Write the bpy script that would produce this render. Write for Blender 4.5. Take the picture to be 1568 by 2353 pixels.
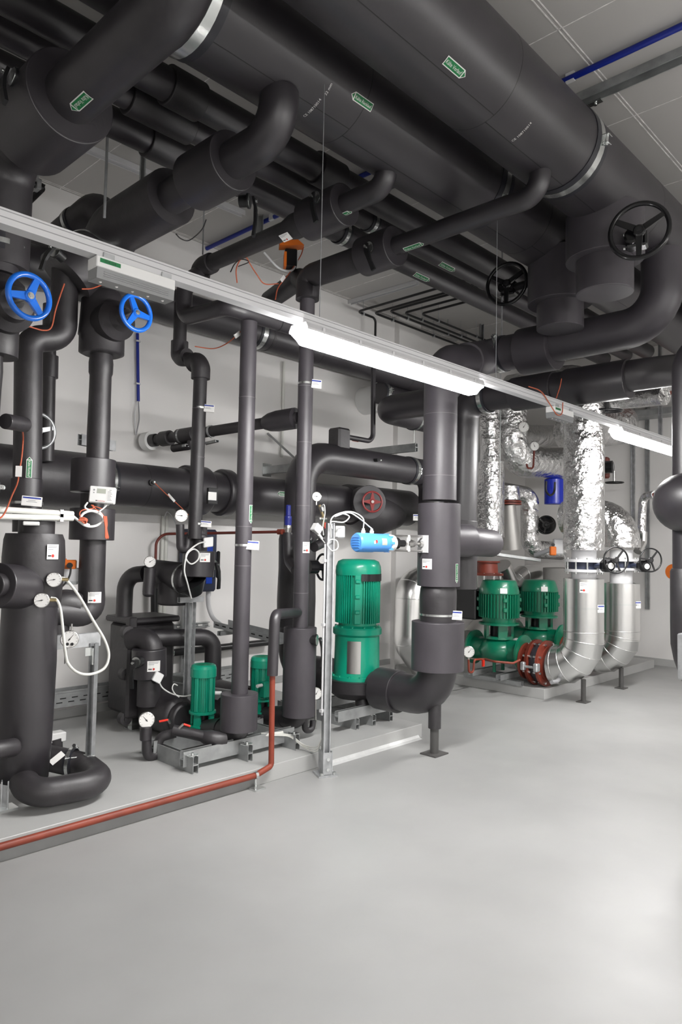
import bpy, math, random
import numpy as np
from mathutils import Vector, Matrix
random.seed(7)
S = bpy.context.scene
COL = S.collection
for o in list(bpy.data.objects): bpy.data.objects.remove(o)

# ------------------------------------------------------------------ camera
IW, IH, FPX = 1568.0, 2353.0, 1634.143
YAW, PITCH, ROLL = 0.763457, 0.0490411, 0.0191865
EYE = np.array([0.0, 0.0, 1.6])
_f = np.array([math.cos(PITCH)*math.cos(YAW), math.cos(PITCH)*math.sin(YAW), math.sin(PITCH)])
_r = np.array([math.sin(YAW), -math.cos(YAW), 0.0]); _u = np.cross(_r, _f)
RIGHT = math.cos(ROLL)*_r + math.sin(ROLL)*_u
UP = -math.sin(ROLL)*_r + math.cos(ROLL)*_u
cam_data = bpy.data.cameras.new('camera'); cam = bpy.data.objects.new('camera', cam_data); COL.objects.link(cam)
cam_data.sensor_fit = 'HORIZONTAL'; cam_data.sensor_width = 36.0; cam_data.lens = FPX*36.0/IW
cam_data.clip_start = 0.05; cam_data.clip_end = 60
cam.matrix_world = Matrix(((RIGHT[0], UP[0], -_f[0], EYE[0]), (RIGHT[1], UP[1], -_f[1], EYE[1]), (RIGHT[2], UP[2], -_f[2], EYE[2]), (0, 0, 0, 1)))
S.camera = cam

# ------------------------------------------------------------------ light and exposure
w = bpy.data.worlds.new('world'); S.world = w; w.use_nodes = True
w.node_tree.nodes['Background'].inputs[0].default_value = (0.8, 0.85, 1.0, 1)
w.node_tree.nodes['Background'].inputs[1].default_value = 0.02
S.view_settings.view_transform = 'Standard'; S.view_settings.look = 'None'
S.view_settings.gamma = 1.0; S.view_settings.use_curve_mapping = False
S.view_settings.exposure = 0.0
LAMP_EMIT = 165.0        # diffusers of the batten luminaires

def ray(x, y): return _f + RIGHT*(x-IW/2)/FPX - UP*(y-IH/2)/FPX
def P(x, y, **k):
    """the point of the room seen at photo pixel x, y on the plane X=, Y= or Z="""
    d = ray(x, y); (a, v), = k.items(); i = 'XYZ'.index(a)
    return EYE + d*((v-EYE[i])/d[i])
def V(*a): return np.array(a, float)
def nrm(v): v = np.asarray(v, float); return v/np.linalg.norm(v)
def hit(x, y, c, ax, r):
    """the point of a cylinder (axis through c along ax) seen at pixel x, y -> point, axis point, outward normal"""
    d = nrm(ray(x, y)); ax = nrm(ax); c = np.asarray(c, float); m = EYE-c
    dd = d-ax*(d@ax); mm = m-ax*(m@ax); a = dd@dd; b = dd@mm; cc = mm@mm-r*r; q = b*b-a*cc
    t = (-b-math.sqrt(q))/a if q > 0 else -b/a
    p = EYE+d*t; q0 = c+ax*((p-c)@ax); return p, q0, nrm(p-q0)

# ------------------------------------------------------------------ materials
def mat(name, col, rough=0.5, metal=0.0, bump=None, var=None, emit=None, spec=0.5, aniso=None, coat=0.0):
    m = bpy.data.materials.new(name); m.use_nodes = True; nt = m.node_tree; b = nt.nodes['Principled BSDF']
    b.inputs['Base Color'].default_value = (*col, 1); b.inputs['Roughness'].default_value = rough
    b.inputs['Metallic'].default_value = metal; b.inputs['Specular IOR Level'].default_value = spec
    b.inputs['Coat Weight'].default_value = coat
    tc = None
    def coord():
        return nt.nodes.new('ShaderNodeTexCoord').outputs['Object']
    if var:       # (scale, amount, detail): mottled colour
        n = nt.nodes.new('ShaderNodeTexNoise'); n.inputs['Scale'].default_value = var[0]; n.inputs['Detail'].default_value = var[2] if len(var) > 2 else 4
        nt.links.new(coord(), n.inputs['Vector'])
        rp = nt.nodes.new('ShaderNodeValToRGB'); rp.color_ramp.elements[0].position = 0.3; rp.color_ramp.elements[1].position = 0.7
        lo = [c*(1-var[1]) for c in col]; hi = [min(1, c*(1+var[1])) for c in col]
        rp.color_ramp.elements[0].color = (*lo, 1); rp.color_ramp.elements[1].color = (*hi, 1)
        nt.links.new(n.outputs['Fac'], rp.inputs['Fac']); nt.links.new(rp.outputs['Color'], b.inputs['Base Color'])
    if bump:      # (scale, strength, distance, kind)
        kind = bump[3] if len(bump) > 3 else 'noise'
        if kind == 'voronoi':
            n = nt.nodes.new('ShaderNodeTexVoronoi'); n.inputs['Scale'].default_value = bump[0]; out = n.outputs['Distance']
        else:
            n = nt.nodes.new('ShaderNodeTexNoise'); n.inputs['Scale'].default_value = bump[0]; n.inputs['Detail'].default_value = 5; out = n.outputs['Fac']
        nt.links.new(coord(), n.inputs['Vector'])
        bp = nt.nodes.new('ShaderNodeBump'); bp.inputs['Strength'].default_value = bump[1]; bp.inputs['Distance'].default_value = bump[2]
        nt.links.new(out, bp.inputs['Height']); nt.links.new(bp.outputs['Normal'], b.inputs['Normal'])
    if emit:
        b.inputs['Emission Color'].default_value = (*emit[0], 1); b.inputs['Emission Strength'].default_value = emit[1]
    return m
def s2l(r, g, b): return tuple(((c/255+0.055)/1.055)**2.4 if c > 10 else c/255/12.92 for c in (r, g, b))
M = dict(
 foam=mat('black_rubber_foam', (0.026, 0.0228, 0.0268), 0.42, spec=0.8, bump=(60, 0.15, 0.003), var=(3.0, 0.18)),
 foam2=mat('black_rubber_foam_worn', (0.0235, 0.0207, 0.0235), 0.48, spec=0.75, bump=(25, 0.3, 0.006), var=(6.0, 0.3)),
 foam_lit=mat('black_rubber_foam_lamplit', (0.058, 0.052, 0.060), 0.45, spec=0.6, bump=(60, 0.15, 0.003), var=(3.0, 0.15)),  # same black foam, lamplight put into the colour for parts near the bright lamp
 seam=mat('glued_seam', (0.012, 0.011, 0.012), 0.4),
 seam_lt=mat('dusty_seam', (0.16, 0.15, 0.16), 0.6),
 black=mat('black_plastic', (0.012, 0.012, 0.013), 0.35),
 blackgl=mat('black_gloss_paint', (0.008, 0.008, 0.009), 0.18),
 rubber=mat('clamp_rubber_lining', (0.022, 0.022, 0.028), 0.38),
 zinc=mat('galvanised_steel', (0.46, 0.47, 0.48), 0.40, 0.65, var=(14, 0.22)),
 zincb=mat('bright_zinc', (0.72, 0.74, 0.73), 0.25, 0.95),
 steel=mat('stainless_steel', (0.6, 0.59, 0.57), 0.3, 1.0),
 strut=mat('strut_channel_steel', (0.36, 0.37, 0.37), 0.45, 0.5, var=(9, 0.2)),
 dark=mat('dark_slot', (0.01, 0.01, 0.01), 0.7),
 blue=mat('blue_gloss_paint', s2l(28, 108, 214), 0.22, coat=0.4),
 blueact=mat('light_blue_cast_housing', s2l(84, 152, 228), 0.35),
 bluedk=mat('dark_blue_plastic', s2l(38, 48, 140), 0.35),
 conduit=mat('blue_conduit', s2l(10, 34, 132), 0.4),
 bluevessel=mat('blue_vessel_paint', s2l(18, 42, 168), 0.3),
 navy=mat('navy_housing', s2l(48, 54, 74), 0.4),
 bluepanel=mat('blue_panel', s2l(32, 74, 190), 0.35),
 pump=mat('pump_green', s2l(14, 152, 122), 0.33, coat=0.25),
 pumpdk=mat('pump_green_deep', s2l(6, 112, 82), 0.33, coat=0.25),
 white=mat('white_plastic', (0.78, 0.78, 0.77), 0.4),
 lens=mat('grey_clear_lens', (0.26, 0.265, 0.27), 0.25),
 grey=mat('light_grey_enamel', (0.62, 0.62, 0.63), 0.38),
 cream=mat('pale_conduit', (0.66, 0.66, 0.62), 0.45),
 red=mat('red_oxide_pipe', s2l(128, 54, 36), 0.5, var=(7, 0.2), bump=(40, 0.2, 0.002)),
 reddk=mat('brown_red_pipe', s2l(110, 48, 38), 0.5),
 redval=mat('red_primer_fitting', s2l(122, 52, 38), 0.45),
 redwheel=mat('dark_red_wheel_paint', s2l(140, 50, 50), 0.3),
 redgrip=mat('red_grip', s2l(222, 48, 30), 0.4),
 orange=mat('orange_plastic', s2l(226, 116, 38), 0.4),
 cable=mat('orange_cable', s2l(186, 92, 62), 0.5),
 wcable=mat('white_cable', (0.72, 0.72, 0.70), 0.45),
 bcable=mat('black_cable', (0.015, 0.015, 0.015), 0.45),
 paper=mat('white_sticker', (0.80, 0.79, 0.77), 0.5),
 ink=mat('grey_print', (0.30, 0.30, 0.31), 0.6),
 inkdk=mat('black_print', (0.03, 0.03, 0.03), 0.6),
 reddot=mat('red_print', s2l(196, 50, 40), 0.5),
 lgreen=mat('green_sticker', s2l(22, 118, 66), 0.42),
 tagblue=mat('blue_print', s2l(42, 62, 150), 0.45),
 lcd=mat('grey_lcd', (0.42, 0.44, 0.38), 0.3),
 brass=mat('brass', (0.62, 0.50, 0.28), 0.35, 0.9),
 alu=mat('aluminium_jacket', (0.74, 0.74, 0.73), 0.27, 1.0, bump=(5, 0.15, 0.01)),
 foil=mat('aluminium_foil_wrap', (0.80, 0.80, 0.80), 0.20, 1.0, bump=(10, 0.85, 0.06)),
 mineral=mat('grey_fibre_wool', (0.30, 0.29, 0.28), 0.9, bump=(30, 0.5, 0.01)),
 lamp=mat('opal_diffuser', (0.9, 0.9, 0.9), 0.4, emit=((1.0, 0.985, 0.97), LAMP_EMIT)),
 post=mat('dark_grey_post_paint', (0.07, 0.068, 0.066), 0.5),
 dullalu=mat('dull_aluminium', (0.48, 0.47, 0.45), 0.5, 0.8),
)

# ------------------------------------------------------------------ mesh builder
def frame(d):
    d = nrm(d); a = V(0, 0, 1) if abs(d[2]) < 0.9 else V(1, 0, 0)
    x = nrm(np.cross(a, d)); return x, np.cross(d, x)
def fillet(pts, bend, n=8):
    pts = [np.asarray(p, float) for p in pts]
    if bend is None: return pts
    out = [pts[0]]
    for i in range(1, len(pts)-1):
        a, b, c = pts[i-1], pts[i], pts[i+1]; r = bend[i-1] if isinstance(bend, (list, tuple)) else bend
        d1, d2 = nrm(a-b), nrm(c-b); cs = max(-1, min(1, d1@d2)); th = math.acos(cs)
        if r <= 0 or th > 3.1: out.append(b); continue
        t = r/math.tan(th/2); t = min(t, 0.49*np.linalg.norm(a-b) if i > 1 else 0.98*np.linalg.norm(a-b), 0.49*np.linalg.norm(c-b) if i < len(pts)-2 else 0.98*np.linalg.norm(c-b))
        rr = t*math.tan(th/2); bis = nrm(d1+d2); cen = b+bis*(rr/math.sin(th/2)); p1, p2 = b+d1*t-cen, b+d2*t-cen
        ang = math.pi-th; ax = nrm(np.cross(p1, p2))
        for k in range(n+1):
            q = ang*k/n; v = p1*math.cos(q)+np.cross(ax, p1)*math.sin(q); out.append(cen+v)
    out.append(pts[-1]); return out
def spline(pts, n=8):
    pts = [np.asarray(p, float) for p in pts]; q = [2*pts[0]-pts[1]]+pts+[2*pts[-1]-pts[-2]]; out = []
    for i in range(1, len(q)-2):
        a, b, c, d = q[i-1:i+3]
        for k in range(n):
            t = k/n; out.append(0.5*((2*b)+(c-a)*t+(2*a-5*b+4*c-d)*t*t+(3*b-a-3*c+d)*t**3))
    out.append(pts[-1]); return out
class MB:
    def __init__(s): s.v = []; s.f = []; s.m = []; s.s = []
    def add(s, vs, fs, m=0, smooth=False):
        o = len(s.v); s.v += [tuple(map(float, x)) for x in vs]
        for f in fs: s.f.append([i+o for i in f]); s.m.append(m); s.s.append(smooth)
        return s
    def sweep(s, path, r, seg=20, m=0, cap=True, wob=0.0):
        n = len(path); rs = r if isinstance(r, (list, tuple, np.ndarray)) else [r]*n
        T = []
        for i in range(n):
            a = path[max(0, i-1)]; b = path[min(n-1, i+1)]; d = b-a; L = np.linalg.norm(d)
            T.append(d/L if L > 1e-9 else (T[-1] if T else V(0, 0, 1)))
        x, y = frame(T[0]); vs = []; fs = []
        for i in range(n):
            x = nrm(x-T[i]*(x@T[i])); y = np.cross(T[i], x)
            for k in range(seg):
                a = 2*math.pi*k/seg; rr = rs[i]*(1+wob*(math.sin(3*a+i*1.3)*0.6+math.sin(2*a-i*0.7)*0.4)) if wob else rs[i]
                vs.append(path[i]+(x*math.cos(a)+y*math.sin(a))*rr)
        for i in range(n-1):
            for k in range(seg):
                k2 = (k+1) % seg; fs.append([i*seg+k, i*seg+k2, (i+1)*seg+k2, (i+1)*seg+k])
        s.add(vs, fs, m, True)
        if cap:
            s.add(vs[:seg], [list(range(seg))[::-1]], m); s.add(vs[-seg:], [list(range(seg))], m)
        return s
    def tube(s, pts, r, bend=None, seg=20, m=0, cap=True, wob=0.0):
        return s.sweep(fillet(pts, bend), r, seg, m, cap, wob)
    def wire(s, pts, r, seg=6, m=0, n=6): return s.sweep(spline(pts, n), r, seg, m)
    def cyl(s, a, b, r, r2=None, seg=24, m=0): return s.sweep([np.asarray(a, float), np.asarray(b, float)], [r, r if r2 is None else r2], seg, m)
    def lathe(s, o, ax, prof, seg=28, m=0, smooth=False, cap=True):
        o = np.asarray(o, float); ax = nrm(ax); x, y = frame(ax); cs = [(math.cos(2*math.pi*k/seg), math.sin(2*math.pi*k/seg)) for k in range(seg)]
        ring = lambda r, h: [o+ax*h+(x*c+y*q)*r for c, q in cs]
        quads = [[k, (k+1) % seg, seg+(k+1) % seg, seg+k] for k in range(seg)]
        if smooth:
            vs = []; fs = []
            for r, h in prof: vs += ring(max(r, 1e-5), h)
            for i in range(len(prof)-1): fs += [[i*seg+a for a in q] for q in quads]
            s.add(vs, fs, m, True)
        else:
            for (r0, h0), (r1, h1) in zip(prof, prof[1:]): s.add(ring(max(r0, 1e-5), h0)+ring(max(r1, 1e-5), h1), quads, m, True)
        if cap:
            if prof[0][0] > 1e-4: s.add(ring(*prof[0]), [list(range(seg))[::-1]], m)
            if prof[-1][0] > 1e-4: s.add(ring(*prof[-1]), [list(range(seg))], m)
        return s
    def jacket(s, a, b, r, ch=0.012, seg=32, m=0, lip=0.0):
        """cylindrical foam jacket with softly rounded rims"""
        a = np.asarray(a, float); b = np.asarray(b, float); L = np.linalg.norm(b-a); q = ch*0.3
        big = ch > 0.018
        if not big: ch = min(ch, 0.005)
        q = ch*0.3; s.lathe(a, b-a, [(r-ch, 0), (r-q, q), (r, ch), (r, L-ch), (r-q, L-q), (r-ch, L)], seg, m, big)
        for p, d in ((a, 1), (b, -1)) if not big else ():
            s.lathe(p, (b-a)*-d, [(r*0.93, 0), (r*0.93, 0.0006)], seg, m)
        return s
    def band(s, c, ax, r, w, t=0.003, seg=36, m=0, a0=0, a1=None):
        """flat strap round a pipe"""
        return s.lathe(np.asarray(c, float)-nrm(ax)*w/2, ax, [(r, 0), (r+t, 0), (r+t, w), (r, w)], seg, m, cap=False)
    def torus(s, c, ax, R, r, seg=36, rs=10, m=0, a0=0.0, a1=2*math.pi, xdir=None):
        c = np.asarray(c, float); ax = nrm(ax)
        if xdir is None: x, y = frame(ax)
        else: x = nrm(np.asarray(xdir)-ax*(np.asarray(xdir)@ax)); y = np.cross(ax, x)
        full = a1-a0 > 6.28; n = seg if full else seg+1; vs = []; fs = []
        for i in range(n):
            a = a0+(a1-a0)*i/seg; d = x*math.cos(a)+y*math.sin(a)
            for k in range(rs):
                b = 2*math.pi*k/rs; vs.append(c+d*(R+r*math.cos(b))+ax*r*math.sin(b))
        for i in range(seg):
            i2 = (i+1) % n
            for k in range(rs): k2 = (k+1) % rs; fs.append([i*rs+k, i2*rs+k, i2*rs+k2, i*rs+k2])
        return s.add(vs, fs, m, True)
    def sph(s, c, r, sc=(1, 1, 1), seg=16, m=0):
        vs = []; fs = []; n = seg//2
        for i in range(n+1):
            t = math.pi*i/n
            for k in range(seg):
                p = 2*math.pi*k/seg; vs.append(np.asarray(c)+V(math.sin(t)*math.cos(p)*sc[0], math.sin(t)*math.sin(p)*sc[1], math.cos(t)*sc[2])*r)
        for i in range(n):
            for k in range(seg): k2 = (k+1) % seg; fs.append([i*seg+k, (i+1)*seg+k, (i+1)*seg+k2, i*seg+k2])
        return s.add(vs, fs, m, True)
    def box(s, c, size, ax=None, m=0, ch=0.0):
        c = np.asarray(c, float); X, Y, Z = (V(1, 0, 0), V(0, 1, 0), V(0, 0, 1)) if ax is None else [np.asarray(a, float) for a in ax]
        hx, hy, hz = [d/2 for d in size]; ch = min(ch, hx*0.9, hy*0.9, hz*0.9)
        if ch <= 0:
            vs = [c+X*i*hx+Y*j*hy+Z*k*hz for i in (-1, 1) for j in (-1, 1) for k in (-1, 1)]
            return s.add(vs, [[0, 1, 3, 2], [4, 6, 7, 5], [0, 4, 5, 1], [2, 3, 7, 6], [0, 2, 6, 4], [1, 5, 7, 3]], m)
        idx = {}; vs = []
        for i in (-1, 1):
            for j in (-1, 1):
                for k in (-1, 1):
                    for a in range(3):
                        h = [hx-ch, hy-ch, hz-ch]; h[a] += ch
                        idx[(i, j, k, a)] = len(vs); vs.append(c+X*i*h[0]+Y*j*h[1]+Z*k*h[2])
        F = []
        for a in range(3):
            o1, o2 = (a+1) % 3, (a+2) % 3
            for sg in (-1, 1):
                q = []
                for u, v in ((-1, -1), (1, -1), (1, 1), (-1, 1)):
                    t = [0, 0, 0]; t[a] = sg; t[o1] = u; t[o2] = v; q.append(idx[(*t, a)])
                F.append(q if sg > 0 else q[::-1])
        for a in range(3):
            o1, o2 = (a+1) % 3, (a+2) % 3
            for u in (-1, 1):
                for v in (-1, 1):
                    def g(e, face): t = [0, 0, 0]; t[a] = e; t[o1] = u; t[o2] = v; return idx[(*t, face)]
                    q = [g(-1, o1), g(1, o1), g(1, o2), g(-1, o2)]; F.append(q if u*v > 0 else q[::-1])
        for i in (-1, 1):
            for j in (-1, 1):
                for k in (-1, 1):
                    q = [idx[(i, j, k, a)] for a in range(3)]; F.append(q if i*j*k > 0 else q[::-1])
        return s.add(vs, F, m)
    def extrude(s, poly, a, b, x, y, m=0):
        a = np.asarray(a, float); b = np.asarray(b, float); n = len(poly); x = np.asarray(x, float); y = np.asarray(y, float)
        A = [a+x*p[0]+y*p[1] for p in poly]; B = [b+x*p[0]+y*p[1] for p in poly]
        s.add(A+B, [[i, (i+1) % n, n+(i+1) % n, n+i] for i in range(n)], m)
        return s.add(A, [list(range(n))[::-1]], m).add(B, [list(range(n))], m)
    def channel(s, a, b, up, w=0.041, h=0.041, m=0, t=0.0035, lip=0.008, double=False):
        """slotted C channel whose open side faces `up`"""
        d = nrm(np.asarray(b, float)-np.asarray(a, float)); up = nrm(np.asarray(up, float)-d*(np.asarray(up, float)@d)); sd = np.cross(d, up); k = w/2
        prof = [(-k, 0), (k, 0), (k, h), (k-lip, h), (k-lip, h-t), (k-t, h-t), (k-t, t), (-k+t, t), (-k+t, h-t), (-k+lip, h-t), (-k+lip, h), (-k, h)]
        s.extrude(prof, a, b, sd, up, m)
        if double: s.extrude([(p, -q) for p, q in prof][::-1], a, b, sd, up, m)
        return s
    def hexa(s, c, ax, r, h, m=0): return s.lathe(c, ax, [(r, 0), (r, h)], 6, m)
    def flat(s, pts3, m=0): return s.add(pts3, [list(range(len(pts3)))], m)

def thing(name, label, cat, loc, group=None):
    o = bpy.data.objects.new(name, None); COL.objects.link(o); o.location = [float(v) for v in loc]; o.empty_display_size = 0.1
    o['label'] = label; o['category'] = cat
    if group: o['group'] = group
    return o
def _org(root):
    p = np.zeros(3)
    while root is not None: p = p+np.array(root.location); root = root.parent
    return p
def part(name, mb, mats, root=None, label=None, bev=0.0):
    me = bpy.data.meshes.new(name); org = _org(root)
    me.from_pydata([(a-org[0], b-org[1], c-org[2]) for a, b, c in mb.v], [], mb.f)
    for k in (mats if isinstance(mats, (list, tuple)) else [mats]): me.materials.append(M[k] if isinstance(k, str) else k)
    me.polygons.foreach_set('material_index', mb.m); me.polygons.foreach_set('use_smooth', mb.s); me.update()
    o = bpy.data.objects.new(name, me); COL.objects.link(o)
    if root is not None: o.parent = root
    if label: o['label'] = label
    if bev:
        b = o.modifiers.new('Bevel', 'BEVEL'); b.width = bev; b.segments = 2; b.limit_method = 'ANGLE'
    return o
def single(name, mb, mats, label, cat, group=None, bev=0.0):
    """a thing that is one mesh; its origin is put at the middle of its foot"""
    a = np.array(mb.v); c = (a.min(0)+a.max(0))/2; c[2] = a[:, 2].min()
    mb.v = [tuple(x) for x in a-c]
    o = part(name, mb, mats, None, None, bev); o.location = [float(x) for x in c]; o['label'] = label; o['category'] = cat
    if group: o['group'] = group
    return o
def struct(name, mb, mats):
    o = part(name, mb, mats); o['kind'] = 'structure'; return o

_tx = {}
def text2d(string):
    if string not in _tx:
        cu = bpy.data.curves.new('t', 'FONT'); cu.body = string; cu.size = 1.0; cu.align_x = 'CENTER'; cu.align_y = 'CENTER'; cu.resolution_u = 2
        o = bpy.data.objects.new('t', cu); COL.objects.link(o); bpy.context.view_layer.update()
        me = o.evaluated_get(bpy.context.evaluated_depsgraph_get()).to_mesh()
        vs = [tuple(v.co) for v in me.vertices]; fs = [list(p.vertices) for p in me.polygons]
        w = max(v[0] for v in vs)-min(v[0] for v in vs); cx = (max(v[0] for v in vs)+min(v[0] for v in vs))/2; cy = (max(v[1] for v in vs)+min(v[1] for v in vs))/2
        _tx[string] = ([(v[0]-cx, v[1]-cy) for v in vs], fs, w)
        bpy.data.objects.remove(o); bpy.data.curves.remove(cu)
    return _tx[string]
def mapper(c, u, n, r=None, off=0.0):
    """sticker plane: s along u, t upwards, wrapped round a pipe of radius r whose axis point below the sticker is c (flat when r is None)"""
    c = np.asarray(c, float); u = nrm(u); n = nrm(n); v = np.cross(n, u)
    if r is None: return lambda s, t, o=0.0: c+u*s+v*t+n*(off+o)
    return lambda s, t, o=0.0: c+u*s+(n*math.cos(t/r)+v*math.sin(t/r))*(r+off+o)
def mapper_x(c, n, r, off=0.0):
    """sticker on an upright pipe: s runs round the pipe to the right, t upwards"""
    c = np.asarray(c, float); n = nrm(n); u = np.cross(V(0, 0, 1), n)
    return lambda s, t, o=0.0: c+V(0, 0, 1)*t+(n*math.cos(s/r)+u*math.sin(s/r))*(r+off+o)
def grid(mb, f, s0, s1, t0, t1, o, m, ns=1, nt=5):
    vs = [f(s0+(s1-s0)*i/ns, t0+(t1-t0)*j/nt, o) for i in range(ns+1) for j in range(nt+1)]
    mb.add(vs, [[i*(nt+1)+j, (i+1)*(nt+1)+j, (i+1)*(nt+1)+j+1, i*(nt+1)+j+1] for i in range(ns) for j in range(nt)], m)
def tri(mb, f, s0, s1, t, o, m, nt=6):
    vs = []; fs = []
    for j in range(nt+1): tt = -t+2*t*j/nt; vs += [f(s0, tt, o), f(s0+(s1-s0)*(1-abs(tt)/t), tt, o)]
    mb.add(vs, [[2*j, 2*j+1, 2*j+3, 2*j+2] for j in range(nt)], m)
def lettering(mb, f, string, cs, ct, h, m, o=0.0012, maxw=None, turn=False):
    vs, fs, w = text2d(string); k = h/0.72
    kx = k if maxw is None or w*k <= maxw else maxw/w
    sg = -1 if turn else 1
    mb.add([f(cs+sg*x*kx, ct+sg*y*k, o) for x, y in vs], fs, m)
def flow_label(root, string, c, u, n, r, L=0.30, W=0.062, head=1, turn=False, name='flow_label'):
    """green arrow sticker with white rim and lettering; head=+1 points along u"""
    mb = MB(); f = mapper(c, u, n, r, 0.0015); h = W*0.55*head; e = L/2
    body0, body1 = (-e, e-abs(h)) if head > 0 else (-e+abs(h), e)
    grid(mb, f, body0, body1, -W/2, W/2, 0, 0); tri(mb, f, body1 if head > 0 else body0, (body1 if head > 0 else body0)+h, W/2, 0, 0)
    b = W*0.10; grid(mb, f, body0+b, body1-b, -W/2+b, W/2-b, 0.0006, 1); q = (body1 if head > 0 else body0)
    tri(mb, f, q+b*0.4*head, q+h*0.80, W*0.34, 0.0006, 1)
    lettering(mb, f, string, (body0+body1)/2, 0, W*0.42, 0, 0.0012, (body1-body0)*0.86, turn)
    return part(name, mb, ['paper', 'lgreen'], root, 'green arrow label reading "%s"' % string)
def info_sticker(root, c, u, n, r, W=0.10, H=0.075, name='info_sticker', dark=True):
    """white maker's sticker: grey lines of print, a red round mark"""
    mb = MB(); f = mapper(c, u, n, None, 0.0012) if r is None else mapper_x(c, n, r, 0.0012); grid(mb, f, -W/2, W/2, -H/2, H/2, 0, 0, 4, 3)
    for k, ww in enumerate((0.8, 0.74, 0.42)): grid(mb, f, -W*0.42, -W*0.42+W*ww, H*(0.36-0.11*k), H*(0.36-0.11*k)+H*0.045, 0.0006, 1, 4, 1)
    vs = [f(W*-0.02+H*0.11*math.cos(2*math.pi*k/14), -H*0.27+H*0.11*math.sin(2*math.pi*k/14), 0.0006) for k in range(14)]; mb.flat(vs, 2)
    grid(mb, f, -W*0.42, -W*0.16, -H*0.32, -H*0.22, 0.0006, 3, 2, 1)
    return part(name, mb, ['paper', 'ink', 'reddot', 'inkdk'], root, 'white sticker with a red round mark')
def id_plate(root, c, u, n, band_c, band_ax, band_r, W=0.13, H=0.08, t=0.012, name='identification_plate'):
    """white plate with a blue stripe, held by a punched steel band round the pipe"""
    mb = MB(); u = nrm(u); n = nrm(n); v = np.cross(n, u); mb.box(c, (W, H, t), (u, v, n), 0, 0.002)
    f = mapper(np.asarray(c)+n*t/2, u, n, None, 0.0005); grid(mb, f, -W*0.44, W*0.44, H*0.24, H*0.40, 0, 1, 1, 1)
    grid(mb, f, -W*0.18, W*0.18, H*0.04, H*0.09, 0, 2, 1, 1); grid(mb, f, -W*0.26, W*0.26, -H*0.10, -H*0.05, 0, 2, 1, 1)
    o = part(name, mb, ['paper', 'tagblue', 'ink'], root, 'white plate with a blue stripe')
    b = MB().band(band_c, band_ax, band_r, 0.016, 0.002); part('plate_band', b, 'zincb', o)
    return o
def clamp(root, c, ax, r, w=0.05, ear=None, bolt=True, name='pipe_clamp', rub=2.1, big=False):
    """steel pipe clamp over a rubber lining, with a bolted ear"""
    ax = nrm(ax); mb = MB().band(c, ax, r+0.006, w, 0.004)
    ring = part(name, mb, 'zincb', root)
    part('rubber_lining', MB().band(c, ax, r+0.0005, w*rub, 0.0055), 'rubber', ring)
    if ear is not None:
        ear = nrm(ear); tdir = np.cross(ax, ear); p = np.asarray(c)+ear*(r+0.01+w*0.32); e = MB()
        for sg in (-1, 1): e.box(p+tdir*sg*0.012*(2 if big else 1), (w, w*0.75, 0.005), (ax, ear, tdir), 0, 0.001)
        e.cyl(p-tdir*0.032, p+tdir*0.036, 0.006 if not big else 0.011, seg=8); e.hexa(p+tdir*0.02, tdir, 0.012 if not big else 0.02, 0.012); e.hexa(p-tdir*0.032, tdir, 0.012 if not big else 0.02, 0.01)
        part('clamp_bolt', e, 'zincb', ring)
    return ring
def handwheel(root, c, ax, R, mats, rim=None, spokes=3, rot=0.0, name='handwheel', stem=0.0, stemr=0.012, hubr=None, boss=True, curve=0.0):
    """spoked valve wheel: rim, spokes and hub of one casting, its nut a part of its own"""
    ax = nrm(ax); rim = rim or R*0.11; x, y = frame(ax); c = np.asarray(c, float); mb = MB()
    mb.torus(c, ax, R-rim, rim, 44, 12)
    hubr = hubr or R*0.24
    mb.lathe(c-ax*rim*1.0, ax, [(hubr*0.8, 0), (hubr, rim*0.5), (hubr, rim*1.6), (hubr*0.8, rim*2.1)], 24)
    for k in range(spokes):
        a = rot+2*math.pi*k/spokes; d = x*math.cos(a)+y*math.sin(a); t = np.cross(ax, d)
        i0, i1 = hubr*0.7, R-rim*1.2; w0, w1 = (R*0.17, R*0.115) if mats == 'blue' else (rim*1.25, rim*0.95)
        if curve: w0 = R*0.22; w1 = R*0.05
        vs = []
        for q, ww in ((i0, w0), ((i0+i1)/2, (w0+w1)/2), (i1, w1)):
            for sa, sb in ((-1, -1), (1, -1), (1, 1), (-1, 1)): vs.append(c+d*q+t*sa*ww+ax*sb*rim*0.6)
        fs = [[j*4+i, j*4+(i+1) % 4, j*4+4+(i+1) % 4, j*4+4+i] for j in range(2) for i in range(4)]+[[0, 3, 2, 1], [8, 9, 10, 11]]
        mb.add(vs, fs)
    o = part(name, mb, mats, root)
    if boss: part('hub_nut', MB().lathe(c+ax*rim*1.05, ax, [(hubr*0.55, 0), (hubr*0.55, rim*0.35), (hubr*0.34, rim*0.35), (hubr*0.34, rim*0.7)], 16), 'steel' if mats != 'blackgl' else 'black', o)
    if stem: part('spindle', MB().cyl(c-ax*stem, c-ax*rim*0.9, stemr, seg=14), 'steel' if mats != 'blackgl' else 'blackgl', o)
    return o
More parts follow.
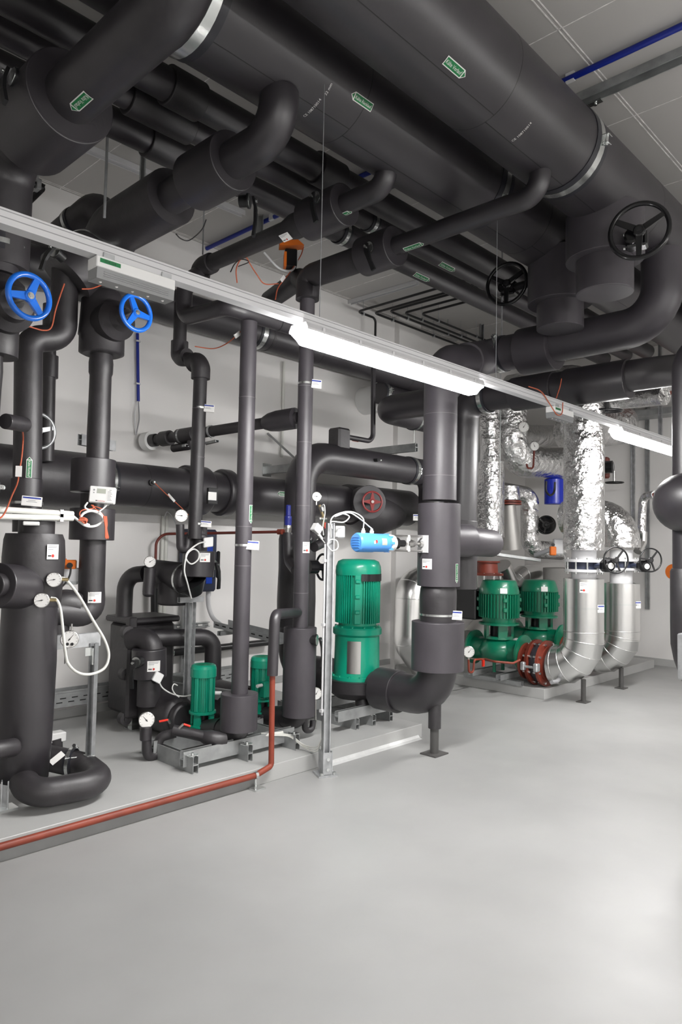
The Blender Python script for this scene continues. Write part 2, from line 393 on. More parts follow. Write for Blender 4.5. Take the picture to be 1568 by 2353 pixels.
def gauge(root, c, n, R=0.05, name='pressure_gauge', up=(0, 0, 1), stem=0.0, needle=2.2, steel='steel'):
    """dial gauge: steel case, white dial with ticks and a needle"""
    n = nrm(n); up = nrm(np.asarray(up, float)-n*(np.asarray(up, float)@n)); u = np.cross(up, n); c = np.asarray(c, float)
    o = part(name, MB().lathe(c-n*R*0.55, n, [(R*0.9, 0), (R, R*0.1), (R, R*0.55), (R*0.92, R*0.6), (R*0.9, R*0.54)], 28), steel, root)
    mb = MB(); f = mapper(c+n*0.001, u, n, None); mb.flat([f(R*0.91*math.cos(2*math.pi*k/28), R*0.91*math.sin(2*math.pi*k/28)) for k in range(28)], 0)
    for k in range(11):
        a = math.radians(225-27*k); d0 = (math.cos(a), math.sin(a)); p = (-d0[1], d0[0])
        mb.flat([f(R*q*d0[0]+p[0]*R*0.018*e, R*q*d0[1]+p[1]*R*0.018*e, 0.0006) for q, e in ((0.72, -1), (0.86, -1), (0.86, 1), (0.72, 1))], 1)
    part('dial', mb, ['paper', 'inkdk'], o)
    nd = MB(); d0 = (math.cos(needle), math.sin(needle)); p = (-d0[1], d0[0])
    nd.flat([f(R*q*d0[0]+p[0]*R*e, R*q*d0[1]+p[1]*R*e, 0.0015) for q, e in ((-0.2, -0.05), (0.72, -0.012), (0.72, 0.012), (-0.2, 0.05))])
    nd.lathe(f(0, 0, 0.0012), n, [(R*0.09, 0), (R*0.09, 0.002)], 10); part('needle', nd, 'inkdk', o)
    if stem: part('gauge_stem', MB().cyl(c-up*R*0.9-n*R*0.25, c-up*(R+stem)-n*R*0.25, R*0.16, seg=10), 'steel', o)
    return o
# ------------------------------------------------------------------ the room
WALLY, ENDX, CEIL, PL = 5.90, 10.55, 4.62, 0.11
floor_m = mat('floor_coating', (0.31, 0.311, 0.306), 0.42, var=(1.3, 0.07, 8), bump=(3, 0.05, 0.01))
nt = floor_m.node_tree; b = nt.nodes['Principled BSDF']; n = nt.nodes.new('ShaderNodeTexNoise'); n.inputs['Scale'].default_value = 2.2; n.inputs['Detail'].default_value = 6
tcn = nt.nodes.new('ShaderNodeTexCoord'); nt.links.new(tcn.outputs['Object'], n.inputs['Vector'])
mr = nt.nodes.new('ShaderNodeMapRange'); mr.inputs['To Min'].default_value = 0.30; mr.inputs['To Max'].default_value = 0.55
nt.links.new(n.outputs['Fac'], mr.inputs['Value']); nt.links.new(mr.outputs['Result'], b.inputs['Roughness'])
M['floor'] = floor_m
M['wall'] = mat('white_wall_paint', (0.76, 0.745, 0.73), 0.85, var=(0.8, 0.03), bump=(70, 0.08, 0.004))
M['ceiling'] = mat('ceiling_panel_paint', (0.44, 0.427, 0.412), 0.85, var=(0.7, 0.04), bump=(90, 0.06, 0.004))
M['joint'] = mat('panel_joint', (0.78, 0.76, 0.74), 0.8, var=(20, 0.25))
M['plinth'] = mat('grey_coated_plinth', (0.41, 0.412, 0.405), 0.5, var=(2.0, 0.08, 8))
M['fillet'] = mat('white_sealant', (0.52, 0.525, 0.52), 0.35, var=(12, 0.08), bump=(30, 0.4, 0.01))
X0, Y0 = -3.2, -4.2
struct('floor', MB().box(((X0+12.2)/2, (Y0+7.6)/2, -0.05), (12.2-X0, 7.6-Y0, 0.10)), 'floor')
struct('wall_back', MB().box(((X0+ENDX)/2, WALLY+0.1, CEIL/2), (ENDX-X0, 0.2, CEIL)), 'wall')
struct('wall_end', MB().box((ENDX+0.1, (Y0+WALLY)/2+0.1, CEIL/2), (0.2, WALLY-Y0+0.2, CEIL)), 'wall')
struct('wall_left', MB().box((X0-0.1, (Y0+WALLY)/2, CEIL/2), (0.2, WALLY-Y0+0.4, CEIL)), 'wall')
struct('wall_front', MB().box(((X0+ENDX)/2, Y0-0.1, CEIL/2), (ENDX-X0+0.4, 0.2, CEIL)), 'wall')
# pilaster on the back wall
struct('wall_pilaster', MB().box((7.35, WALLY-0.04, CEIL/2), (0.46, 0.08, CEIL)), 'wall')
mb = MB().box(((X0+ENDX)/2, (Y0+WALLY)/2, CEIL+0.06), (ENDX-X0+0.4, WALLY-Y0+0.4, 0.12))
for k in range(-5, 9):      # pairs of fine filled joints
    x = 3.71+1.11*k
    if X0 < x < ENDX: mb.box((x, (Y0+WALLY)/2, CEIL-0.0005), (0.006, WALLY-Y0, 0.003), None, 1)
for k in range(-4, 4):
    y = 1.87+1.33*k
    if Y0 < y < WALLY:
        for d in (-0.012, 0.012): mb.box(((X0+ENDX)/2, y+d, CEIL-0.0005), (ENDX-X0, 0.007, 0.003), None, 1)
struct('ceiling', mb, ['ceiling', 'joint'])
# low machine plinths with a sealed foot
def plinth(name, x0, x1, y0, y1):
    mb = MB().box(((x0+x1)/2, (y0+y1)/2, PL/2), (x1-x0, y1-y0, PL), None, 0, 0.003)
    struct(name, mb, ['plinth'])
plinth('plinth_left', X0+0.01, 4.93, 3.715, WALLY-0.005); plinth('plinth_right', 7.13, 10.3, 3.74, WALLY-0.09)
mb = MB()
for x0, x1, y in ((3.75, 4.88, 3.715),):
    pts = [(0, 0), (-0.045, 0), (-0.016, 0.008), (0, 0.026)]
    mb.extrude(pts, (x0, y, 0), (x1, y, 0), (0, 1, 0), (0, 0, 1))
struct('trim_1', mb, 'fillet')
struct('trim_2', MB().box(((X0+3.12)/2, 3.712, 0.031), (3.12-X0-0.02, 0.006, 0.062)), mat('dark_kerb_paint', (0.21, 0.212, 0.21), 0.5, var=(4.0, 0.1)))
mb = MB().box(((X0+ENDX)/2, WALLY-0.006, PL+0.035), (ENDX-X0-0.02, 0.012, 0.07))
struct('baseboard_back', mb, 'plinth')
mb = MB().box((ENDX-0.006, (Y0+WALLY)/2, 0.05), (0.012, WALLY-Y0-0.03, 0.10)); struct('baseboard_end', mb, 'plinth')
# ------------------------------------------------------------------ luminaire row on its carrier rail
RY, RZ0, RZ1 = 2.50, 2.672, 2.728     # rail centre, underside, top
def lamp_body(root, x0, x1, y, z, lit=True):
    """batten luminaire: grey canopy, opal diffuser with raked ends, clips"""
    w = 0.062
    can = MB(); q = w+0.004; can.extrude([(-q, -0.007), (-w-0.001, -0.007), (-w-0.001, 0.0), (w+0.001, 0.0), (w+0.001, -0.007), (q, -0.007), (q, 0.004), (w*0.85, 0.03), (-w*0.85, 0.03), (-q, 0.004)], (x0+0.01, y, z-0.03), (x1-0.01, y, z-0.03), (0, 1, 0), (0, 0, 1))
    part('canopy', can, 'grey', root)
    d = MB(); h = 0.062; prof = [(-w*0.96, 0), (-w*0.9, -h*0.55), (-w*0.5, -h), (w*0.5, -h), (w*0.9, -h*0.55), (w*0.96, 0)]
    xs = [(x0, 0.35), (x0+0.05, 1), (x1-0.05, 1), (x1, 0.35)]; vs = []; n = len(prof)
    for x, k in xs: vs += [(x, y+p*(0.8+0.2*k), z-0.03+q*k) for p, q in prof]
    fs = [[i*n+j, (i+1)*n+j, (i+1)*n+(j+1) % n, i*n+(j+1) % n] for i in range(3) for j in range(n)]+[list(range(n)), [3*n+j for j in range(n)][::-1]]
    d.add(vs, fs); part('diffuser', d, 'lamp' if lit else 'white', root)
    for k in range(6):
        x = x0+0.12+(x1-x0-0.24)*k/5
        for sg in (-1, 1): part('canopy_clip', MB().box((x, y+sg*(w+0.003), z-0.024), (0.016, 0.006, 0.030), None, 0, 0.001), 'grey', root)
def rail_run(x0, x1, y, label):
    t = thing('lighting_rail', label, 'rail', (x0, y, RZ0))
    h = 0.028; mb = MB()
    z = RZ0; H = RZ1-RZ0
    mb.extrude([(-h, 0), (h, 0), (h, H), (h-0.006, H), (h-0.006, H*0.86), (-h+0.006, H*0.86), (-h+0.006, H), (-h, H)], (x0, y, z), (x1, y, z), (0, 1, 0), (0, 0, 1))
    for q in (0.42, 0.84):
        for sg in (-1, 1): mb.box(((x0+x1)/2, y+sg*(h+0.0006), z+H*q), (x1-x0, 0.0012, 0.003), None, 1)
    part('rail_profile', mb, ['grey', 'ink'], t)
    return t
rail_run(-1.6, 8.6, RY, 'long light grey lighting rail slung on wires below the big pipes')
def luminaire(x0, y, label, group=None):
    t = thing('batten_luminaire', label, 'lamp', (x0+0.78, y, RZ0-0.1), group)
    lamp_body(t, x0, x0+1.57, y, RZ0); return t
luminaire(2.28, RY, 'lit white tube lamp in the middle, right of the two grey uprights')
luminaire(6.0, RY, 'lit white tube lamp at the far right, cut off by the black upright pipe')
# emergency luminaires clipped under the rail
def emergency(x0, x1, y, label, string):
    t = thing('emergency_light', label, 'lamp', ((x0+x1)/2, y, RZ0-0.12)); z = RZ0; w = 0.036
    part('housing', MB().box(((x0+x1)/2, y, z-0.024), (x1-x0, 2*w, 0.044), None, 0, 0.003), 'white', t)
    lens = MB(); lens.extrude([(-w, 0), (w, 0), (w*0.9, -0.042), (-w*0.9, -0.042)], (x0+0.003, y, z-0.046), (x1-0.003, y, z-0.046), (0, 1, 0), (0, 0, 1))
    for q in range(3): lens.box(((x0+x1)/2, y-w*0.97, z-0.058-0.008*q), (x1-x0-0.06, 0.004, 0.0018), None, 1)
    ln = part('lens', lens, ['lens', 'ink'], t)
    for q in range(5): part('led', MB().lathe((x0+0.035+(x1-x0-0.07)*q/4, y, z-0.0885), (0, 0, -1), [(0.006, 0), (0.003, 0.003)], 10), 'paper', ln)
    f = mapper(((x0+0.055), y-w-0.001, z-0.019), (1, 0, 0), (0, -1, 0)); lb = MB(); grid(lb, f, -0.042, 0.042, -0.008, 0.008, 0, 0, 1, 1); lettering(lb, f, string, 0, 0, 0.009, 1, 0.0006)
    part('green_tag', lb, ['lgreen', 'inkdk'], t)
    for x in (x0+0.05, x1-0.04): part('rail_clip', MB().box((x, y-0.033, z+0.004), (0.045, 0.004, 0.024), None, 0, 0.001), 'zinc', t)
emergency(1.235, 1.575, RY, 'unlit emergency light with green tag above the small blue handwheel', 'FD8.1D8')
emergency(4.83, 5.14, RY, 'unlit emergency light near the silver pipes, small green tag', 'FD8.1D9')
for k, px in enumerate((735, 1140)):
    q = P(px, 720 if k == 0 else 870, Y=RY); single('suspension_wire', MB().cyl((q[0], RY, RZ1-0.002), (q[0], RY, 3.935), 0.0022, seg=6), 'zinc', ('thin suspension wire of the lighting rail at the left end of the bright lamp', 'thin suspension wire of the lighting rail at the right end of the bright lamp')[k], 'wire')
# the same lamp row over the walkway behind the camera
rail_run(-2.6, 8.6, -2.4, 'second lighting rail over the walkway behind the viewpoint')
for i, x in enumerate((-1.44, 2.28, 6.0)): luminaire(x, -2.4, ('lit tube lamp of the walkway row, nearest the left wall', 'lit tube lamp of the walkway row, middle one', 'lit tube lamp of the walkway row, nearest the end wall')[i])
# ------------------------------------------------------------------ the two big mains under the ceiling
AX, AY, AZ = V(1, 0, 0), V(0, 1, 0), V(0, 0, 1)
BR = 0.267; RC = V(0, 2.05, 4.12); LC = V(0, 2.70, 4.12)
def main_pipe(label, c, x0, x1, seams, name='main_pipe'):
    t = thing(name, label, 'pipe', (x0, c[1], c[2])); mb = MB().cyl((x0, c[1], c[2]), (x1, c[1], c[2]), BR, seg=64)
    for x in seams: mb.band((x, c[1], c[2]), AX, BR-0.001, 0.004, 0.0016, 64, 1)
    for a, b, ang in [(seams[i], seams[i+1], math.radians(-112 if i % 2 else -100)) for i in range(len(seams)-1)]:
        n = V(0, math.cos(ang), math.sin(ang)); mb.box(((a+b)/2, c[1]+n[1]*BR, c[2]+n[2]*BR), (b-a, 0.004, 0.002), (AX, np.cross(n, AX), n), 1)
    part('insulation', mb, ['foam', 'seam'], t); return t
def on(px, c, r=BR): return hit(px[0], px[1], c, AX, r)
rx = on((1130, 270), RC)[0][0]; lx = on((800, 300), LC)[0][0]
rp = main_pipe('big black overhead pipe nearest the viewer, "Kälte Vorlauf" label', RC, -2.6, 9.6, [rx-4.0, rx-2.0, rx, rx+2.0, rx+4.0])
lp = main_pipe('big black overhead pipe left of the nearest one, "Kälte Rücklauf" label', LC, -2.6, 9.4, [lx-4, lx-2.0, lx, lx+2.0, lx+4.0])
def sticker(root, px, c, ax, r, string, u, **k):
    p, q, n = hit(px[0], px[1], c, ax, r); return flow_label(root, string, q, u, n, r, **k)
sticker(rp, (1047, 157), RC, AX, BR, 'Kälte Vorlauf', AX, L=0.165, W=0.045, head=1)
sticker(lp, (832, 232), LC, AX, BR, 'Kälte Rücklauf', AX, L=0.165, W=0.043, head=-1)
# printed marks on the foam
def print_line(root, px, c, string, h=0.016):
    p, q, n = hit(px[0], px[1], c, AX, BR); mb = MB(); f = mapper(q, AX, n, BR, 0.001); g = lambda s, t, o=0.0: f(t, s, o)
    lettering(mb, lambda s, t, o=0.0: f(-t, s, o), string, 0, 0, h, 0, 0.0006); part('printed_mark', mb, 'paper', root)
print_line(rp, (1200, 305), RC, 'CE 108710014'); print_line(lp, (718, 250), LC, 'CE 108710014'); print_line(lp, (755, 205), LC, '32 mm')
def big_clamp(root, c, x, ear):
    clamp(root, (x, c[1], c[2]), AX, BR, 0.055, ear, rub=2.6, big=True)
big_clamp(rp, RC, on((1330, 420), RC)[0][0], (0, -0.97, -0.12)); big_clamp(rp, RC, on((1330, 420), RC)[0][0]-3.2, (0, -0.97, -0.12))
big_clamp(lp, LC, on((440, 100), LC)[0][0], (0, 1, 0)); big_clamp(lp, LC, on((1108, 508), LC)[0][0], (0, -0.8, -0.55))
# ------------------------------------------------------------------ three slimmer pipes beyond the mains
def slim(y, r, sl, label, x0=-2.5, x1=9.0, z=4.12, name='overhead_pipe'):
    t = thing(name, label, 'pipe', (x0, y, z), 'slim black pipes beyond the mains'); del t['group']
    part('insulation', MB().cyl((x0, y, z), (x1, y, z), r, seg=32), 'foam', t)
    for a, b, rr in sl: part('foam_sleeve', MB().jacket((a, y, z), (b, y, z), rr, 0.008), 'foam2', t)
    return t
def X_(px, y, z=4.12, r=0.09): return hit(px[0], px[1], (0, y, z), AX, r)[0][0]
s1 = slim(3.345, 0.09, [(X_((400, 200), 3.345), X_((470, 235), 3.345)+0.02, 0.108), (X_((745, 385), 3.345), X_((800, 410), 3.345), 0.108)], 'thickest of the three slim overhead pipes, next to the big mains')
s2 = slim(3.60, 0.073, [(X_((300, 240), 3.6, r=.073), X_((440, 320), 3.6, r=.073), 0.098)], 'thinnest overhead pipe, between two slightly thicker ones')
s3 = slim(3.895, 0.089, [(X_((345, 340), 3.895), X_((425, 370), 3.895), 0.108)], 'slim overhead pipe nearest the back wall')
for t, y, px in ((s3, 3.895, (970, 637)), (s2, 3.6, (1030, 617))):
    p, q, n = hit(px[0], px[1], (0, y, 4.12), AX, 0.085); flow_label(t, 'Kälte Vorlauf', q, AX, n, 0.089 if t is s3 else 0.073, L=0.22, W=0.05)
for t, y, px, r in ((s3, 3.895, (797, 548), 0.091), (s2, 3.6, (868, 507), 0.075)): clamp(t, (X_(px, y, r=r), y, 4.12), AX, r, 0.035, (0, -0.5, 0.85), rub=2.4)
# ------------------------------------------------------------------ branches off the mains towards the back wall
def lever(root, c, ax, d, L=0.17, name='lever_handle'):
    """black lever with a notched dial plate at its pivot"""
    ax = nrm(ax); d = nrm(np.asarray(d, float)-ax*(np.asarray(d, float)@ax)); t = np.cross(ax, d); c = np.asarray(c, float); mb = MB()
    o = part('valve_neck', MB().lathe(c-ax*0.03, ax, [(0.036, -0.03), (0.036, 0.02), (0.045, 0.02), (0.045, 0.032)], 24), 'black', root)
    part('notched_dial', MB().lathe(c+ax*0.002, ax, [(0.040, 0), (0.040, 0.003)], 24), 'zincb', o)
    vs = []
    for q, w, h in ((-0.02, 0.02, 0.012), (0.05, 0.018, 0.028), (L*0.6, 0.014, 0.03), (L, 0.016, 0.022)):
        for sa, sb in ((-1, 0), (1, 0), (1, 1), (-1, 1)): vs.append(c+d*q+t*sa*w+ax*(0.006+h+0.016*sb))
    fs = [[j*4+i, j*4+(i+1) % 4, j*4+4+(i+1) % 4, j*4+4+i] for j in range(3) for i in range(4)]+[[0, 3, 2, 1], [12, 13, 14, 15]]
    part(name, mb.add(vs, fs), 'black', o); part('pivot_bolt', MB().hexa(c+ax*0.03, ax, 0.011, 0.02), 'zincb', o)
    return o
# p4, from the near main
t = thing('branch_pipe', 'slender branch pipe from the nearest main, long bare stretch before its valve', 'pipe', (3.8, 2.05, 3.7))
z4 = 3.73
part('insulation', MB().tube([(3.8, 2.04, 3.88), (3.8, 2.04, z4), (3.8, 3.3, z4)], 0.063, 0.11, 28), 'foam', t)
part('valve_jacket', MB().jacket((3.8, 3.15, z4), (3.8, 3.45, z4), 0.14, 0.007), 'foam', t)
part('insulation', MB().sweep(fillet([(3.8, 3.42, z4), (3.8, 3.6, z4), (3.8, 3.66, z4), (3.8, 3.9, z4), (3.8, 4.05, z4), (3.8, 4.05, 3.55)], [0, 0, 0, 0.09]), 0.094, 26, wob=0.03), 'foam2', t)
lever(t, (3.8-0.11, 3.28, z4-0.02)+V(-0.03, 0, 0), (-1, 0, -0.1), (0, -0.35, -1), 0.19)
sticker(t, (952, 567), (3.8, 0, z4), AY, 0.063, 'Kälte Vorlauf', -AY, L=0.17, W=0.042, head=1)
# p3, from the second main
z3 = 3.785
t = thing('branch_pipe', 'slender branch pipe from the second main, lever valve hanging in mid picture', 'pipe', (3.2, 2.72, z3))
part('insulation', MB().tube([(3.2, 2.74, 3.88), (3.2, 2.74, z3), (3.2, 3.3, z3)], 0.066, 0.11, 28), 'foam', t)
part('valve_jacket', MB().jacket((3.2, 3.08, z3), (3.2, 3.42, z3), 0.135, 0.007), 'foam', t)
part('insulation', MB().sweep(fillet([(3.2, 3.4, z3), (3.2, 3.55, z3), (3.2, 3.65, z3), (3.2, 4.55, z3), (3.2, 4.62, z3)], None), [0.085, 0.085, 0.062, 0.062, 0.062], 26, wob=0.02), 'foam2', t)
part('elbow_wrap', MB().tube([(3.2, 4.50, z3), (3.2, 4.66, z3), (3.2, 4.66, z3-0.12)], 0.078, 0.07, 24, wob=0.03), 'foam2', t)
lever(t, (3.2-0.145, 3.2, z3+0.03), (-1, 0, 0), (0, -0.25, -1), 0.19)
sticker(t, (787, 495), (3.2, 0, z3), AY, 0.066, 'Kälte Rücklauf', -AY, L=0.17, W=0.042, head=1)
# p2, thick branch from the second main
z2 = 3.665
t = thing('branch_pipe', 'thick branch pipe from the second main with two round foam jackets', 'pipe', (2.27, 2.68, z2))
part('insulation', MB().tube([(2.27, 2.66, 3.88), (2.27, 2.66, z2), (2.27, 3.8, z2)], 0.10, 0.17, 32), 'foam', t)
part('valve_jacket', MB().jacket((2.27, 3.02, z2), (2.27, 3.37, z2), 0.158, 0.008), 'foam', t)
part('valve_jacket', MB().tube([(2.27, 3.62, z2), (2.27, 4.42, z2), (2.27, 4.42, 3.30)], 0.165, 0.20, 32), 'foam2', t)
sticker(t, (542, 423), (2.27, 0, z2), AY, 0.10, 'Kälte Rücklauf', -AY, L=0.15, W=0.042, head=1)
lp0 = P(573, 462, Y=3.32); lever(t, lp0, (0.6, -0.8, 0), (-0.12, 0, -1), 0.23)
# p1, thickest branch from the near main
z1 = 3.675
t = thing('branch_pipe', 'thickest branch pipe at top left, running from the nearest main into a wide jacket', 'pipe', (1.45, 2.05, z1))
part('insulation', MB().tube([(1.43, 2.20, 3.90), (1.43, 2.20, z1), (1.43, 3.5, z1)], 0.125, 0.20, 36), 'foam', t)
part('valve_jacket', MB().jacket((1.43, 3.16, z1), (1.43, 3.60, z1), 0.212, 0.012, 40), 'foam', t)
part('insulation', MB().tube([(1.43, 3.55, z1), (1.43, 3.93, z1), (1.43, 3.93, 3.05)], 0.14, 0.2, 32), 'foam2', t)
sticker(t, (184, 236), (1.43, 0, z1), AY, 0.125, 'Kälte Vorlauf', -AY, L=0.16, W=0.05, head=-1, turn=True)
lever(t, (1.45-0.235, 3.3, z1+0.05), (-1, 0, 0.1), (0, -0.4, -1), 0.2)
# ------------------------------------------------------------------ headers along the back wall
HY, HZ, HR = 5.45, 2.09, 0.186
t = thing('header_pipe', 'thick black horizontal pipe along the back wall at chest height', 'pipe', (0.2, HY, HZ))
mb = MB().cyl((-1.0, HY, HZ), (5.74, HY, HZ), HR, seg=40)
for x in (1.9, 3.2, 5.3): mb.band((x, HY, HZ), AX, HR-0.001, 0.004, 0.0016, 40, 1)
part('insulation', mb, ['foam', 'seam'], t)
part('foam_jacket', MB().jacket((1.6, HY, HZ), (2.78, HY, HZ), 0.225, 0.05, 40), 'foam2', t)
for a, b in ((3.62, 3.86), (4.02, 4.14)): part('flange_jacket', MB().jacket((a, HY, HZ), (b, HY, HZ), 0.222, 0.02, 40), 'foam', t)
clamp(t, (2.86, HY, HZ), AX, HR, 0.05, (0, -0.75, -0.2))
fl = P(655, 1137, Y=HY-HR); flow_label(t, 'Kälte Rücklauf', (fl[0], HY, HZ), AX, nrm(V(0, -1, 0.12)), HR, L=0.2, W=0.05, head=-1)
pr = P(347, 1109, Y=HY-HR); o = part('sensor_well', MB().lathe((pr[0], HY-HR+0.01, pr[2]), (0, -1, 0), [(0.026, 0), (0.026, 0.035), (0.012, 0.035), (0.012, 0.05)], 16), 'black', t)
part('sensor_cap', MB().lathe((pr[0], HY-HR-0.036, pr[2]), (0.1, -1, 0.1), [(0.011, 0), (0.009, 0.02)], 12), 'zincb', o)
part('sensor_cable', MB().wire([(pr[0], HY-HR-0.05, pr[2]), P(385, 1138, Y=HY-HR-0.03), P(412, 1162, Y=HY-HR-0.03), P(440, 1190, Y=HY-HR-0.05)], 0.004), 'cable', o)
part('cable_tag', MB().box(P(394, 1144, Y=HY-HR-0.03), (0.09, 0.004, 0.022), (nrm(V(0.75, 0, -0.65)), AY, nrm(V(0.65, 0, 0.75)))), 'paper', o)
# valve with the dark red wheel at the right end of the header
t = thing('gate_valve', 'valve with dark red four spoke wheel behind the light blue actuator', 'valve', (6.2, HY, HZ-0.3))
wc = P(856, 1153, Y=5.0); wax = nrm(V(-0.5, -0.86, 0.0))
part('valve_jacket', MB().jacket((5.75, HY, HZ), (6.9, HY, HZ), 0.215, 0.03, 36), 'foam2', t)
part('bonnet_jacket', MB().jacket(wc-wax*0.5, wc-wax*0.09, 0.185, 0.012, 36), 'foam', t)
part('body_jacket', MB().tube([(5.9, HY, HZ-0.05), (6.15, HY-0.02, HZ-0.12), (6.6, HY, HZ-0.06)], [0.2, 0.27, 0.2], None, 32), 'foam2', t)
handwheel(t, wc, wax, 0.118, 'redwheel', 0.011, 4, 0.0, curve=1)
part('valve_stem', MB().cyl(wc-wax*0.1, wc+wax*0.01, 0.014, seg=12), 'steel', t)
part('outlet_insulation', MB().tube([(6.85, HY, HZ), (7.3, HY, HZ), (7.6, HY-0.1, HZ)], 0.16, 0.2, 28), 'foam2', t)
# upper header
UY, UZ, UR = 5.30, 3.655, 0.155
t = thing('header_pipe', 'thick black pipe high along the back wall, passing above the two grey uprights', 'pipe', (1.0, UY, UZ))
mb = MB().cyl((0.4, UY, UZ), (8.2, UY, UZ), UR, seg=40)
for x in (2.75, 5.1, 6.6): mb.band((x, UY, UZ), AX, UR-0.001, 0.004, 0.0016, 40, 1)
part('insulation', mb, ['foam', 'seam'], t)
cx = hit(612, 765, (0, UY, UZ), AX, UR)[0][0]
clamp(t, (cx, UY, UZ), AX, UR, 0.05, (0, -0.6, 0.75)); part('insulation_rim', MB().jacket((cx+0.11, UY, UZ), (cx+0.14, UY, UZ), UR+0.004, 0.004, 40), 'foam2', t)
# ------------------------------------------------------------------ the two grey uprights in front
def upright(x, y, z0, z1, r, label, seams, nm='riser_pipe'):
    t = thing(nm, label, 'pipe', (x, y, z0)); mb = MB().cyl((x, y, z0), (x, y, z1), r, seg=32)
    for z in seams: mb.band((x, y, z), AZ, r-0.001, 0.004, 0.0022, 32, 1)
    part('insulation', mb, ['foam_lit', 'seam_lt'], t); return t
Z_ = lambda px, py, x, y: P(px, py, Y=y)[2]
U1 = (3.205, 4.03); U2 = (3.81, 4.06); UPR = 0.0595
def tilt_plate(root, px, y, x, r, W=0.12, H=0.07, yaw=25):
    """plate on a band round an upright at photo height px[1]"""
    c = V(x, y, P(px[0], px[1], Y=y-r)[2]); a = math.radians(-90-yaw); n = V(math.cos(math.radians(-128)), math.sin(math.radians(-128)), 0.12)
    n = nrm(n); u = nrm(np.cross(AZ, n)); p = P(px[0], px[1], Y=y-r-0.012)
    return id_plate(root, p, nrm(u+V(0, 0, -0.06)), n, c, AZ, r, W, H)
t = upright(*U1, 0.55, 3.22, UPR, 'grey insulated upright left of the bright lamp, rising from the small front pump', [Z_(570, 915, *U1), Z_(555, 1210, *U1), Z_(553, 1300, *U1)])
jz0, jz1 = Z_(552, 1688, U1[0], U1[1]-0.12), Z_(553, 1592, *U1)
part('valve_jacket', MB().jacket((*U1, jz0), (*U1, jz1), 0.132, 0.004, 40), 'foam_lit', t)
part('foot_elbow', MB().tube([(*U1, jz0+0.06), (*U1, 0.262), (U1[0], 4.2, 0.262)], 0.088, 0.1, 28), 'foam2', t)
p, q, n = hit(577, 1182, (*U1, 0), AZ, UPR); flow_label(t, 'Kälte Rücklauf', q, AZ, n, UPR, L=0.135, W=0.038, head=-1)
tilt_plate(t, (578, 1253), U1[1], U1[0], UPR, 0.11, 0.065)
t = upright(*U2, 0.75, 3.72, UPR, 'grey insulated upright left of the steel post, passing behind the bright lamp', [Z_(708, 890, *U2), Z_(703, 1018, *U2), Z_(700, 1163, *U2), Z_(695, 1362, *U2)])
jz0, jz1 = Z_(690, 1655, U2[0], U2[1]-0.12), Z_(690, 1441, *U2)
part('valve_jacket', MB().jacket((*U2, jz0), (*U2, jz1), 0.128, 0.004, 40), 'foam_lit', t)
part('foot_elbow', MB().tube([(*U2, jz0+0.06), (*U2, 0.265), (U2[0], 4.22, 0.265)], 0.086, 0.1, 28), 'foam2', t)
tilt_plate(t, (725, 882), U2[1], U2[0], UPR, 0.10, 0.07)
p, q, n = hit(706, 1258, (*U2, 0), AZ, UPR); info_sticker(t, q, np.cross(AZ, n), n, UPR, 0.075, 0.085)
lp_ = P(722, 1470, Y=U2[1]-0.12); lever(t, (lp_[0], lp_[1]-0.03, lp_[2]), (0.5, -0.85, 0), (0.1, 0, -1), 0.20)
# cross pipe from branch 3 down to the first upright
t = thing('cross_pipe', 'black pipe stepping down from a branch to the top of the left grey upright', 'pipe', (3.05, 4.6, 3.2))
a = P(425, 640, Y=4.62)
part('insulation', MB().tube([(3.17, 4.64, 3.72), (3.10, 4.62, 3.66), (a[0], 4.62, 3.55), (a[0], 4.62, 3.335), (a[0], 4.07, 3.30), (a[0]+0.10, 4.03, 3.285), (3.62, 4.03, 3.285)], 0.062, [0.05, 0.06, 0.10, 0.07, 0.07], 26), 'foam', t)
part('end_cap', MB().sph((3.62, 4.03, 3.285), 0.062, (0.5, 1, 1)), 'foam', t)
part('cable_tie', MB().band((3.48, 4.03, 3.285), AX, 0.063, 0.006, 0.002), 'black', t)
# ------------------------------------------------------------------ stepped pipe left of the uprights
UY4 = 4.62
a, b_, c_ = P(412, 760, Y=4.9), P(412, 822, Y=4.9), P(462, 830, Y=UY4)
t = thing('riser_pipe', 'thin black pipe with an S bend of two bulky elbows, left of the grey uprights', 'pipe', (c_[0], UY4, 1.6))
r4 = 0.053; zb = P(455, 1238, Y=UY4)[2]
mb = MB().tube([(b_[0], 4.9, 3.55), (b_[0], 4.9, b_[2]), (c_[0], UY4, c_[2]), (c_[0]-0.01, UY4, zb)], r4, [0.07, 0.07], 24)
for py in (868, 940, 1052): mb.band((c_[0]-0.003, UY4, Z_(461, py, 0, UY4)), AZ, r4-0.001, 0.004, 0.002, 24, 1)
part('insulation', mb, ['foam2', 'seam_lt'], t)
part('elbow_wrap', MB().tube([(b_[0], 4.9, b_[2]+0.13), (b_[0], 4.9, b_[2]-0.01), (b_[0]+(c_[0]-b_[0])*0.4, 4.9+(UY4-4.9)*0.4, b_[2]-0.01)], 0.07, 0.06, 24, wob=0.03), 'foam2', t)
part('elbow_wrap', MB().tube([(b_[0]+(c_[0]-b_[0])*0.6, 4.9+(UY4-4.9)*0.6, c_[2]), (c_[0], UY4, c_[2]+0.01), (c_[0], UY4, c_[2]-0.14)], 0.073, 0.07, 24, wob=0.03), 'foam2', t)
tilt_plate(t, (478, 938), UY4, c_[0], r4, 0.10, 0.06); tilt_plate(t, (471, 1204), UY4, c_[0], r4, 0.10, 0.05)
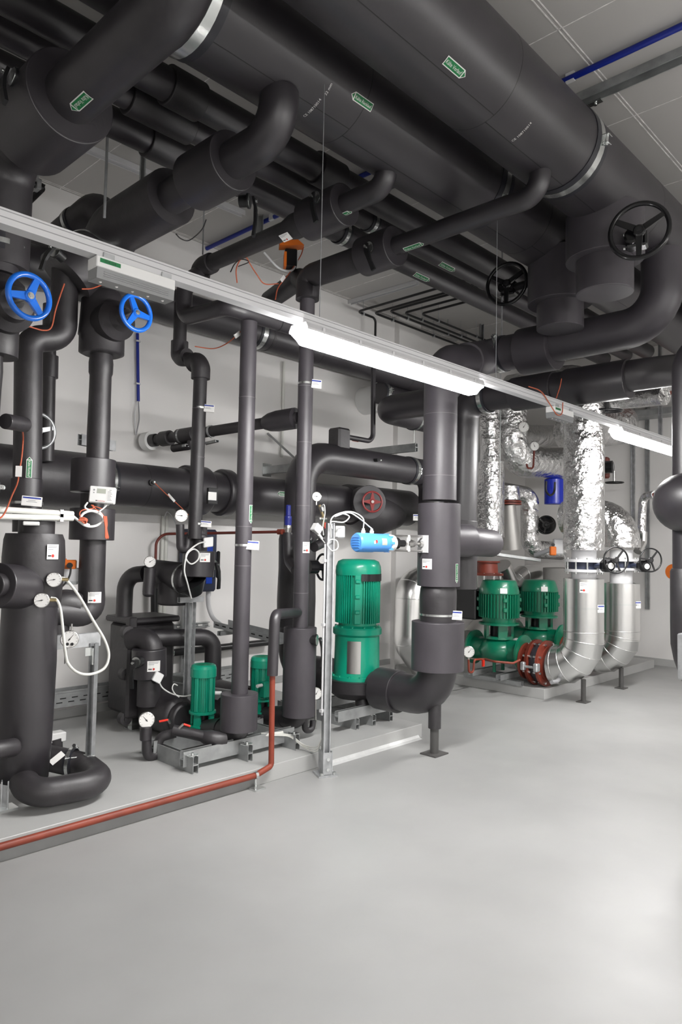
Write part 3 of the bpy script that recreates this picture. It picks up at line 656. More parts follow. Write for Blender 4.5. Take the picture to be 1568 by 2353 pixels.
# orange sensor lead from its elbow to the left upright
single('sensor_cable', MB().wire([P(448, 796, Y=UY4-0.07), P(490, 801, Y=4.45), P(520, 790, Y=4.3), P(545, 770, Y=4.15), P(557, 758, Y=4.09)], 0.004).box(P(546, 769, Y=4.12), (0.06, 0.012, 0.03), (nrm(V(0.75, 0, 0.65)), AY, nrm(V(-0.65, 0, 0.75))), 1), ['cable', 'paper'], 'orange sensor lead with white tag, from the S bend to the left grey upright', 'cable')
# ------------------------------------------------------------------ thin pipe through the wall with valves
t = thing('wall_outlet_pipe', 'thin black pipe leaving a white wall sleeve towards the right grey upright', 'pipe', (3.5, 5.85, 2.5))
e0, e1 = P(340, 1014, Y=5.80), P(686, 960, Y=4.12)
d = nrm(e1-e0); L = np.linalg.norm(e1-e0); at_ = lambda px, py: e0+d*(((P(px, py, Y=0.5*(e0[1]+e1[1]))-e0)@d))
def along(px, py):      # nearest point of the pipe axis to the view ray
    r_ = nrm(ray(px, py)); w0 = e0-EYE; b2 = d@r_; t1 = (b2*(r_@w0)-(d@w0))/(1-b2*b2); return e0+d*t1
part('insulation', MB().cyl(e0, e1, 0.046, seg=22), 'foam2', t)
part('wall_sleeve', MB().lathe(e0-d*0.03, d, [(0.085, 0), (0.085, 0.08)], 28), 'white', t)
for pa, pb, rr in (((343, 1013), (360, 1010), 0.058), ((372, 1008), (392, 1004), 0.068), ((410, 1002), (448, 995), 0.066)): part('foam_sleeve', MB().jacket(along(*pa), along(*pb), rr, 0.01), 'foam2', t)
part('valve_jacket', MB().sweep([along(610, 978), along(622, 976), along(640, 971), along(680, 961)], [0.055, 0.075, 0.085, 0.085], 26), 'foam', t)
for px in ((417, 1000), (485, 988)):
    c = along(*px); ring = part('pipe_clamp', MB().band(c, d, 0.062 if px[0] < 450 else 0.05, 0.02, 0.004), 'zinc', t)
    part('clamp_rail', MB().channel(c+V(-0.02, -0.12, -0.085), c+V(0.02, 0.12, -0.085), (0, 0, -1), 0.035, 0.02), 'strut', ring)
part('drain_branch', MB().tube([along(440, 1000)+V(0, 0, -0.03), along(440, 1000)+V(0, 0, -0.1), along(400, 1010)+V(0, 0, -0.1)], 0.035, 0.04, 18), 'foam2', t)
# blue cable conduit dropping down the back wall
t = thing('cable_conduit', 'thin blue conduit hanging on the back wall below the small blue wheel', 'conduit', (3.4, 5.86, 2.9))
ca, cb, cc = P(316, 766, Y=5.86), P(318, 922, Y=5.86), P(313, 1000, Y=5.86)
part('conduit', MB().cyl(ca, cb, 0.014, seg=12), 'conduit', t)
part('grey_cable', MB().wire([cb, P(320, 960, Y=5.86), P(316, 985, Y=5.86), cc], 0.006), 'ink', t); part('grey_cable', MB().wire([cb+V(0, 0, 0.03), P(310, 950, Y=5.87), P(311, 985, Y=5.87), cc], 0.005), 'grey', t)
for py in (784, 882): part('conduit_clip', MB().box(P(317, py, Y=5.86), (0.045, 0.03, 0.014)), 'grey', t)
# ------------------------------------------------------------------ big pump line: feed, pump, discharge
def volute_pump(root, x, y, zb, R, green, legs=True): pass
EX, EY, EZ = 4.56, 4.9, 2.46
t = thing('feed_pipe', 'thick black pipe bending down behind the right grey upright to the big pump', 'pipe', (EX, EY, 0.4))
part('insulation', MB().tube([(6.36, EY, EZ), (EX, EY, EZ), (EX, EY, 1.35)], 0.148, 0.30, 36), 'foam', t)
clamp(t, (6.20, EY, EZ), AX, 0.148, 0.05, (0, -1, -0.1))
part('foam_jacket', MB().sweep([V(EX-0.02, EY, z) for z in (1.75, 1.72, 1.66, 1.4, 1.1, 0.86, 0.84)], [0.15, 0.168, 0.178, 0.172, 0.18, 0.176, 0.155], 36, wob=0.01), 'foam2', t)
part('insulation', MB().tube([(EX-0.02, EY, 0.86), (EX-0.02, EY, 0.45), (4.6, 4.5, 0.45)], 0.155, 0.2, 32), 'foam2', t)
w = P(866, 1058, Y=EY-0.15); o = part('sensor_well', MB().lathe((w[0]-0.03, w[1]+0.02, w[2]), (0.35, -1, 0), [(0.018, 0), (0.018, 0.05)], 14), 'black', t)
part('sensor_cap', MB().sph((w[0]+0.01, w[1]-0.045, w[2]), 0.013), 'zincb', o)
# box jacket with a small pipe on top of the feed pipe
t = thing('vent_pipe', 'small black pipe dropping to a square foam block on the feed pipe', 'pipe', (4.9, EY, EZ+0.13))
bx = P(780, 1008, Y=EY); part('foam_block', MB().box((bx[0], EY, EZ+0.18), (0.17, 0.17, 0.28), None, 0, 0.02), 'foam2', t)
v0, v1 = P(858, 985, Y=EY), P(858, 868, Y=EY); part('insulation', MB().tube([(bx[0]+0.05, EY, EZ+0.25), (v0[0], EY, EZ+0.25), (v1[0], EY, 3.6)], 0.026, 0.09, 16), 'foam', t)
single('wall_sign', MB().box(P(817, 1009, Y=5.895), (0.11, 0.006, 0.06)).box(P(819, 1012, Y=5.89), (0.045, 0.004, 0.012), None, 1), ['redval', 'paper'], 'small red sign on the back wall above the feed pipe', 'sign')
# pump
PX, PY = 4.6, 4.18
t = thing('circulation_pump', 'big green pump with ribbed motor behind the steel post', 'pump', (PX, PY, 0.3))
zz = lambda py: P(825, py, X=PX)[2]
zt, zcap, zfin0, zfl1, zfl0, zbase = zz(1279), zz(1317), zz(1432), zz(1440), zz(1460), zz(1553)
part('fan_cover', MB().lathe((PX, PY, zcap-0.015), AZ, [(0.197, 0), (0.200, 0.03), (0.196, 0.075), (0.178, 0.118), (0.14, 0.135), (0.0, 0.14)], 44, 0, True), 'pump', t)
st_ = MB(); grid(st_, mapper_x((PX, PY, zcap-0.03), nrm(V(0.1, -1, 0)), 0.2), -0.16, 0.16, -0.032, 0.028, 0.002, 0, 12, 1); part('cover_strap', st_, 'black', t)
mo = MB().lathe((PX, PY, zfin0), AZ, [(0.165, -0.02), (0.165, zcap-zfin0)], 40)
for k in range(56):
    a = 2*math.pi*k/56; dr = V(math.cos(a), math.sin(a), 0)
    if math.cos(a-math.radians(222)) > 0.985: continue
    mo.box(V(PX, PY, (zfin0+zcap)/2)+dr*0.178, (0.034, 0.007, zcap-zfin0-0.02), (dr, np.cross(AZ, dr), AZ))
for a0 in (222, 42):
    a = math.radians(a0); dr = V(math.cos(a), math.sin(a), 0); mo.box(V(PX, PY, (zfin0+zcap)/2)+dr*0.176, (0.044, 0.06, zcap-zfin0-0.01), (dr, np.cross(AZ, dr), AZ), 0, 0.008)
    for q in (0.25, 0.55, 0.85): mo.box(V(PX, PY, zfin0+(zcap-zfin0)*q)+dr*0.2, (0.03, 0.045, 0.035), (dr, np.cross(AZ, dr), AZ), 0, 0.008)
part('motor_housing', mo, 'pump', t)
fl = MB().lathe((PX, PY, zfl0), AZ, [(0.19, 0), (0.212, 0.02), (0.212, zfl1-zfl0-0.012), (0.205, zfl1-zfl0), (0.16, zfl1-zfl0+0.02), (0.15, zfl1-zfl0+0.03)], 44)
for k in range(12):
    a = 2*math.pi*k/12; fl.hexa((PX+0.19*math.cos(a), PY+0.19*math.sin(a), zfl1), AZ, 0.012, 0.014)
part('motor_flange', fl, 'pump', t)
la = MB().lathe((PX, PY, zbase), AZ, [(0.225, -0.02), (0.225, 0.01), (0.198, 0.012), (0.193, zfl0-zbase)], 44)
for k in range(14):
    a = 2*math.pi*k/14; la.hexa((PX+0.212*math.cos(a), PY+0.212*math.sin(a), zbase+0.008), AZ, 0.013, 0.014)
part('lantern', la, 'pump', t)
a0, a1 = math.radians(198), math.radians(232); wdw = MB(); n_ = 8; vs = []
for i in range(n_+1):
    a = a0+(a1-a0)*i/n_
    for z in (zbase+0.045, zfl0-0.03): vs.append((PX+0.2*math.cos(a), PY+0.2*math.sin(a), z))
wdw.add(vs, [[2*i, 2*i+2, 2*i+3, 2*i+1] for i in range(n_)], 0, True); part('guard_plate', wdw, 'steel', t)
part('volute_jacket', MB().lathe((PX, PY, zbase-0.02), AZ, [(0.275, 0), (0.27, -0.02), (0.25, -0.10), (0.17, -0.16)], 40).lathe((PX, PY, zbase-0.018), AZ, [(0.275, 0), (0.2, 0.001)], 40, cap=False), 'foam2', t)
part('drain_pot', MB().tube([(PX-0.05, PY-0.1, zbase-0.08), (PX-0.05, PY-0.12, zbase-0.22)], 0.06, None, 24).sph((PX-0.05, PY-0.12, zbase-0.22), 0.06, (1, 1, 0.5)), 'foam2', t)
part('flange_jacket', MB().tube([(PX, PY-0.2, 0.43), (PX, 3.86, 0.425)], [0.13, 0.14], None, 36), 'foam2', t)
part('flange_jacket', MB().jacket((PX, 3.92, 0.425), (PX, 3.70, 0.425), 0.172, 0.012, 36), 'foam', t)
# base rails of the big pump
t = thing('pump_skid', 'slotted steel base rails under the big pump', 'frame', (4.4, 4.1, PL))
for px in ((820, 1675), (858, 1666), (897, 1655)):
    p = P(*px, Z=PL); part('cross_rail', MB().channel((p[0]-0.01, p[1]-0.02, PL+0.042), (p[0]-0.01, p[1]+0.95, PL+0.042), AZ, 0.042, 0.042, double=True), 'strut', t)
    part('end_plate', MB().box((p[0]-0.01, p[1]+0.02, PL+0.088), (0.06, 0.05, 0.006)).hexa((p[0]-0.01, p[1]+0.02, PL+0.09), AZ, 0.011, 0.014), 'zincb', t)
for y in (3.99, 4.42): part('long_rail', MB().channel((4.16, y, PL+0.131), (5.0, y, PL+0.131), AZ, 0.042, 0.042, double=True), 'strut', t)
# discharge riser with the two jackets
DX, DY = 4.6, 3.325
t = thing('discharge_riser', 'thick black upright right of the big pump with motor valve, standing on a floor foot', 'pipe', (DX, DY, 0))
zd = lambda py: P(1010, py, X=DX)[2]
mb = MB().tube([(DX+0.42, DY+0.03, 3.19), (DX, DY, 3.10), (DX, DY, zd(1150))], 0.134, 0.24, 36)
for py in (955, 1095): mb.band((DX, DY, zd(py)), AZ, 0.133, 0.004, 0.002, 36, 1)
part('insulation', mb, ['foam_lit', 'seam_lt'], t)
part('motor_valve_jacket', MB().jacket((DX, DY, zd(1347)), (DX, DY, zd(1158)), 0.168, 0.004, 40), 'foam_lit', t)
part('insulation', MB().sweep([V(DX, DY, zd(q)) for q in (1340, 1352, 1370, 1400, 1436)], [0.12, 0.142, 0.146, 0.143, 0.138], 34, wob=0.01), 'foam2', t)
part('valve_jacket', MB().jacket((DX, DY, zd(1539)), (DX, DY, zd(1428)), 0.206, 0.004, 40), 'foam_lit', t)
part('foot_elbow', MB().tube([(DX, DY, zd(1530)), (DX, DY, 0.43), (DX, 3.72, 0.43)], 0.152, 0.24, 34), 'foam', t)
part('foot_sleeve', MB().cyl((DX, DY+0.02, 0.45), (DX, DY+0.02, 0.20), 0.05, seg=22), 'foam2', t)
part('foot_post', MB().cyl((DX, DY+0.02, 0.24), (DX, DY+0.02, 0.008), 0.034, seg=18), 'post', t)
part('foot_plate', MB().box((DX, DY+0.02, 0.005), (0.17, 0.15, 0.010)), 'post', t)
n = nrm(V(-0.55, -0.85, 0)); c = V(DX, DY, zd(1412)); id_plate(t, P(1048, 1414, X=DX+0.02), nrm(V(0.8, -0.6, -0.05)), nrm(V(-0.6, -0.8, 0.05)), c, AZ, 0.141, 0.10, 0.07)
p, q, n = hit(981, 1296, (DX, DY, 0), AZ, 0.168); info_sticker(t, q, np.cross(AZ, n), n, 0.168, 0.09, 0.08)
p, q, n = hit(1050, 1318, (DX, DY, 0), AZ, 0.168); flow_label(t, 'Kälte Vorlauf', q, AZ, n, 0.168, L=0.15, W=0.034, head=-1)
part('branch_stub', MB().tube([(DX, DY, zd(1240)), (DX+0.33, DY-0.04, zd(1240)), ], 0.135, None, 34), 'foam_lit', t)
o = part('branch_stub', MB().jacket((DX+0.30, DY-0.04, zd(1242)), (DX+0.75, DY-0.02, zd(1245)), 0.118, 0.02, 34), 'foam_lit', t)
# light blue actuator on a yoke, pointing to the left
az = zd(1249); a0 = V(DX-0.10, DY-0.10, az); dr = nrm(P(840, 1245, X=4.02)-P(985, 1250, X=4.47)); dr = nrm(V(-0.72, 0.10, 0.0)); o0 = P(978, 1250, X=4.46)
t = thing('valve_actuator', 'light blue motor actuator on a steel yoke, pointing left from the thick upright', 'actuator', o0)
sd = nrm(np.cross(AZ, dr)); K = 0.215
part('yoke_plate', MB().box(o0+dr*0.02, (0.008, 0.11, 0.135), (dr, sd, AZ)), 'grey', t)
part('spindle_cone', MB().lathe(o0+dr*0.0, -dr, [(0.06, 0), (0.05, 0.04), (0.035, 0.09)], 20), 'black', t)
for z in (-0.055, 0.055):
    part('yoke_rod', MB().cyl(o0+AZ*z+dr*0.02, o0+AZ*z+dr*0.30, 0.008, seg=10), 'steel', t)
part('spindle', MB().lathe(o0+dr*0.03, dr, [(0.022, 0), (0.022, 0.02), (0.010, 0.022), (0.010, 0.06), (0.024, 0.062), (0.03, 0.085), (0.024, 0.11), (0.010, 0.112), (0.010, 0.17)], 18), 'steel', t)
part('spindle_bush', MB().lathe(o0+dr*0.17, dr, [(0.026, 0), (0.026, 0.05), (0.044, 0.052), (0.044, 0.075)], 22), 'black', t)
part('yoke_bridge', MB().box(o0+dr*0.135, (0.018, 0.03, 0.13), (dr, sd, AZ), 0, 0.006), 'white', t)
part('collar', MB().lathe(o0+dr*0.25, dr, [(0.050, 0), (0.062, 0.01), (0.066, 0.035), (0.058, 0.05)], 28), 'white', t)
bd = MB().lathe(o0+dr*0.295, dr, [(0.058, 0), (0.067, 0.01), (0.067, 0.11), (0.070, 0.112), (0.070, 0.215), (0.062, 0.225), (0.0, 0.228)], 36)
for k in range(8): bd.box(o0+dr*0.30+(sd*math.cos(k*math.pi/4)+AZ*math.sin(k*math.pi/4))*0.06, (0.03, 0.018, 0.018), (dr, sd, AZ))
for k in range(5): bd.box(o0+dr*0.523+sd*0+AZ*(-0.036+0.018*k), (0.004, 0.08, 0.004), (dr, sd, AZ))
b = part('motor_housing', bd, 'blueact', t)
f = mapper(o0+dr*0.36, -dr, nrm(V(-0.12, -1, 0.12)), 0.0675); wd = MB(); grid(wd, f, -0.018, 0.018, -0.025, 0.025, 0.001, 0, 1, 4); part('rating_window', wd, 'lcd', b)
f = mapper(o0+dr*0.42, -dr, nrm(V(-0.12, -1, 0.12)), 0.0702); lg = MB(); ring_ = [f(0.008*math.cos(k*math.pi/6), 0.013*math.sin(k*math.pi/6), 0.001) for k in range(12)]; lg.flat(ring_, 0); ring_ = [f(-0.012+0.007*math.cos(k*math.pi/6), -0.006+0.012*math.sin(k*math.pi/6), 0.001) for k in range(12)]; lg.flat(ring_, 1); part('round_emblem', lg, ['reddot', 'paper'], b)
g1, g2 = o0+dr*0.41+AZ*0.072, o0+dr*0.47+AZ*0.072
for g in (g1, g2): part('cable_gland', MB().lathe(g, AZ, [(0.013, -0.01), (0.013, 0.014), (0.009, 0.016), (0.008, 0.03)], 12), 'paper', t)
for ch in t.children_recursive:      # the housing and yoke are long and slim
    for vv in ch.data.vertices:
        q = V(*vv.co); vv.co = q+dr*(q@dr)*0.35
g1, g2 = o0+dr*0.41*1.35+AZ*0.072, o0+dr*0.47*1.35+AZ*0.072
# steel post with cables, in front of the big pump
ST = V(3.62, 3.57, 0)
t = thing('steel_post', 'galvanised strut post bolted to the floor in front of the big pump', 'post', ST)
ztop = P(770, 1203, Y=3.57)[2]
part('post_profile', MB().channel((ST[0], ST[1], 0.03), (ST[0], ST[1], ztop), nrm(V(-0.55, -0.83, 0)), 0.050, 0.045, double=False).channel((ST[0], ST[1], 0.03), (ST[0], ST[1], ztop), nrm(V(0.45, 0.9, 0)), 0.045, 0.035), 'zinc', t)
ft = MB(); fx, fy = nrm(V(0.9, -0.45, 0)), nrm(V(0.45, 0.9, 0))
ft.box(ST+V(0, 0, 0.006), (0.14, 0.14, 0.012), (fx, fy, AZ)); ft.box(ST+V(0, 0, 0.09)-fx*0.03, (0.008, 0.11, 0.16), (fx, fy, AZ)); ft.box(ST+V(0, 0, 0.09)+fx*0.03, (0.008, 0.11, 0.16), (fx, fy, AZ)); ft.box(ST+V(0, 0, 0.09)-fy*0.05, (0.07, 0.006, 0.15), (fx, fy, AZ))
o = part('floor_bracket', ft, 'zinc', t)
for sx in (-1, 1): part('anchor_bolt', MB().hexa(ST+fx*0.0+fy*0.0+V(0, 0, 0.012)-fy*0.06+fx*sx*0.045, AZ, 0.012, 0.02), 'zincb', o)
for q in (0.05, 0.12): part('bracket_bolt', MB().hexa(ST-fy*0.053+V(0, 0, q), -fy, 0.012, 0.01), 'zincb', o)
part('conduit', MB().cyl(ST+V(-0.045, 0.0, 0.42), ST+V(-0.045, 0.0, ztop-0.15), 0.0075, seg=12), 'grey', t)
for z in (0.45, 1.05, 1.5): part('conduit_clip', MB().box(ST+V(-0.045, 0, z), (0.03, 0.026, 0.02)), 'grey', t)
part('junction_box', MB().box(P(782, 1222, Y=3.57)+V(0.0, 0, 0), (0.075, 0.035, 0.085), None, 0, 0.006), 'white', t)
top = V(ST[0]-0.02, ST[1]-0.03, ztop)
def cablething(label, pts, r=0.005, m='wcable', n=8, nm='cable'): return single(nm, MB().wire(pts, r, 7, 0, n), m, label, 'cable')
Pa = lambda x, y, yy=3.5: P(x, y, Y=yy)
cablething('white cable arching from the post top to the light blue actuator, upper of two', [top+V(0, 0, -0.1), Pa(762, 1192), Pa(790, 1177), Pa(815, 1178), Pa(835, 1192, 3.42), g2+AZ*0.03])
cablething('white cable looping at the post top to the light blue actuator, lower of two', [Pa(764, 1215), Pa(762, 1199), Pa(790, 1200), Pa(803, 1187), Pa(785, 1180), Pa(770, 1187), Pa(800, 1178), Pa(822, 1188, 3.45), g1+AZ*0.03])
# gauge and sensor fittings on the right upright
t = thing('sensor_assembly', 'white sensor head and gauge on pipework behind the right grey upright', 'sensor', P(745, 1250, Y=4.25))
gauge(t, P(728, 1141, Y=4.30), nrm(V(-0.5, -0.86, 0.05)), 0.042, needle=3.1, stem=0.03)
part('stem_pipe', MB().tube([P(734, 1160, Y=4.3), P(744, 1190, Y=4.3), P(742, 1225, Y=4.3)], 0.012, 0.02, 12), 'brass', t)
part('valve_cross', MB().box(P(742, 1192, Y=4.3), (0.09, 0.03, 0.025), None, 0, 0.006).lathe(P(738, 1163, Y=4.28), (0.3, -0.2, -0.9), [(0.012, 0), (0.018, 0.01), (0.018, 0.045), (0.01, 0.05)], 12), 'steel', t)
part('lever_grip', MB().box(P(748, 1211, Y=4.26), (0.018, 0.01, 0.075), None, 0, 0.004), 'redgrip', t)
part('foam_elbow', MB().tube([P(712, 1236, Y=4.1), P(728, 1225, Y=4.22), P(742, 1222, Y=4.3)], 0.045, 0.03, 20), 'foam2', t)
part('foam_elbow', MB().tube([P(745, 1225, Y=4.3), P(742, 1247, Y=4.3), P(722, 1257, Y=4.25)], 0.042, 0.05, 20), 'foam2', t)
o = part('sensor_head', MB().box(P(728, 1215, Y=4.08), (0.075, 0.06, 0.07), (nrm(V(0.8, 0, -0.55)), AY, nrm(V(0.55, 0, 0.8))), 0, 0.006), 'white', t)
part('cable_gland', MB().cyl(P(733, 1228, Y=4.06), P(740, 1238, Y=4.06), 0.012, seg=12), 'white', o)
part('black_neck', MB().cyl(P(718, 1232, Y=4.12), P(706, 1243, Y=4.1), 0.035, seg=18), 'black', t)
cablething('white cable curling once beside the steel post, from the sensor head', [P(735, 1232, Y=4.05), P(750, 1252, Y=3.9), P(765, 1266, Y=3.56), P(777, 1258, Y=3.53), P(774, 1243, Y=3.53), P(760, 1240, Y=3.53), P(753, 1252, Y=3.53), P(762, 1265, Y=3.52), P(772, 1264, Y=3.52)])
cablething('white cable rising beside the gauge stem behind the right grey upright', [P(737, 1165, Y=4.25), P(745, 1160, Y=4.2), P(747, 1180, Y=4.2), P(742, 1210, Y=4.2), P(744, 1230, Y=4.2)])
# safety valve with the thin red pipe
t = thing('safety_valve', 'purple blue safety valve with red drain pipe left of the right grey upright', 'valve', P(662, 1225, Y=4.45))
b0, b1 = P(662, 1207, Y=4.45), P(664, 1168, Y=4.45)
part('spring_housing', MB().lathe(b0, AZ, [(0.030, 0), (0.032, 0.06), (0.030, 0.075), (0.022, 0.08), (0.022, 0.165), (0.014, 0.172)], 20), 'bluedk', t)
part('valve_body', MB().lathe(b0, -AZ, [(0.03, 0), (0.032, 0.02), (0.03, 0.06), (0.012, 0.065), (0.012, 0.08)], 8), 'steel', t)
pr = [P(646, 1222, Y=4.5), P(500, 1225, Y=5.3), P(375, 1227, Y=5.78), P(359, 1245, Y=5.78), P(357, 1305, Y=5.78)]
part('union_nut', MB().hexa(P(640, 1222, Y=4.52), pr[0]-pr[1], 0.026, 0.05), 'redval', t)
part('drain_pipe', MB().tube([P(655, 1222, Y=4.46)]+pr, 0.0125, [0.02, 0.05, 0.10, 0.1], 12), 'reddk', t)
part('inlet_insulation', MB().tube([b0-AZ*0.07, P(664, 1290, Y=4.4), P(680, 1310, Y=4.2)], 0.042, 0.1, 20), 'foam2', t)
# small gear valve on the feed side, wheel seen between upright and post
t = thing('gear_valve', 'black spoked wheel half hidden between right grey upright and steel post', 'valve', P(735, 1303, Y=4.35))
c = P(742, 1303, Y=4.3); gx = nrm(V(0.97, -0.24, 0)); handwheel(t, c, gx, 0.118, 'blackgl', 0.010, 3, 0.4)
part('gear_box', MB().lathe(c-gx*0.14, gx, [(0.06, 0), (0.06, 0.08), (0.03, 0.09), (0.03, 0.13)], 20), 'blackgl', t)
# bypass pipe from the upright to the red floor pipe
t = thing('bypass_pipe', 'black foam elbow pipe in front of the right upright, ending in a red pipe', 'pipe', (3.5, 3.72, 0.1))
q0 = P(684, 1407, Y=4.02); q1 = P(632, 1412, Y=3.70)
part('insulation', MB().tube([q0, (q1[0], 3.70, q1[2]), (q1[0]-0.01, 3.70, P(626, 1552, Y=3.70)[2])], 0.037, 0.06, 24), 'foam', t)
zc = P(624, 1785, Y=3.66)
rb = [(q1[0]-0.01, 3.70, P(626, 1550, Y=3.70)[2]), (q1[0]-0.01, 3.69, 0.115)]
part('red_pipe', MB().tube([rb[0], rb[1], (q1[0]-0.15, 3.68, 0.085), (-1.2, 3.69, 0.085)], 0.0195, [0.03, 0.03], 18), 'red', t)
cl = P(588, 1780, Y=3.68); ring = part('pipe_clamp', MB().band((cl[0], 3.68, 0.085), AX, 0.021, 0.022, 0.003), 'zincb', t)
part('clamp_stud', MB().cyl((cl[0], 3.68, 0.062), (cl[0], 3.68, 0.0), 0.009, seg=10), 'zincb', ring)
part('clamp_foot', MB().box((cl[0], 3.66, 0.006), (0.09, 0.07, 0.010)).hexa((cl[0]-0.03, 3.645, 0.01), AZ, 0.009, 0.012), 'zincb', ring)
# ------------------------------------------------------------------ drain stubs with gear valves under the mains
def stub_valve(label, x, y, ztop, z1, z2, r1, r2, wc, wax, R):
    t = thing('gear_valve', label, 'valve', (x, y, z2))
    part('valve_jacket', MB().jacket((x, y, z1), (x, y, ztop), r1, 0.004, 44), 'foam_lit', t)
    part('stub_jacket', MB().jacket((x, y, z2), (x, y, z1+0.05), r2, 0.004, 44), 'foam_lit', t)
    handwheel(t, wc, wax, R, 'blackgl', R*0.085, 3, 0.5, stem=0.10, stemr=0.014, hubr=R*0.2)
    g = np.asarray(wc)-nrm(wax)*0.13; gb = MB(); sd = nrm(np.cross(AZ, wax))
    gb.box(g-sd*0.03, (0.10, 0.13, 0.12), (nrm(wax), sd, AZ), 0, 0.012); gb.lathe(g+nrm(wax)*0.05-sd*0.05, nrm(wax), [(0.05, 0), (0.05, 0.03), (0.035, 0.035)], 20)
    o = part('gear_box', gb, 'blackgl', t)
    for a in (-1, 1): part('cover_bolt', MB().hexa(g-sd*0.10+AZ*0.045*a, -sd, 0.010, 0.012), 'zincb', o)
    part('bonnet', MB().cyl(g-sd*0.02, V(x, y, g[2])+nrm(g-V(x, y, g[2]))*r1*0.9, 0.035, seg=16), 'black', t)
w1 = P(1470, 530, X=4.45)
stub_valve('gear valve with black wheel hanging under the nearest main at right', 4.74, 2.05, 3.95, P(1390, 600, X=4.74)[2], P(1390, 675, X=4.74)[2], 0.26, 0.19, w1, (-1, -0.25, 0), 0.19)
w2 = P(1165, 652, X=5.1)
stub_valve('gear valve with black wheel hanging under the second main, further left', 5.18, 2.60, 3.95, P(1288, 700, Y=2.60)[2], P(1288, 757, Y=2.60)[2], 0.25, 0.18, w2, (-1, -0.15, 0), 0.185)
# ------------------------------------------------------------------ the two risers at right that feed the uprights
PZ = 3.345
t = thing('riser_pipe', 'thick black pipe curving up at right into the nearest main, upper of two', 'pipe', (5.5, 1.93, PZ-0.15))
part('insulation', MB().tube([(5.01, 3.36, PZ-0.155), (5.5, 3.48, PZ), (5.5, 1.93, PZ), (5.5, 1.93, 3.88)], 0.153, [0.16, 0.28], 36), 'foam_lit', t)
part('valve_jacket', MB().jacket((5.5, 2.80, PZ-0.02), (5.5, 3.11, PZ-0.02), 0.20, 0.004, 40), 'foam_lit', t)
clamp(t, (5.5, 3.32, PZ), AY, 0.153, 0.05, (-0.6, 0, 0.7))
t = thing('riser_pipe', 'thick dark pipe curving away at right below the upper one', 'pipe', (5.35, 1.9, 2.8)); QX, QZ = 5.35, 2.935
part('insulation', MB().tube([(QX, 3.41, QZ), (QX, 2.02, QZ), (QX+0.45, 1.80, QZ+0.10), (QX+1.1, 1.75, QZ+0.3)], 0.12, [0.3, 0.2], 36), 'foam', t)
part('valve_jacket', MB().jacket((QX, 2.12, QZ-0.02), (QX, 2.62, QZ-0.02), 0.15, 0.004, 40), 'foam', t); part('valve_jacket', MB().jacket((QX, 2.72, QZ-0.01), (QX, 3.10, QZ-0.01), 0.142, 0.004, 40), 'foam', t)
clamp(t, (QX, 3.38, QZ), AY, 0.128, 0.04, (-0.6, 0, 0.7))
t = thing('discharge_riser', 'thick dark upright just behind the motor valve upright', 'pipe', (5.3, 3.6, 1.5))
part('insulation', MB().tube([(5.35, 3.42, QZ), (5.35, 3.60, QZ), (5.3, 3.60, 1.25)], 0.13, 0.17, 36), 'foam', t)
part('flange_jacket', MB().jacket((5.3, 3.60, 1.25), (5.3, 3.60, 1.85), 0.15, 0.012, 36), 'foam2', t)
# looped pipe behind
t = thing('looped_pipe', 'thick black pipe bending round in a bow left of the motor valve upright', 'pipe', (5.5, 4.3, 2.9))
part('insulation', MB().tube([(5.36, 3.74, 2.98), (5.36, 4.60, 2.98), (6.5, 4.62, 2.98)], 0.128, 0.22, 34), 'foam', t)
cl = (5.92, 4.62, 2.98); clamp(t, cl, AX, 0.128, 0.03, (0, -0.7, 0.7))
part('clamp_stud', MB().cyl((5.92, 4.62, 2.85), (5.92, 4.62, 2.71), 0.008, seg=8), 'zincb', t)
c0 = P(958, 1024, Y=4.55); c1 = c0+V(0, 1.30, 0)
single('support_channel', MB().channel((c0[0], c0[1], 2.655), (c0[0], WALLY-0.005, 2.655), AZ*-1, 0.042, 0.042, double=True), 'strut', 'steel support channel from the back wall under the bowed black pipe', 'bracket')
# pipe stub with plate, dropping from the feed pipe end
t = thing('drop_pipe', 'dark pipe stub with white plate and sticker between big pump and motor valve upright', 'pipe', (6.5, EY, 1.65))
part('insulation', MB().tube([(6.38, EY, EZ), (6.62, EY, EZ), (6.62, EY, 1.62)], 0.148, 0.2, 32), 'foam', t)
n = nrm(V(-0.75, -0.66, 0)); id_plate(t, P(957, 1189, Y=EY-0.16), nrm(V(0.66, -0.75, 0)), n, (6.62, EY, P(957, 1189, Y=EY-0.16)[2]), AZ, 0.15, 0.07, 0.07)
p, q, n = hit(937, 1216, (6.62, EY, 0), AZ, 0.148); info_sticker(t, q, None, n, 0.148, 0.10, 0.08)
# wall sleeve duct
s0 = P(838, 922, Y=WALLY-0.01); single('wall_sleeve', MB().cyl((s0[0], WALLY-0.004, s0[2]), (s0[0], WALLY-0.26, s0[2]), 0.17, seg=32), 'white', 'pale round duct stub on the back wall above the feed pipe', 'duct')
t = thing('header_branch', 'black pipe with steel clamp under the high wall pipe, behind the bowed pipe', 'pipe', (6.9, 5.4, 3.35)); h0 = P(872, 903, Y=5.35)
part('insulation', MB().cyl((h0[0], 5.35, h0[2]), (h0[0]+1.2, 5.35, h0[2]), 0.12, seg=28), 'foam', t); clamp(t, (h0[0]+0.05, 5.35, h0[2]), AX, 0.12, 0.05, (0, -1, 0.2))
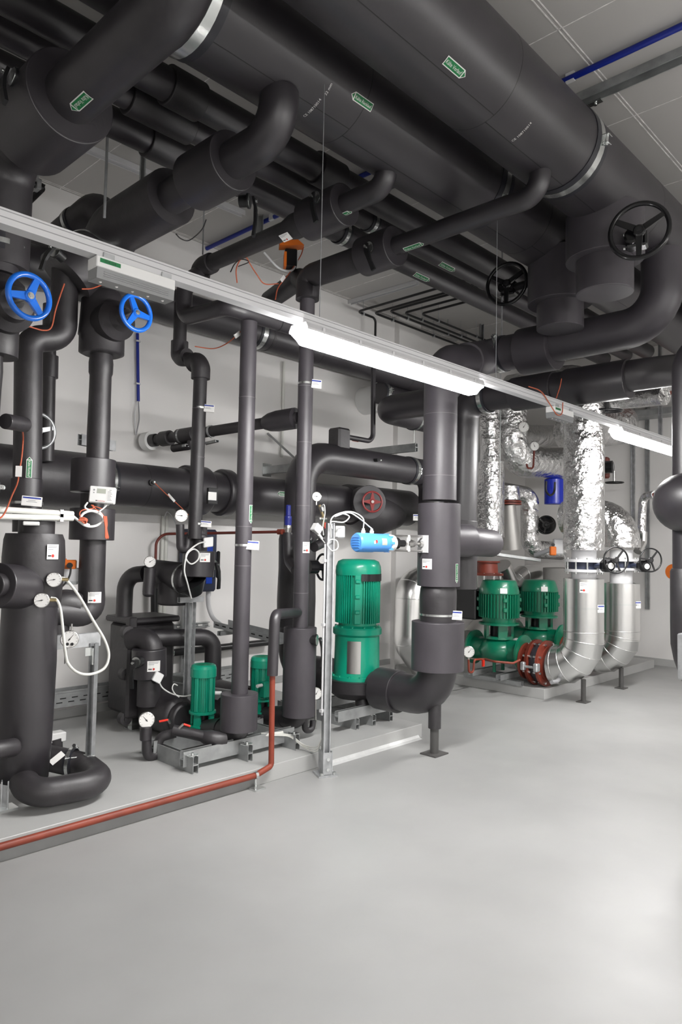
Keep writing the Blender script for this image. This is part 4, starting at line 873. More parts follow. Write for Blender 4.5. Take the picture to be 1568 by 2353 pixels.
# ------------------------------------------------------------------ black pipe at the right edge
RXX, RYY = 5.0, 1.585
t = thing('elbow_pipe', 'thick black upright at the right edge of the view with a rounded side elbow', 'pipe', (RXX, RYY, 0.3))
part('insulation', MB().tube([(RXX+0.7, RYY-0.35, 2.98), (RXX, RYY, 2.98), (RXX, RYY, 1.05)], 0.105, 0.16, 34), 'foam', t)
part('elbow', MB().tube([(RXX-0.22, RYY-0.55, 1.93), (RXX-0.22, RYY+0.02, 1.93), (RXX+0.3, RYY+0.02, 1.93)], 0.19, 0.2, 34), 'foam', t)
part('foam_jacket', MB().sweep([V(RXX, RYY, z) for z in (1.50, 1.48, 1.15, 1.0, 0.9, 0.78, 0.70)], [0.11, 0.12, 0.12, 0.118, 0.10, 0.06, 0.02], 34), 'foam2', t)
part('support_post', MB().channel((RXX+0.02, RYY-0.02, 0.0), (RXX+0.02, RYY-0.02, 0.80), (-1, 0, 0), 0.041, 0.041), 'zinc', t)
b = P(1566, 1500, Y=1.50); zc0, zc1 = P(1566, 1562, Y=1.5)[2], P(1566, 1456, Y=1.5)[2]; single('support_bracket', MB().box((b[0]+0.10, 1.42, (zc0+zc1)/2), (0.22, 0.20, zc1-zc0), None, 0, 0.006).channel((b[0]+0.16, 1.35, 0.0), (b[0]+0.16, 1.35, zc1), (-1, 0, 0), 0.041, 0.041), 'zinc', 'grey steel bracket at the lower right border of the view', 'bracket')
# ------------------------------------------------------------------ ceiling services
CZ = CEIL
t = thing('ceiling_conduit', 'blue conduit across the ceiling at top right', 'conduit', (4.1, 0, CZ-0.03))
part('conduit', MB().cyl((4.10, -2.2, CZ-0.035), (4.12, WALLY-0.01, CZ-0.035), 0.020, seg=14), 'conduit', t)
for y in np.arange(-1.6, 5.6, 0.72): part('conduit_clip', MB().box((4.11, y, CZ-0.030), (0.025, 0.055, 0.058)), 'grey', t)
t = thing('cable_trunking', 'grey steel trunking across the ceiling beside the blue conduit', 'trunking', (4.39, 0, CZ-0.06))
part('duct', MB().channel((4.37, -2.2, CZ-0.001), (4.37, WALLY-0.005, CZ-0.001), (0, 0, -1), 0.09, 0.055), 'strut', t)
p = P(1357, 222, Z=CZ-0.06); part('junction_clip', MB().box((4.41, p[1], CZ-0.062), (0.04, 0.09, 0.012)).hexa((4.41, p[1], CZ-0.07), (0, 0, -1), 0.012, 0.012), 'zincb', t)
# five thin lines bent over the lamp
pts = [((822, 716), (1005, 667)), ((860, 719), (1020, 674)), ((895, 715), (1035, 681)), ((929, 719), (1050, 688)), ((968, 721), (1065, 692))]
for k, (a, b) in enumerate(pts):
    q = P(*a, Z=4.42); y0 = 4.15
    r = 0.014
    path = [(q[0], y0-0.0, 4.42), (q[0], q[1], 4.42)]
    path += [(9.4, q[1], 4.42)] if k else [(q[0]+0.33, q[1], 4.42), (q[0]+0.33, q[1], 3.9)]
    t = thing('thin_line', ('outermost of five thin black ceiling lines, turning down at its end', 'second of five thin black ceiling lines, counted from the left bend', 'middle one of five thin black ceiling lines', 'fourth of five thin black ceiling lines, counted from the left bend', 'innermost of five thin black ceiling lines')[k], 'pipe', (q[0], q[1], 4.42), None)
    part('tube', MB().tube(path, r, 0.06, 10), 'black', t)
    for f_ in (0.35, 1.2) if k else (0.1,):
        part('hanger', MB().cyl((q[0]+f_, q[1], 4.42), (q[0]+f_, q[1], CEIL), 0.004, seg=6).box((q[0]+f_, q[1], 4.42), (0.02, 0.04, 0.04)), 'zinc', t)
# unlit battens up by the ceiling and hanging rods
def ceil_batten(px0, px1, label):
    a, b = P(*px0, Z=CEIL-0.02), P(*px1, Z=CEIL-0.02); d = nrm(b-a); sd = np.cross(AZ, d)
    single('ceiling_channel', MB().channel(a+V(0, 0, 0.018), b+V(0, 0, 0.018), (0, 0, -1), 0.06, 0.045), 'grey', label, 'channel')
ceil_batten((745, 712), (960, 648), 'pale ceiling channel behind the bright lamp, left of the five thin lines')
ceil_batten((165, 325), (560, 490), 'pale ceiling channel at upper left behind the thick branches')
ceil_batten((985, 800), (1070, 770), 'short pale ceiling channel right of the five thin lines')
def rod(px_top, px_bot, y, r, label, m='zinc'):
    a, b = P(*px_bot, Y=y), P(*px_top, Y=y); top = CEIL; single('threaded_rod', MB().cyl(a, (a[0], y, top), r, seg=8), m, label, 'rod')
rod((247, 300), (240, 500), 3.95, 0.009, 'hanging rod at upper left in front of the elbow behind the thick branch'); rod((467, 490), (466, 585), 4.6, 0.006, 'thin hanging rod above the S bend pipe')
rod((1155, 580), (1153, 780), 3.6, 0.008, 'hanging rod behind the left black gear wheel')
hp = P(328, 420, Y=4.7); single('hanging_post', MB().channel((hp[0], 4.7, P(328, 470, Y=4.7)[2]-0.1), (hp[0], 4.7, CEIL), (-0.6, -0.8, 0), 0.041, 0.041), 'strut', 'slotted hanging post at upper left behind the thick branch jacket', 'post')
hp = P(598, 500, Y=5.0); single('hanging_post', MB().channel((hp[0], 5.0, P(598, 540, Y=5.0)[2]), (hp[0], 5.0, CEIL), (-0.6, -0.8, 0), 0.06, 0.05), 'strut', 'slotted hanging post behind the lever valve in mid picture', 'post')
hp = P(1106, 730, Y=5.2); single('hanging_post', MB().channel((hp[0], 5.2, P(1106, 785, Y=5.2)[2]-0.1), (hp[0], 5.2, CEIL), (-0.6, -0.8, 0), 0.05, 0.05), 'strut', 'hanging post beside the five thin ceiling lines', 'post')
# ------------------------------------------------------------------ silver heating pipework at the right
def seg_elbow(mb, pts, r, n=4, bead=0.006):
    """sheet metal lobster-back bend: straight gores with raised beads"""
    path = fillet(pts, 0.30, n); k = len(path); seg = 36
    dirs = [nrm(b-a) for a, b in zip(path, path[1:])]; nn = [dirs[0]]+[nrm(a+b) for a, b in zip(dirs, dirs[1:])]+[dirs[-1]]
    for i, d in enumerate(dirs):
        x, y = frame(d); ring = []
        for J, m_ in ((path[i], nn[i]), (path[i+1], nn[i+1])):
            for q in range(seg):
                p = path[i]+(x*math.cos(2*math.pi*q/seg)+y*math.sin(2*math.pi*q/seg))*r; ring.append(p+d*(((J-p)@m_)/(d@m_)))
        mb.add(ring, [[q, (q+1) % seg, seg+(q+1) % seg, seg+q] for q in range(seg)], 0, True)
    for p, (a, b) in zip(path[1:-1], zip(path, path[2:])): mb.torus(p, b-a, r, bead, 36, 6)
    return mb
def alu_leg(label, x, y, zt, zc, post=True, plate=None, fy=0.32):
    t = thing('silver_pipe', label, 'pipe', (x, y, 0)); mb = MB()
    zb = 0.36
    mb.sweep([V(x, y, zt), V(x, y, zc+0.02)], 0.208, 40, 0, False); mb.lathe((x, y, zt), AZ, [(0.208, 0), (0.16, 0.004)], 40, cap=False); mb.torus((x, y, zc+0.13), AZ, 0.208, 0.006, 40, 6)
    seg_elbow(mb, [(x, y, zc+0.08), (x, y, zb), (x, y+fy+0.02, zb)], 0.208)
    part('metal_jacket', mb, 'alu', t)
    part('flange_pipe', MB().cyl((x, y+fy-0.02, zb), (x, y+fy+0.14, zb), 0.15, seg=32), 'ink', t)
    part('neck', MB().cyl((x, y, zt-0.02), (x, y, zt+0.15), 0.128, seg=32), 'grey', t)
    part('support_leg', MB().cyl((x, y, 0.01), (x, y, zb-0.12), 0.026, seg=14), 'post', t); part('foot_plate', MB().box((x, y, 0.005), (0.13, 0.11, 0.01)), 'post', t)
    n = nrm(V(-0.25, -0.97, 0)); 
    if plate is not None: id_plate(t, P(plate[0], plate[1], Y=y-0.205), nrm(V(0.9, -0.4, 0)), nrm(V(-0.4, -0.9, 0)), (x, y, P(plate[0], plate[1], Y=y-0.2)[2]), AZ, 0.209, 0.09, 0.08)
    return t
S1X, S1Y, S2X, S2Y = 7.34, 3.40, 8.43, 3.44
t1 = alu_leg('shiny metal clad upright elbow, left of the two standing on floor posts', S1X, S1Y, 1.31, 0.62, plate=(1381, 1399))
p, q, n = hit(1343, 1350, (S1X, S1Y, 0), AZ, 0.208); info_sticker(t1, q, None, n, 0.209, 0.09, 0.11)
t2 = alu_leg('shiny metal clad upright elbow, right of the two standing on floor posts', S2X, S2Y, 1.235, 0.55, plate=(1466, 1390))
def butterfly(label, x, y, z0, wheel):
    t = thing('butterfly_valve', label, 'valve', (x, y, z0)); fl = MB()
    for z in (z0, z0+0.105): fl.lathe((x, y, z), AZ, [(0.11, 0), (0.205, 0.001), (0.205, 0.028), (0.11, 0.029)], 36)
    part('flange_pair', fl, 'grey', t); part('valve_disc_body', MB().cyl((x, y, z0+0.03), (x, y, z0+0.104), 0.16, seg=32), 'navy', t)
    for k in range(10):
        a = 2*math.pi*k/10; part('flange_bolt', MB().cyl((x+0.185*math.cos(a), y+0.185*math.sin(a), z0-0.02), (x+0.185*math.cos(a), y+0.185*math.sin(a), z0+0.15), 0.011, seg=8), 'zincb', t)
    c = np.asarray(wheel); ax = nrm(V(-0.62, -0.78, 0)); handwheel(t, c, ax, 0.14, 'blackgl', 0.0085, 3, 0.9, stem=0.09)
    g = c-ax*0.11-V(0.07, 0, 0.03)*0; g = V(*(P(*WHEELS[label], Y=y-0.30)))
    part('gear_box', MB().box(g, (0.12, 0.13, 0.13), (nrm(V(0.78, -0.62, 0)), nrm(V(0.62, 0.78, 0)), AZ), 0, 0.03).lathe(g+ax*0.06, ax, [(0.05, 0), (0.05, 0.02), (0.03, 0.025)], 20), 'blackgl', t)
    part('gear_plate', MB().lathe(g+ax*0.086, ax, [(0.032, 0), (0.03, 0.003)], 20), 'paper', t)
    part('gear_neck', MB().cyl(g, V(x, y, z0+0.067), 0.028, seg=14), 'navy', t)
    part('pipe_neck', MB().cyl((x, y, z0+0.13), (x, y, z0+0.24), 0.13, seg=30), 'grey', t)
WHEELS = {}
LA, LB = 'flanged valve with black wheel above the left shiny elbow', 'flanged valve with black wheel above the right shiny elbow'
WHEELS[LA] = (1395, 1300); WHEELS[LB] = (1478, 1301)
butterfly(LA, S1X, S1Y, P(1343, 1314, Y=S1Y)[2], P(1416, 1287, Y=2.98)); butterfly(LB, S2X, S2Y, P(1428, 1310, Y=S2Y)[2], P(1496, 1287, Y=3.05))
# foil wrapped upright above the left valve
t = thing('foil_pipe', 'broad foil wrapped upright above the left flanged valve', 'pipe', (S1X, S1Y, 1.62)); mb = MB()
z0, z1 = P(1343, 1264, Y=S1Y)[2], 3.25
mb.sweep([V(S1X, S1Y, z) for z in np.linspace(z0, z1, 40)], 0.212, 48, 0, True, 0.004)
for z in (z0+0.09, z0+0.44, z0+0.75, z0+0.99, z0+1.35): mb.band((S1X, S1Y, z), AZ, 0.2125, 0.05, 0.0015, 48)
part('foil_wrap', mb, 'foil', t)
part('elbow', MB().tube([(S1X, S1Y, 3.2), (S1X, S1Y, 3.45), (S1X, S1Y+0.9, 3.45)], 0.205, 0.2, 36), 'foil', t)
# the rest of the foil pipework, further back
def foil(label, pts, r, bend=None, m='foil', wob=0.012, nm='foil_pipe', beads=()):
    path = fillet(pts, bend); fine = [path[0]]
    for a, b in zip(path, path[1:]):
        k = max(1, int(np.linalg.norm(b-a)/0.08)); fine += [a+(b-a)*(i+1)/k for i in range(k)]
    mb = MB().sweep(fine, r, 34, 0, True, wob if m == 'foil' else 0)
    for i in beads: mb.torus(fine[int(i*(len(fine)-2))], fine[int(i*(len(fine)-2))+1]-fine[int(i*(len(fine)-2))], r, 0.005, 34, 6)
    b = min(fine, key=lambda p: p[2]); t = thing(nm, label, 'pipe', b); part('foil_wrap' if m == 'foil' else 'metal_jacket', mb, m, t); return t
D = lambda x, y, yy: P(x, y, Y=yy)
foil('wide foil wrapped pipe with a rounded end behind the far lamp', [D(1330, 985, 3.95), D(1440, 972, 3.75), D(1440, 972, 3.75)+V(0.35, 1.0, 0)], 0.27, 0.36)
foil('foil wrapped elbow coming down left of the broad foil upright and turning right', [D(1175, 930, 4.6), D(1175, 1062, 4.6), D(1360, 1064, 4.3)], 0.20, 0.30)
foil('dull foil pipe running level behind the foil elbow', [D(1160, 1000, 5.3), D(1285, 1002, 5.3)], 0.165)
foil('slim foil upright just right of the dark upright', [D(1124, 925, 4.7)+V(0, 1.05, 0.15), D(1124, 925, 4.7)+V(0, 0, 0.15), D(1128, 1090, 4.7)], 0.125, 0.2)
foil('crumpled foil upright flaring towards the black side branch', [D(1128, 1062, 4.7), D(1128, 1235, 4.7)], 0.165, beads=(0.4,))
foil('short foil pipe left of the blue vessel, turning down into a bent foil pipe', [D(1150, 1128, 4.9), D(1218, 1140, 4.7), D(1218, 1262, 4.7), D(1290, 1266, 4.5)], 0.12, [0.12, 0.16])
t = thing('reducer_pipe', 'grey tapering pipe under a red flange between the foil pipes', 'pipe', D(1172, 1250, 4.8)); a, b = D(1170, 1160, 4.8), D(1176, 1262, 4.8)
part('taper', MB().cyl(a, b, 0.085, 0.13, 28), 'dullalu', t); part('red_flange', MB().lathe(a, AZ, [(0.08, 0), (0.16, 0.001), (0.16, 0.02), (0.10, 0.022)], 28).lathe(a+V(0, 0, 0.03), AZ, [(0.08, 0), (0.16, 0.001), (0.16, 0.02), (0.10, 0.022)], 28), 'redval', t)
part('collar_wrap', MB().cyl(a+V(0, 0, 0.06), a+V(0, 0, 0.24), 0.15, 0.13, 28), 'foil', t)
foil('foil wrapped pipe leaving the right flanged valve with a rounded shoulder', [V(S2X, S2Y, 1.66), V(S2X, S2Y, 2.02), V(S2X, 4.15, 2.02)], 0.215, [0.30])
t = foil('thin foil pipe with a red end, right of the rounded foil shoulder', [D(1468, 1262, 3.5), D(1474, 1240, 3.5), D(1478, 1140, 3.5), D(1506, 1137, 3.3)], 0.052, [0.05, 0.10])
part('red_pipe', MB().cyl(D(1504, 1137, 3.3), D(1540, 1136, 3.05), 0.026, seg=14), 'redval', t); part('metal_sleeve', MB().tube([D(1478, 1222, 3.48), D(1477, 1246, 3.48), D(1466, 1268, 3.5)], 0.054, 0.04, 18), 'alu', t)
t = foil('foil pipe ending in a black round flange near the right edge', [D(1440, 1198, 4.6), D(1512, 1198, 4.15)], 0.16); g = D(1519, 1190, 3.9)
part('flange_head', MB().lathe(g, nrm(V(0.3, -1, 0)), [(0.09, -0.05), (0.10, 0), (0.10, 0.05), (0.06, 0.06)], 24), 'blackgl', t); part('flange_plate', MB().lathe(g+nrm(V(0.3, -1, 0))*0.062, nrm(V(0.3, -1, 0)), [(0.045, 0), (0.044, 0.004)], 20), 'paper', t)
part('red_body', MB().cyl(D(1530, 1195, 3.95), D(1546, 1195, 3.85), 0.14, seg=24), 'redval', t); part('lever_handle', MB().box(D(1526, 1226, 3.9), (0.24, 0.03, 0.02)), 'black', t)
foil('low horizontal metal duct behind the right shiny elbow', [D(1455, 1448, 4.4), D(1518, 1450, 3.98), D(1560, 1450, 3.7)], 0.235, None, 'alu', nm='silver_pipe')
foil('curved metal duct on the back wall, partly behind the motor valve upright', [D(1010, 1322, 5.35), D(945, 1345, 5.35), D(940, 1475, 5.35), D(985, 1540, 5.35)], 0.19, [0.2, 0.2], 'alu', nm='silver_pipe', beads=(0.3, 0.45, 0.7))
# top right: foil pipes with red butterfly valves
t = foil('foil pipe at upper right with a red lever valve, upper of two', [D(1400, 900, 3.9), D(1480, 885, 3.6), D(1560, 867, 3.2)], 0.15)
for px in ((1490, 882), (1516, 884)): part('red_flange', MB().cyl(D(px[0]-3, px[1], 3.52), D(px[0]+4, px[1]-1, 3.46), 0.20, seg=28), 'redval', t)
part('valve_disc', MB().cyl(D(1497, 883, 3.5), D(1512, 882, 3.42), 0.17, seg=26), 'black', t); part('lever_handle', MB().cyl(D(1495, 868, 3.3), D(1535, 858, 3.05), 0.018, seg=10), 'black', t)
for px in ((1484, 898), (1490, 897), (1521, 896)): part('flange_bolt', MB().sph(D(*px, 3.30), 0.018, seg=10), 'zincb', t)
foil('foil pipe at upper right below the red lever valve, lower of two', [D(1415, 922, 3.55), D(1528, 910, 2.9)], 0.105)
# horizontal black wheels
t = thing('gate_valve', 'black horizontal wheel on a stub below the dark riser, in front of foil', 'valve', D(1393, 945, 3.2)); c = D(1393, 944, 3.2)
handwheel(t, c, (0.05, 0.05, -1), 0.175, 'blackgl', 0.010, 3, 0.6); part('valve_stem', MB().cyl(c, c+V(0, 0, 0.12), 0.035, seg=14), 'black', t)
t = thing('gate_valve', 'small black horizontal wheel under a gear head at the end wall', 'valve', D(1412, 1109, 4.0)); c = D(1412, 1109, 4.0)
handwheel(t, c, (0, 0, -1), 0.13, 'blackgl', 0.009, 3, 0.2); part('valve_stem', MB().cyl(c, c+V(0, 0, 0.16), 0.018, seg=12), 'steel', t)
g = D(1405, 1073, 4.0); part('gear_head', MB().lathe(g, nrm(V(0.2, -1, 0)), [(0.05, -0.12), (0.085, -0.10), (0.085, 0.02), (0.06, 0.03)], 22), 'blackgl', t); part('head_plate', MB().lathe(g+nrm(V(0.2, -1, 0))*0.032, nrm(V(0.2, -1, 0)), [(0.05, 0), (0.048, 0.003)], 18), 'lens', t)
part('red_body', MB().box(D(1392, 1075, 4.2), (0.10, 0.10, 0.30), None, 0, 0.02), 'reddk', t)
t = thing('gate_valve', 'small black wheel below the blue vessel among the foil pipes', 'valve', D(1256, 1206, 4.5)); c = D(1256, 1206, 4.5)
handwheel(t, c, nrm(V(-0.85, -0.5, 0)), 0.125, 'blackgl', 0.010, 3, 0.3); part('valve_body', MB().lathe(c, nrm(V(0.85, 0.5, 0)), [(0.05, 0.03), (0.09, 0.05), (0.09, 0.2), (0.12, 0.22), (0.12, 0.3)], 24), 'black', t)
t = thing('expansion_vessel', 'bright blue vessel between foil pipes with a black hose', 'vessel', D(1272, 1158, 4.5)); a, b = D(1274, 1157, 4.5), D(1272, 1102, 4.5)
part('vessel_body', MB().lathe(a, AZ, [(0.0, -0.012), (0.125, -0.01), (0.128, 0), (0.128, b[2]-a[2]), (0.10, b[2]-a[2]+0.02), (0.0, b[2]-a[2]+0.03)], 32), 'bluevessel', t)
part('hose', MB().wire([D(1256, 1106, 4.32), D(1256, 1128, 4.32), D(1265, 1138, 4.32), D(1274, 1130, 4.32), D(1276, 1108, 4.32)], 0.014, 8), 'bcable', t)
t = thing('valve_actuator', 'grey and orange actuator box between the foil pipes', 'actuator', D(1279, 1275, 4.3)); c = D(1283, 1256, 4.3); ex = nrm(V(0.62, -0.78, 0)); ey = nrm(V(0.78, 0.62, 0))
part('grey_housing', MB().box(c, (0.12, 0.09, 0.20), (ex, ey, AZ), 0, 0.012), 'grey', t); part('orange_housing', MB().box(D(1271, 1266, 4.2), (0.075, 0.07, 0.11), (ex, ey, AZ), 0, 0.01), 'orange', t); part('mounting_stem', MB().cyl(c, c+V(-0.05, 0.30, -0.12), 0.03, seg=12), 'ink', t); part('black_knob', MB().lathe(D(1271, 1252, 4.2), -ey, [(0.02, 0), (0.02, 0.03)], 14), 'black', t)
ta, tb = D(1140, 1277, 4.2), D(1236, 1290, 3.95); single('support_tray', MB().channel(ta, tb, AZ, 0.12, 0.03).cyl(ta+(tb-ta)*0.08, (*(ta+(tb-ta)*0.08)[:2], CEIL), 0.004, seg=8), 'strut', 'slotted steel tray above the left right-hand green pump', 'tray')
# red valve body by the black pump box
t = thing('red_valve', 'orange red flanged fitting above the black terminal box of the green pump', 'valve', D(1122, 1325, 4.6)); c = D(1120, 1322, 4.6)
part('fitting_body', MB().lathe(c, AZ, [(0.19, 0), (0.19, 0.025), (0.13, 0.03), (0.12, 0.15), (0.15, 0.155), (0.15, 0.17)], 30), 'redval', t)
for k in range(9):
    a = 2*math.pi*k/9; part('flange_bolt', MB().cyl(c+V(0.165*math.cos(a), 0.165*math.sin(a), -0.16), c+V(0.165*math.cos(a), 0.165*math.sin(a), 0.03), 0.011, seg=8), 'zincb', t)
part('flange', MB().lathe(c-V(0, 0, 0.18), AZ, [(0.19, 0), (0.19, 0.025)], 28), 'black', t)
# grey lagged duct and elbows behind the pumps
foil('tall dark grey fibre clad duct between the second green pump and the shiny elbow', [D(1284, 1540, 4.6), D(1283, 1305, 4.6)], 0.20, None, 'mineral', nm='lagged_duct')
foil('shiny elbow behind the two green pumps', [D(1152, 1300, 5.0), D(1172, 1345, 5.0), D(1200, 1322, 5.0), D(1290, 1310, 4.9)], 0.13, [0.1, 0.1], 'alu', nm='silver_pipe', beads=(0.4, 0.6))
foil('dull metal elbow low behind the left of the two rear green pumps', [D(1085, 1470, 5.2), D(1110, 1440, 5.2), D(1185, 1470, 5.1)], 0.15, 0.12, 'dullalu', nm='silver_pipe')
foil('dull metal elbow low between the two rear green pumps', [D(1180, 1440, 5.3), D(1235, 1448, 5.2), D(1240, 1500, 5.1)], 0.15, 0.15, 'dullalu', nm='silver_pipe')
# two green pumps in series with red fittings
def block_pump(label, x, y, zc, zt, R):
    t = thing('circulation_pump', label, 'pump', (x, y, PL)); H = zt-zc
    zcap = zt-H*0.20; zf = zc+H*0.46; zb = zc+H*0.16
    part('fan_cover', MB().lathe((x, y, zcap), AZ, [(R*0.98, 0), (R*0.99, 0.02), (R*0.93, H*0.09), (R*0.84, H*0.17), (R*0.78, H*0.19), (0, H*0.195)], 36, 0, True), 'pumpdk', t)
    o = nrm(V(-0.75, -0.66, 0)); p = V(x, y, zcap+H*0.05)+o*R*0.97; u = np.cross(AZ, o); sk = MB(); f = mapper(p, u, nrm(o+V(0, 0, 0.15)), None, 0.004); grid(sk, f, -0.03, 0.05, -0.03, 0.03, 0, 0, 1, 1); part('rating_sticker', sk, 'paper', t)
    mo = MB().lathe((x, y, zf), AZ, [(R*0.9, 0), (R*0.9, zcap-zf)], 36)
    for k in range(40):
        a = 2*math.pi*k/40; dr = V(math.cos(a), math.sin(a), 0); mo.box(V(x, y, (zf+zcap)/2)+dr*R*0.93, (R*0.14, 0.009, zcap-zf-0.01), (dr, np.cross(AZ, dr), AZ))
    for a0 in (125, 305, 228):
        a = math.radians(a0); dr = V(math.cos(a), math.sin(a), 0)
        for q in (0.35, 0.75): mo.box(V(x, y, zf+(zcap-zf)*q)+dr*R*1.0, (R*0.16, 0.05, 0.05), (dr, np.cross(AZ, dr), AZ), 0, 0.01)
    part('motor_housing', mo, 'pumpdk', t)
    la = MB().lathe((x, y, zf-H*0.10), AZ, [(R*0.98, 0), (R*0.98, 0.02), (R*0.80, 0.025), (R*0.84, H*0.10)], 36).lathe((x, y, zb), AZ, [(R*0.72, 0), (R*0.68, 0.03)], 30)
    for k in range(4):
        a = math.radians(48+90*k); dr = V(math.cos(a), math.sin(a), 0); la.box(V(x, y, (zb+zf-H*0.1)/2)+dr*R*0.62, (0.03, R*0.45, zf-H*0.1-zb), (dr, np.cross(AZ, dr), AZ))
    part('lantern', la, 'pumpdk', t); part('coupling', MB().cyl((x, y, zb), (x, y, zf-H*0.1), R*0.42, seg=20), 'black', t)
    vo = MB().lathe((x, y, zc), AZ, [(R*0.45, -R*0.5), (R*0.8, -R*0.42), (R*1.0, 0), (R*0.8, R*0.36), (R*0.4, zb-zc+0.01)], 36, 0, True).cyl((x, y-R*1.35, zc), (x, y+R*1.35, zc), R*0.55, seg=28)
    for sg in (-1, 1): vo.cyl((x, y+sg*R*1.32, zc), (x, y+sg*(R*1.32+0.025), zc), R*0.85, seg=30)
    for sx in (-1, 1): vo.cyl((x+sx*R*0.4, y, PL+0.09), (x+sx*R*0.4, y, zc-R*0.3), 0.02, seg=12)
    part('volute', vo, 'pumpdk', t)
    c = V(x-0.02, y+R*1.9, zf+0.12); part('terminal_box', MB().box(V(x-0.06, y+R*1.55, (zf+zcap)/2+0.0), (0.22, 0.30, 0.36), None, 0, 0.015), 'black', t)
    return t, zc
pa, zca = block_pump('green pump at the right, the nearer one standing left of the shiny elbow', 7.30, 4.41, P(1143, 1492, X=7.30)[2], P(1143, 1331, X=7.30)[2], 0.235)
pb, zcb = block_pump('green pump at the right, the one further back beside the grey duct', 8.33, 4.45, P(1237, 1466, X=8.33)[2], P(1237, 1331, X=8.33)[2], 0.235)
def red_string(label, x, y0, y1, z):
    t = thing('expansion_joint', label, 'fitting', (x, y0, z-0.2)); L = y0-y1
    part('red_reducer', MB().lathe((x, y0, z), -AY, [(0.20, 0), (0.20, 0.028), (0.13, 0.03), (0.17, L*0.36), (0.25, L*0.37), (0.25, L*0.37+0.028)], 32), 'redval', t)
    part('rubber_bellows', MB().lathe((x, y0-L*0.42, z), -AY, [(0.19, 0), (0.21, L*0.1), (0.21, L*0.26), (0.19, L*0.36)], 32, 0, True), 'rubber', t)
    part('red_flange', MB().lathe((x, y0-L*0.78, z), -AY, [(0.25, 0), (0.25, 0.03), (0.19, 0.032), (0.19, 0.05)], 32).lathe((x, y0-L*0.46, z), -AY, [(0.25, -0.03), (0.25, 0.0)], 32), 'redval', t)
    for k in range(8):
        a = 2*math.pi*(k+0.5)/8; dd = V(math.cos(a), 0, math.sin(a))*0.222
        for q in (0.40, 0.80): part('flange_bolt', MB().cyl(V(x, y0-L*q-0.045, z)+dd, V(x, y0-L*q+0.045, z)+dd, 0.013, seg=8), 'zincb', t)
    part('tie_rod', MB().cyl((x-0.27, y0-L*0.34, z-0.02), (x-0.27, y0-L*0.92, z-0.02), 0.014, seg=10).box((x-0.25, y0-L*0.36, z-0.02), (0.08, 0.05, 0.09), None, 0, 0.01).box((x-0.25, y0-L*0.86, z-0.02), (0.08, 0.05, 0.09), None, 0, 0.01), 'zinc', t)
red_string('red flanged fitting with rubber bellows between near right-hand green pump and shiny elbow', 7.32, 4.41-0.235*1.45, S1Y+0.36, 0.36)
red_string('red flanged fitting with rubber bellows hidden behind the left shiny elbow', 8.38, 4.45-0.235*1.45, S2Y+0.36, 0.37)
t = thing('pump_skid', 'steel rails under the nearer right-hand green pump', 'frame', (7.3, 4.4, PL))
for x in (7.12, 7.48): part('cross_rail', MB().channel((x, 4.0, PL), (x, 4.75, PL), AZ, 0.06, 0.045), 'strut', t)
for y in (4.22, 4.58): part('long_rail', MB().channel((6.98, y, PL+0.046), (7.68, y, PL+0.046), AZ, 0.06, 0.06), 'strut', t)
t = thing('pump_skid', 'steel rails under the further right-hand green pump', 'frame', (8.3, 4.4, PL))
for x in (8.12, 8.5): part('cross_rail', MB().channel((x, 4.1, PL), (x, 4.8, PL), AZ, 0.06, 0.045), 'strut', t)
for y in (4.25, 4.62): part('long_rail', MB().channel((8.0, y, PL+0.046), (8.7, y, PL+0.046), AZ, 0.06, 0.06), 'strut', t)
t = thing('gauge_line', 'orange red gauge pipe with dial along the nearer right-hand green pump', 'pipe', D(1080, 1530, 4.5)); yy = 4.35
part('tube_clip', MB().cyl(D(1077, 1512, yy), (7.30, yy+0.05, 0.30), 0.008, seg=8), 'steel', t); part('red_tube', MB().tube([D(1077, 1512, yy), D(1078, 1545, yy), D(1088, 1545, yy), D(1090, 1516, yy), D(1115, 1514, yy), D(1135, 1520, 4.1), D(1180, 1524, 3.95), D(1196, 1516, 3.9)], 0.012, 0.035, 10), 'red', t)
gauge(t, D(1078, 1498, yy-0.02), nrm(V(-0.75, -0.65, 0.05)), 0.062, needle=0.9, stem=0.02); part('red_grip', MB().box(D(1111, 1524, yy-0.06), (0.03, 0.02, 0.07)), 'redgrip', t)
t = thing('pressure_gauge', 'dial gauge between the two right-hand green pumps', 'gauge', D(1188, 1490, 4.3)); gauge(t, D(1188, 1478, 4.3), nrm(V(-0.75, -0.65, 0.05)), 0.062, needle=1.2, stem=0.26)
t = thing('pressure_gauge', 'small dial gauge on the foil elbow, upper of two', 'gauge', D(1204, 982, 4.3)); gauge(t, D(1204, 981, 4.3), nrm(V(-0.75, -0.65, 0)), 0.065, needle=1.0)
t = thing('pressure_gauge', 'small dial gauge with hooked copper tube in front of the foil elbow', 'gauge', D(1229, 1026, 4.2)); gauge(t, D(1229, 1025, 4.2), nrm(V(-0.75, -0.65, 0)), 0.055, needle=2.0)
part('copper_tube', MB().tube([D(1228, 1036, 4.22), D(1226, 1076, 4.22), D(1212, 1076, 4.22), D(1211, 1066, 4.22)], 0.012, 0.05, 10), 'reddk', t)
single('drain_cock', MB().tube([D(1286, 1560, 3.6), D(1280, 1566, 3.6), D(1268, 1568, 3.6)], 0.022, 0.03, 12), 'ink', 'short drain tap stub under the left shiny elbow', 'tap')
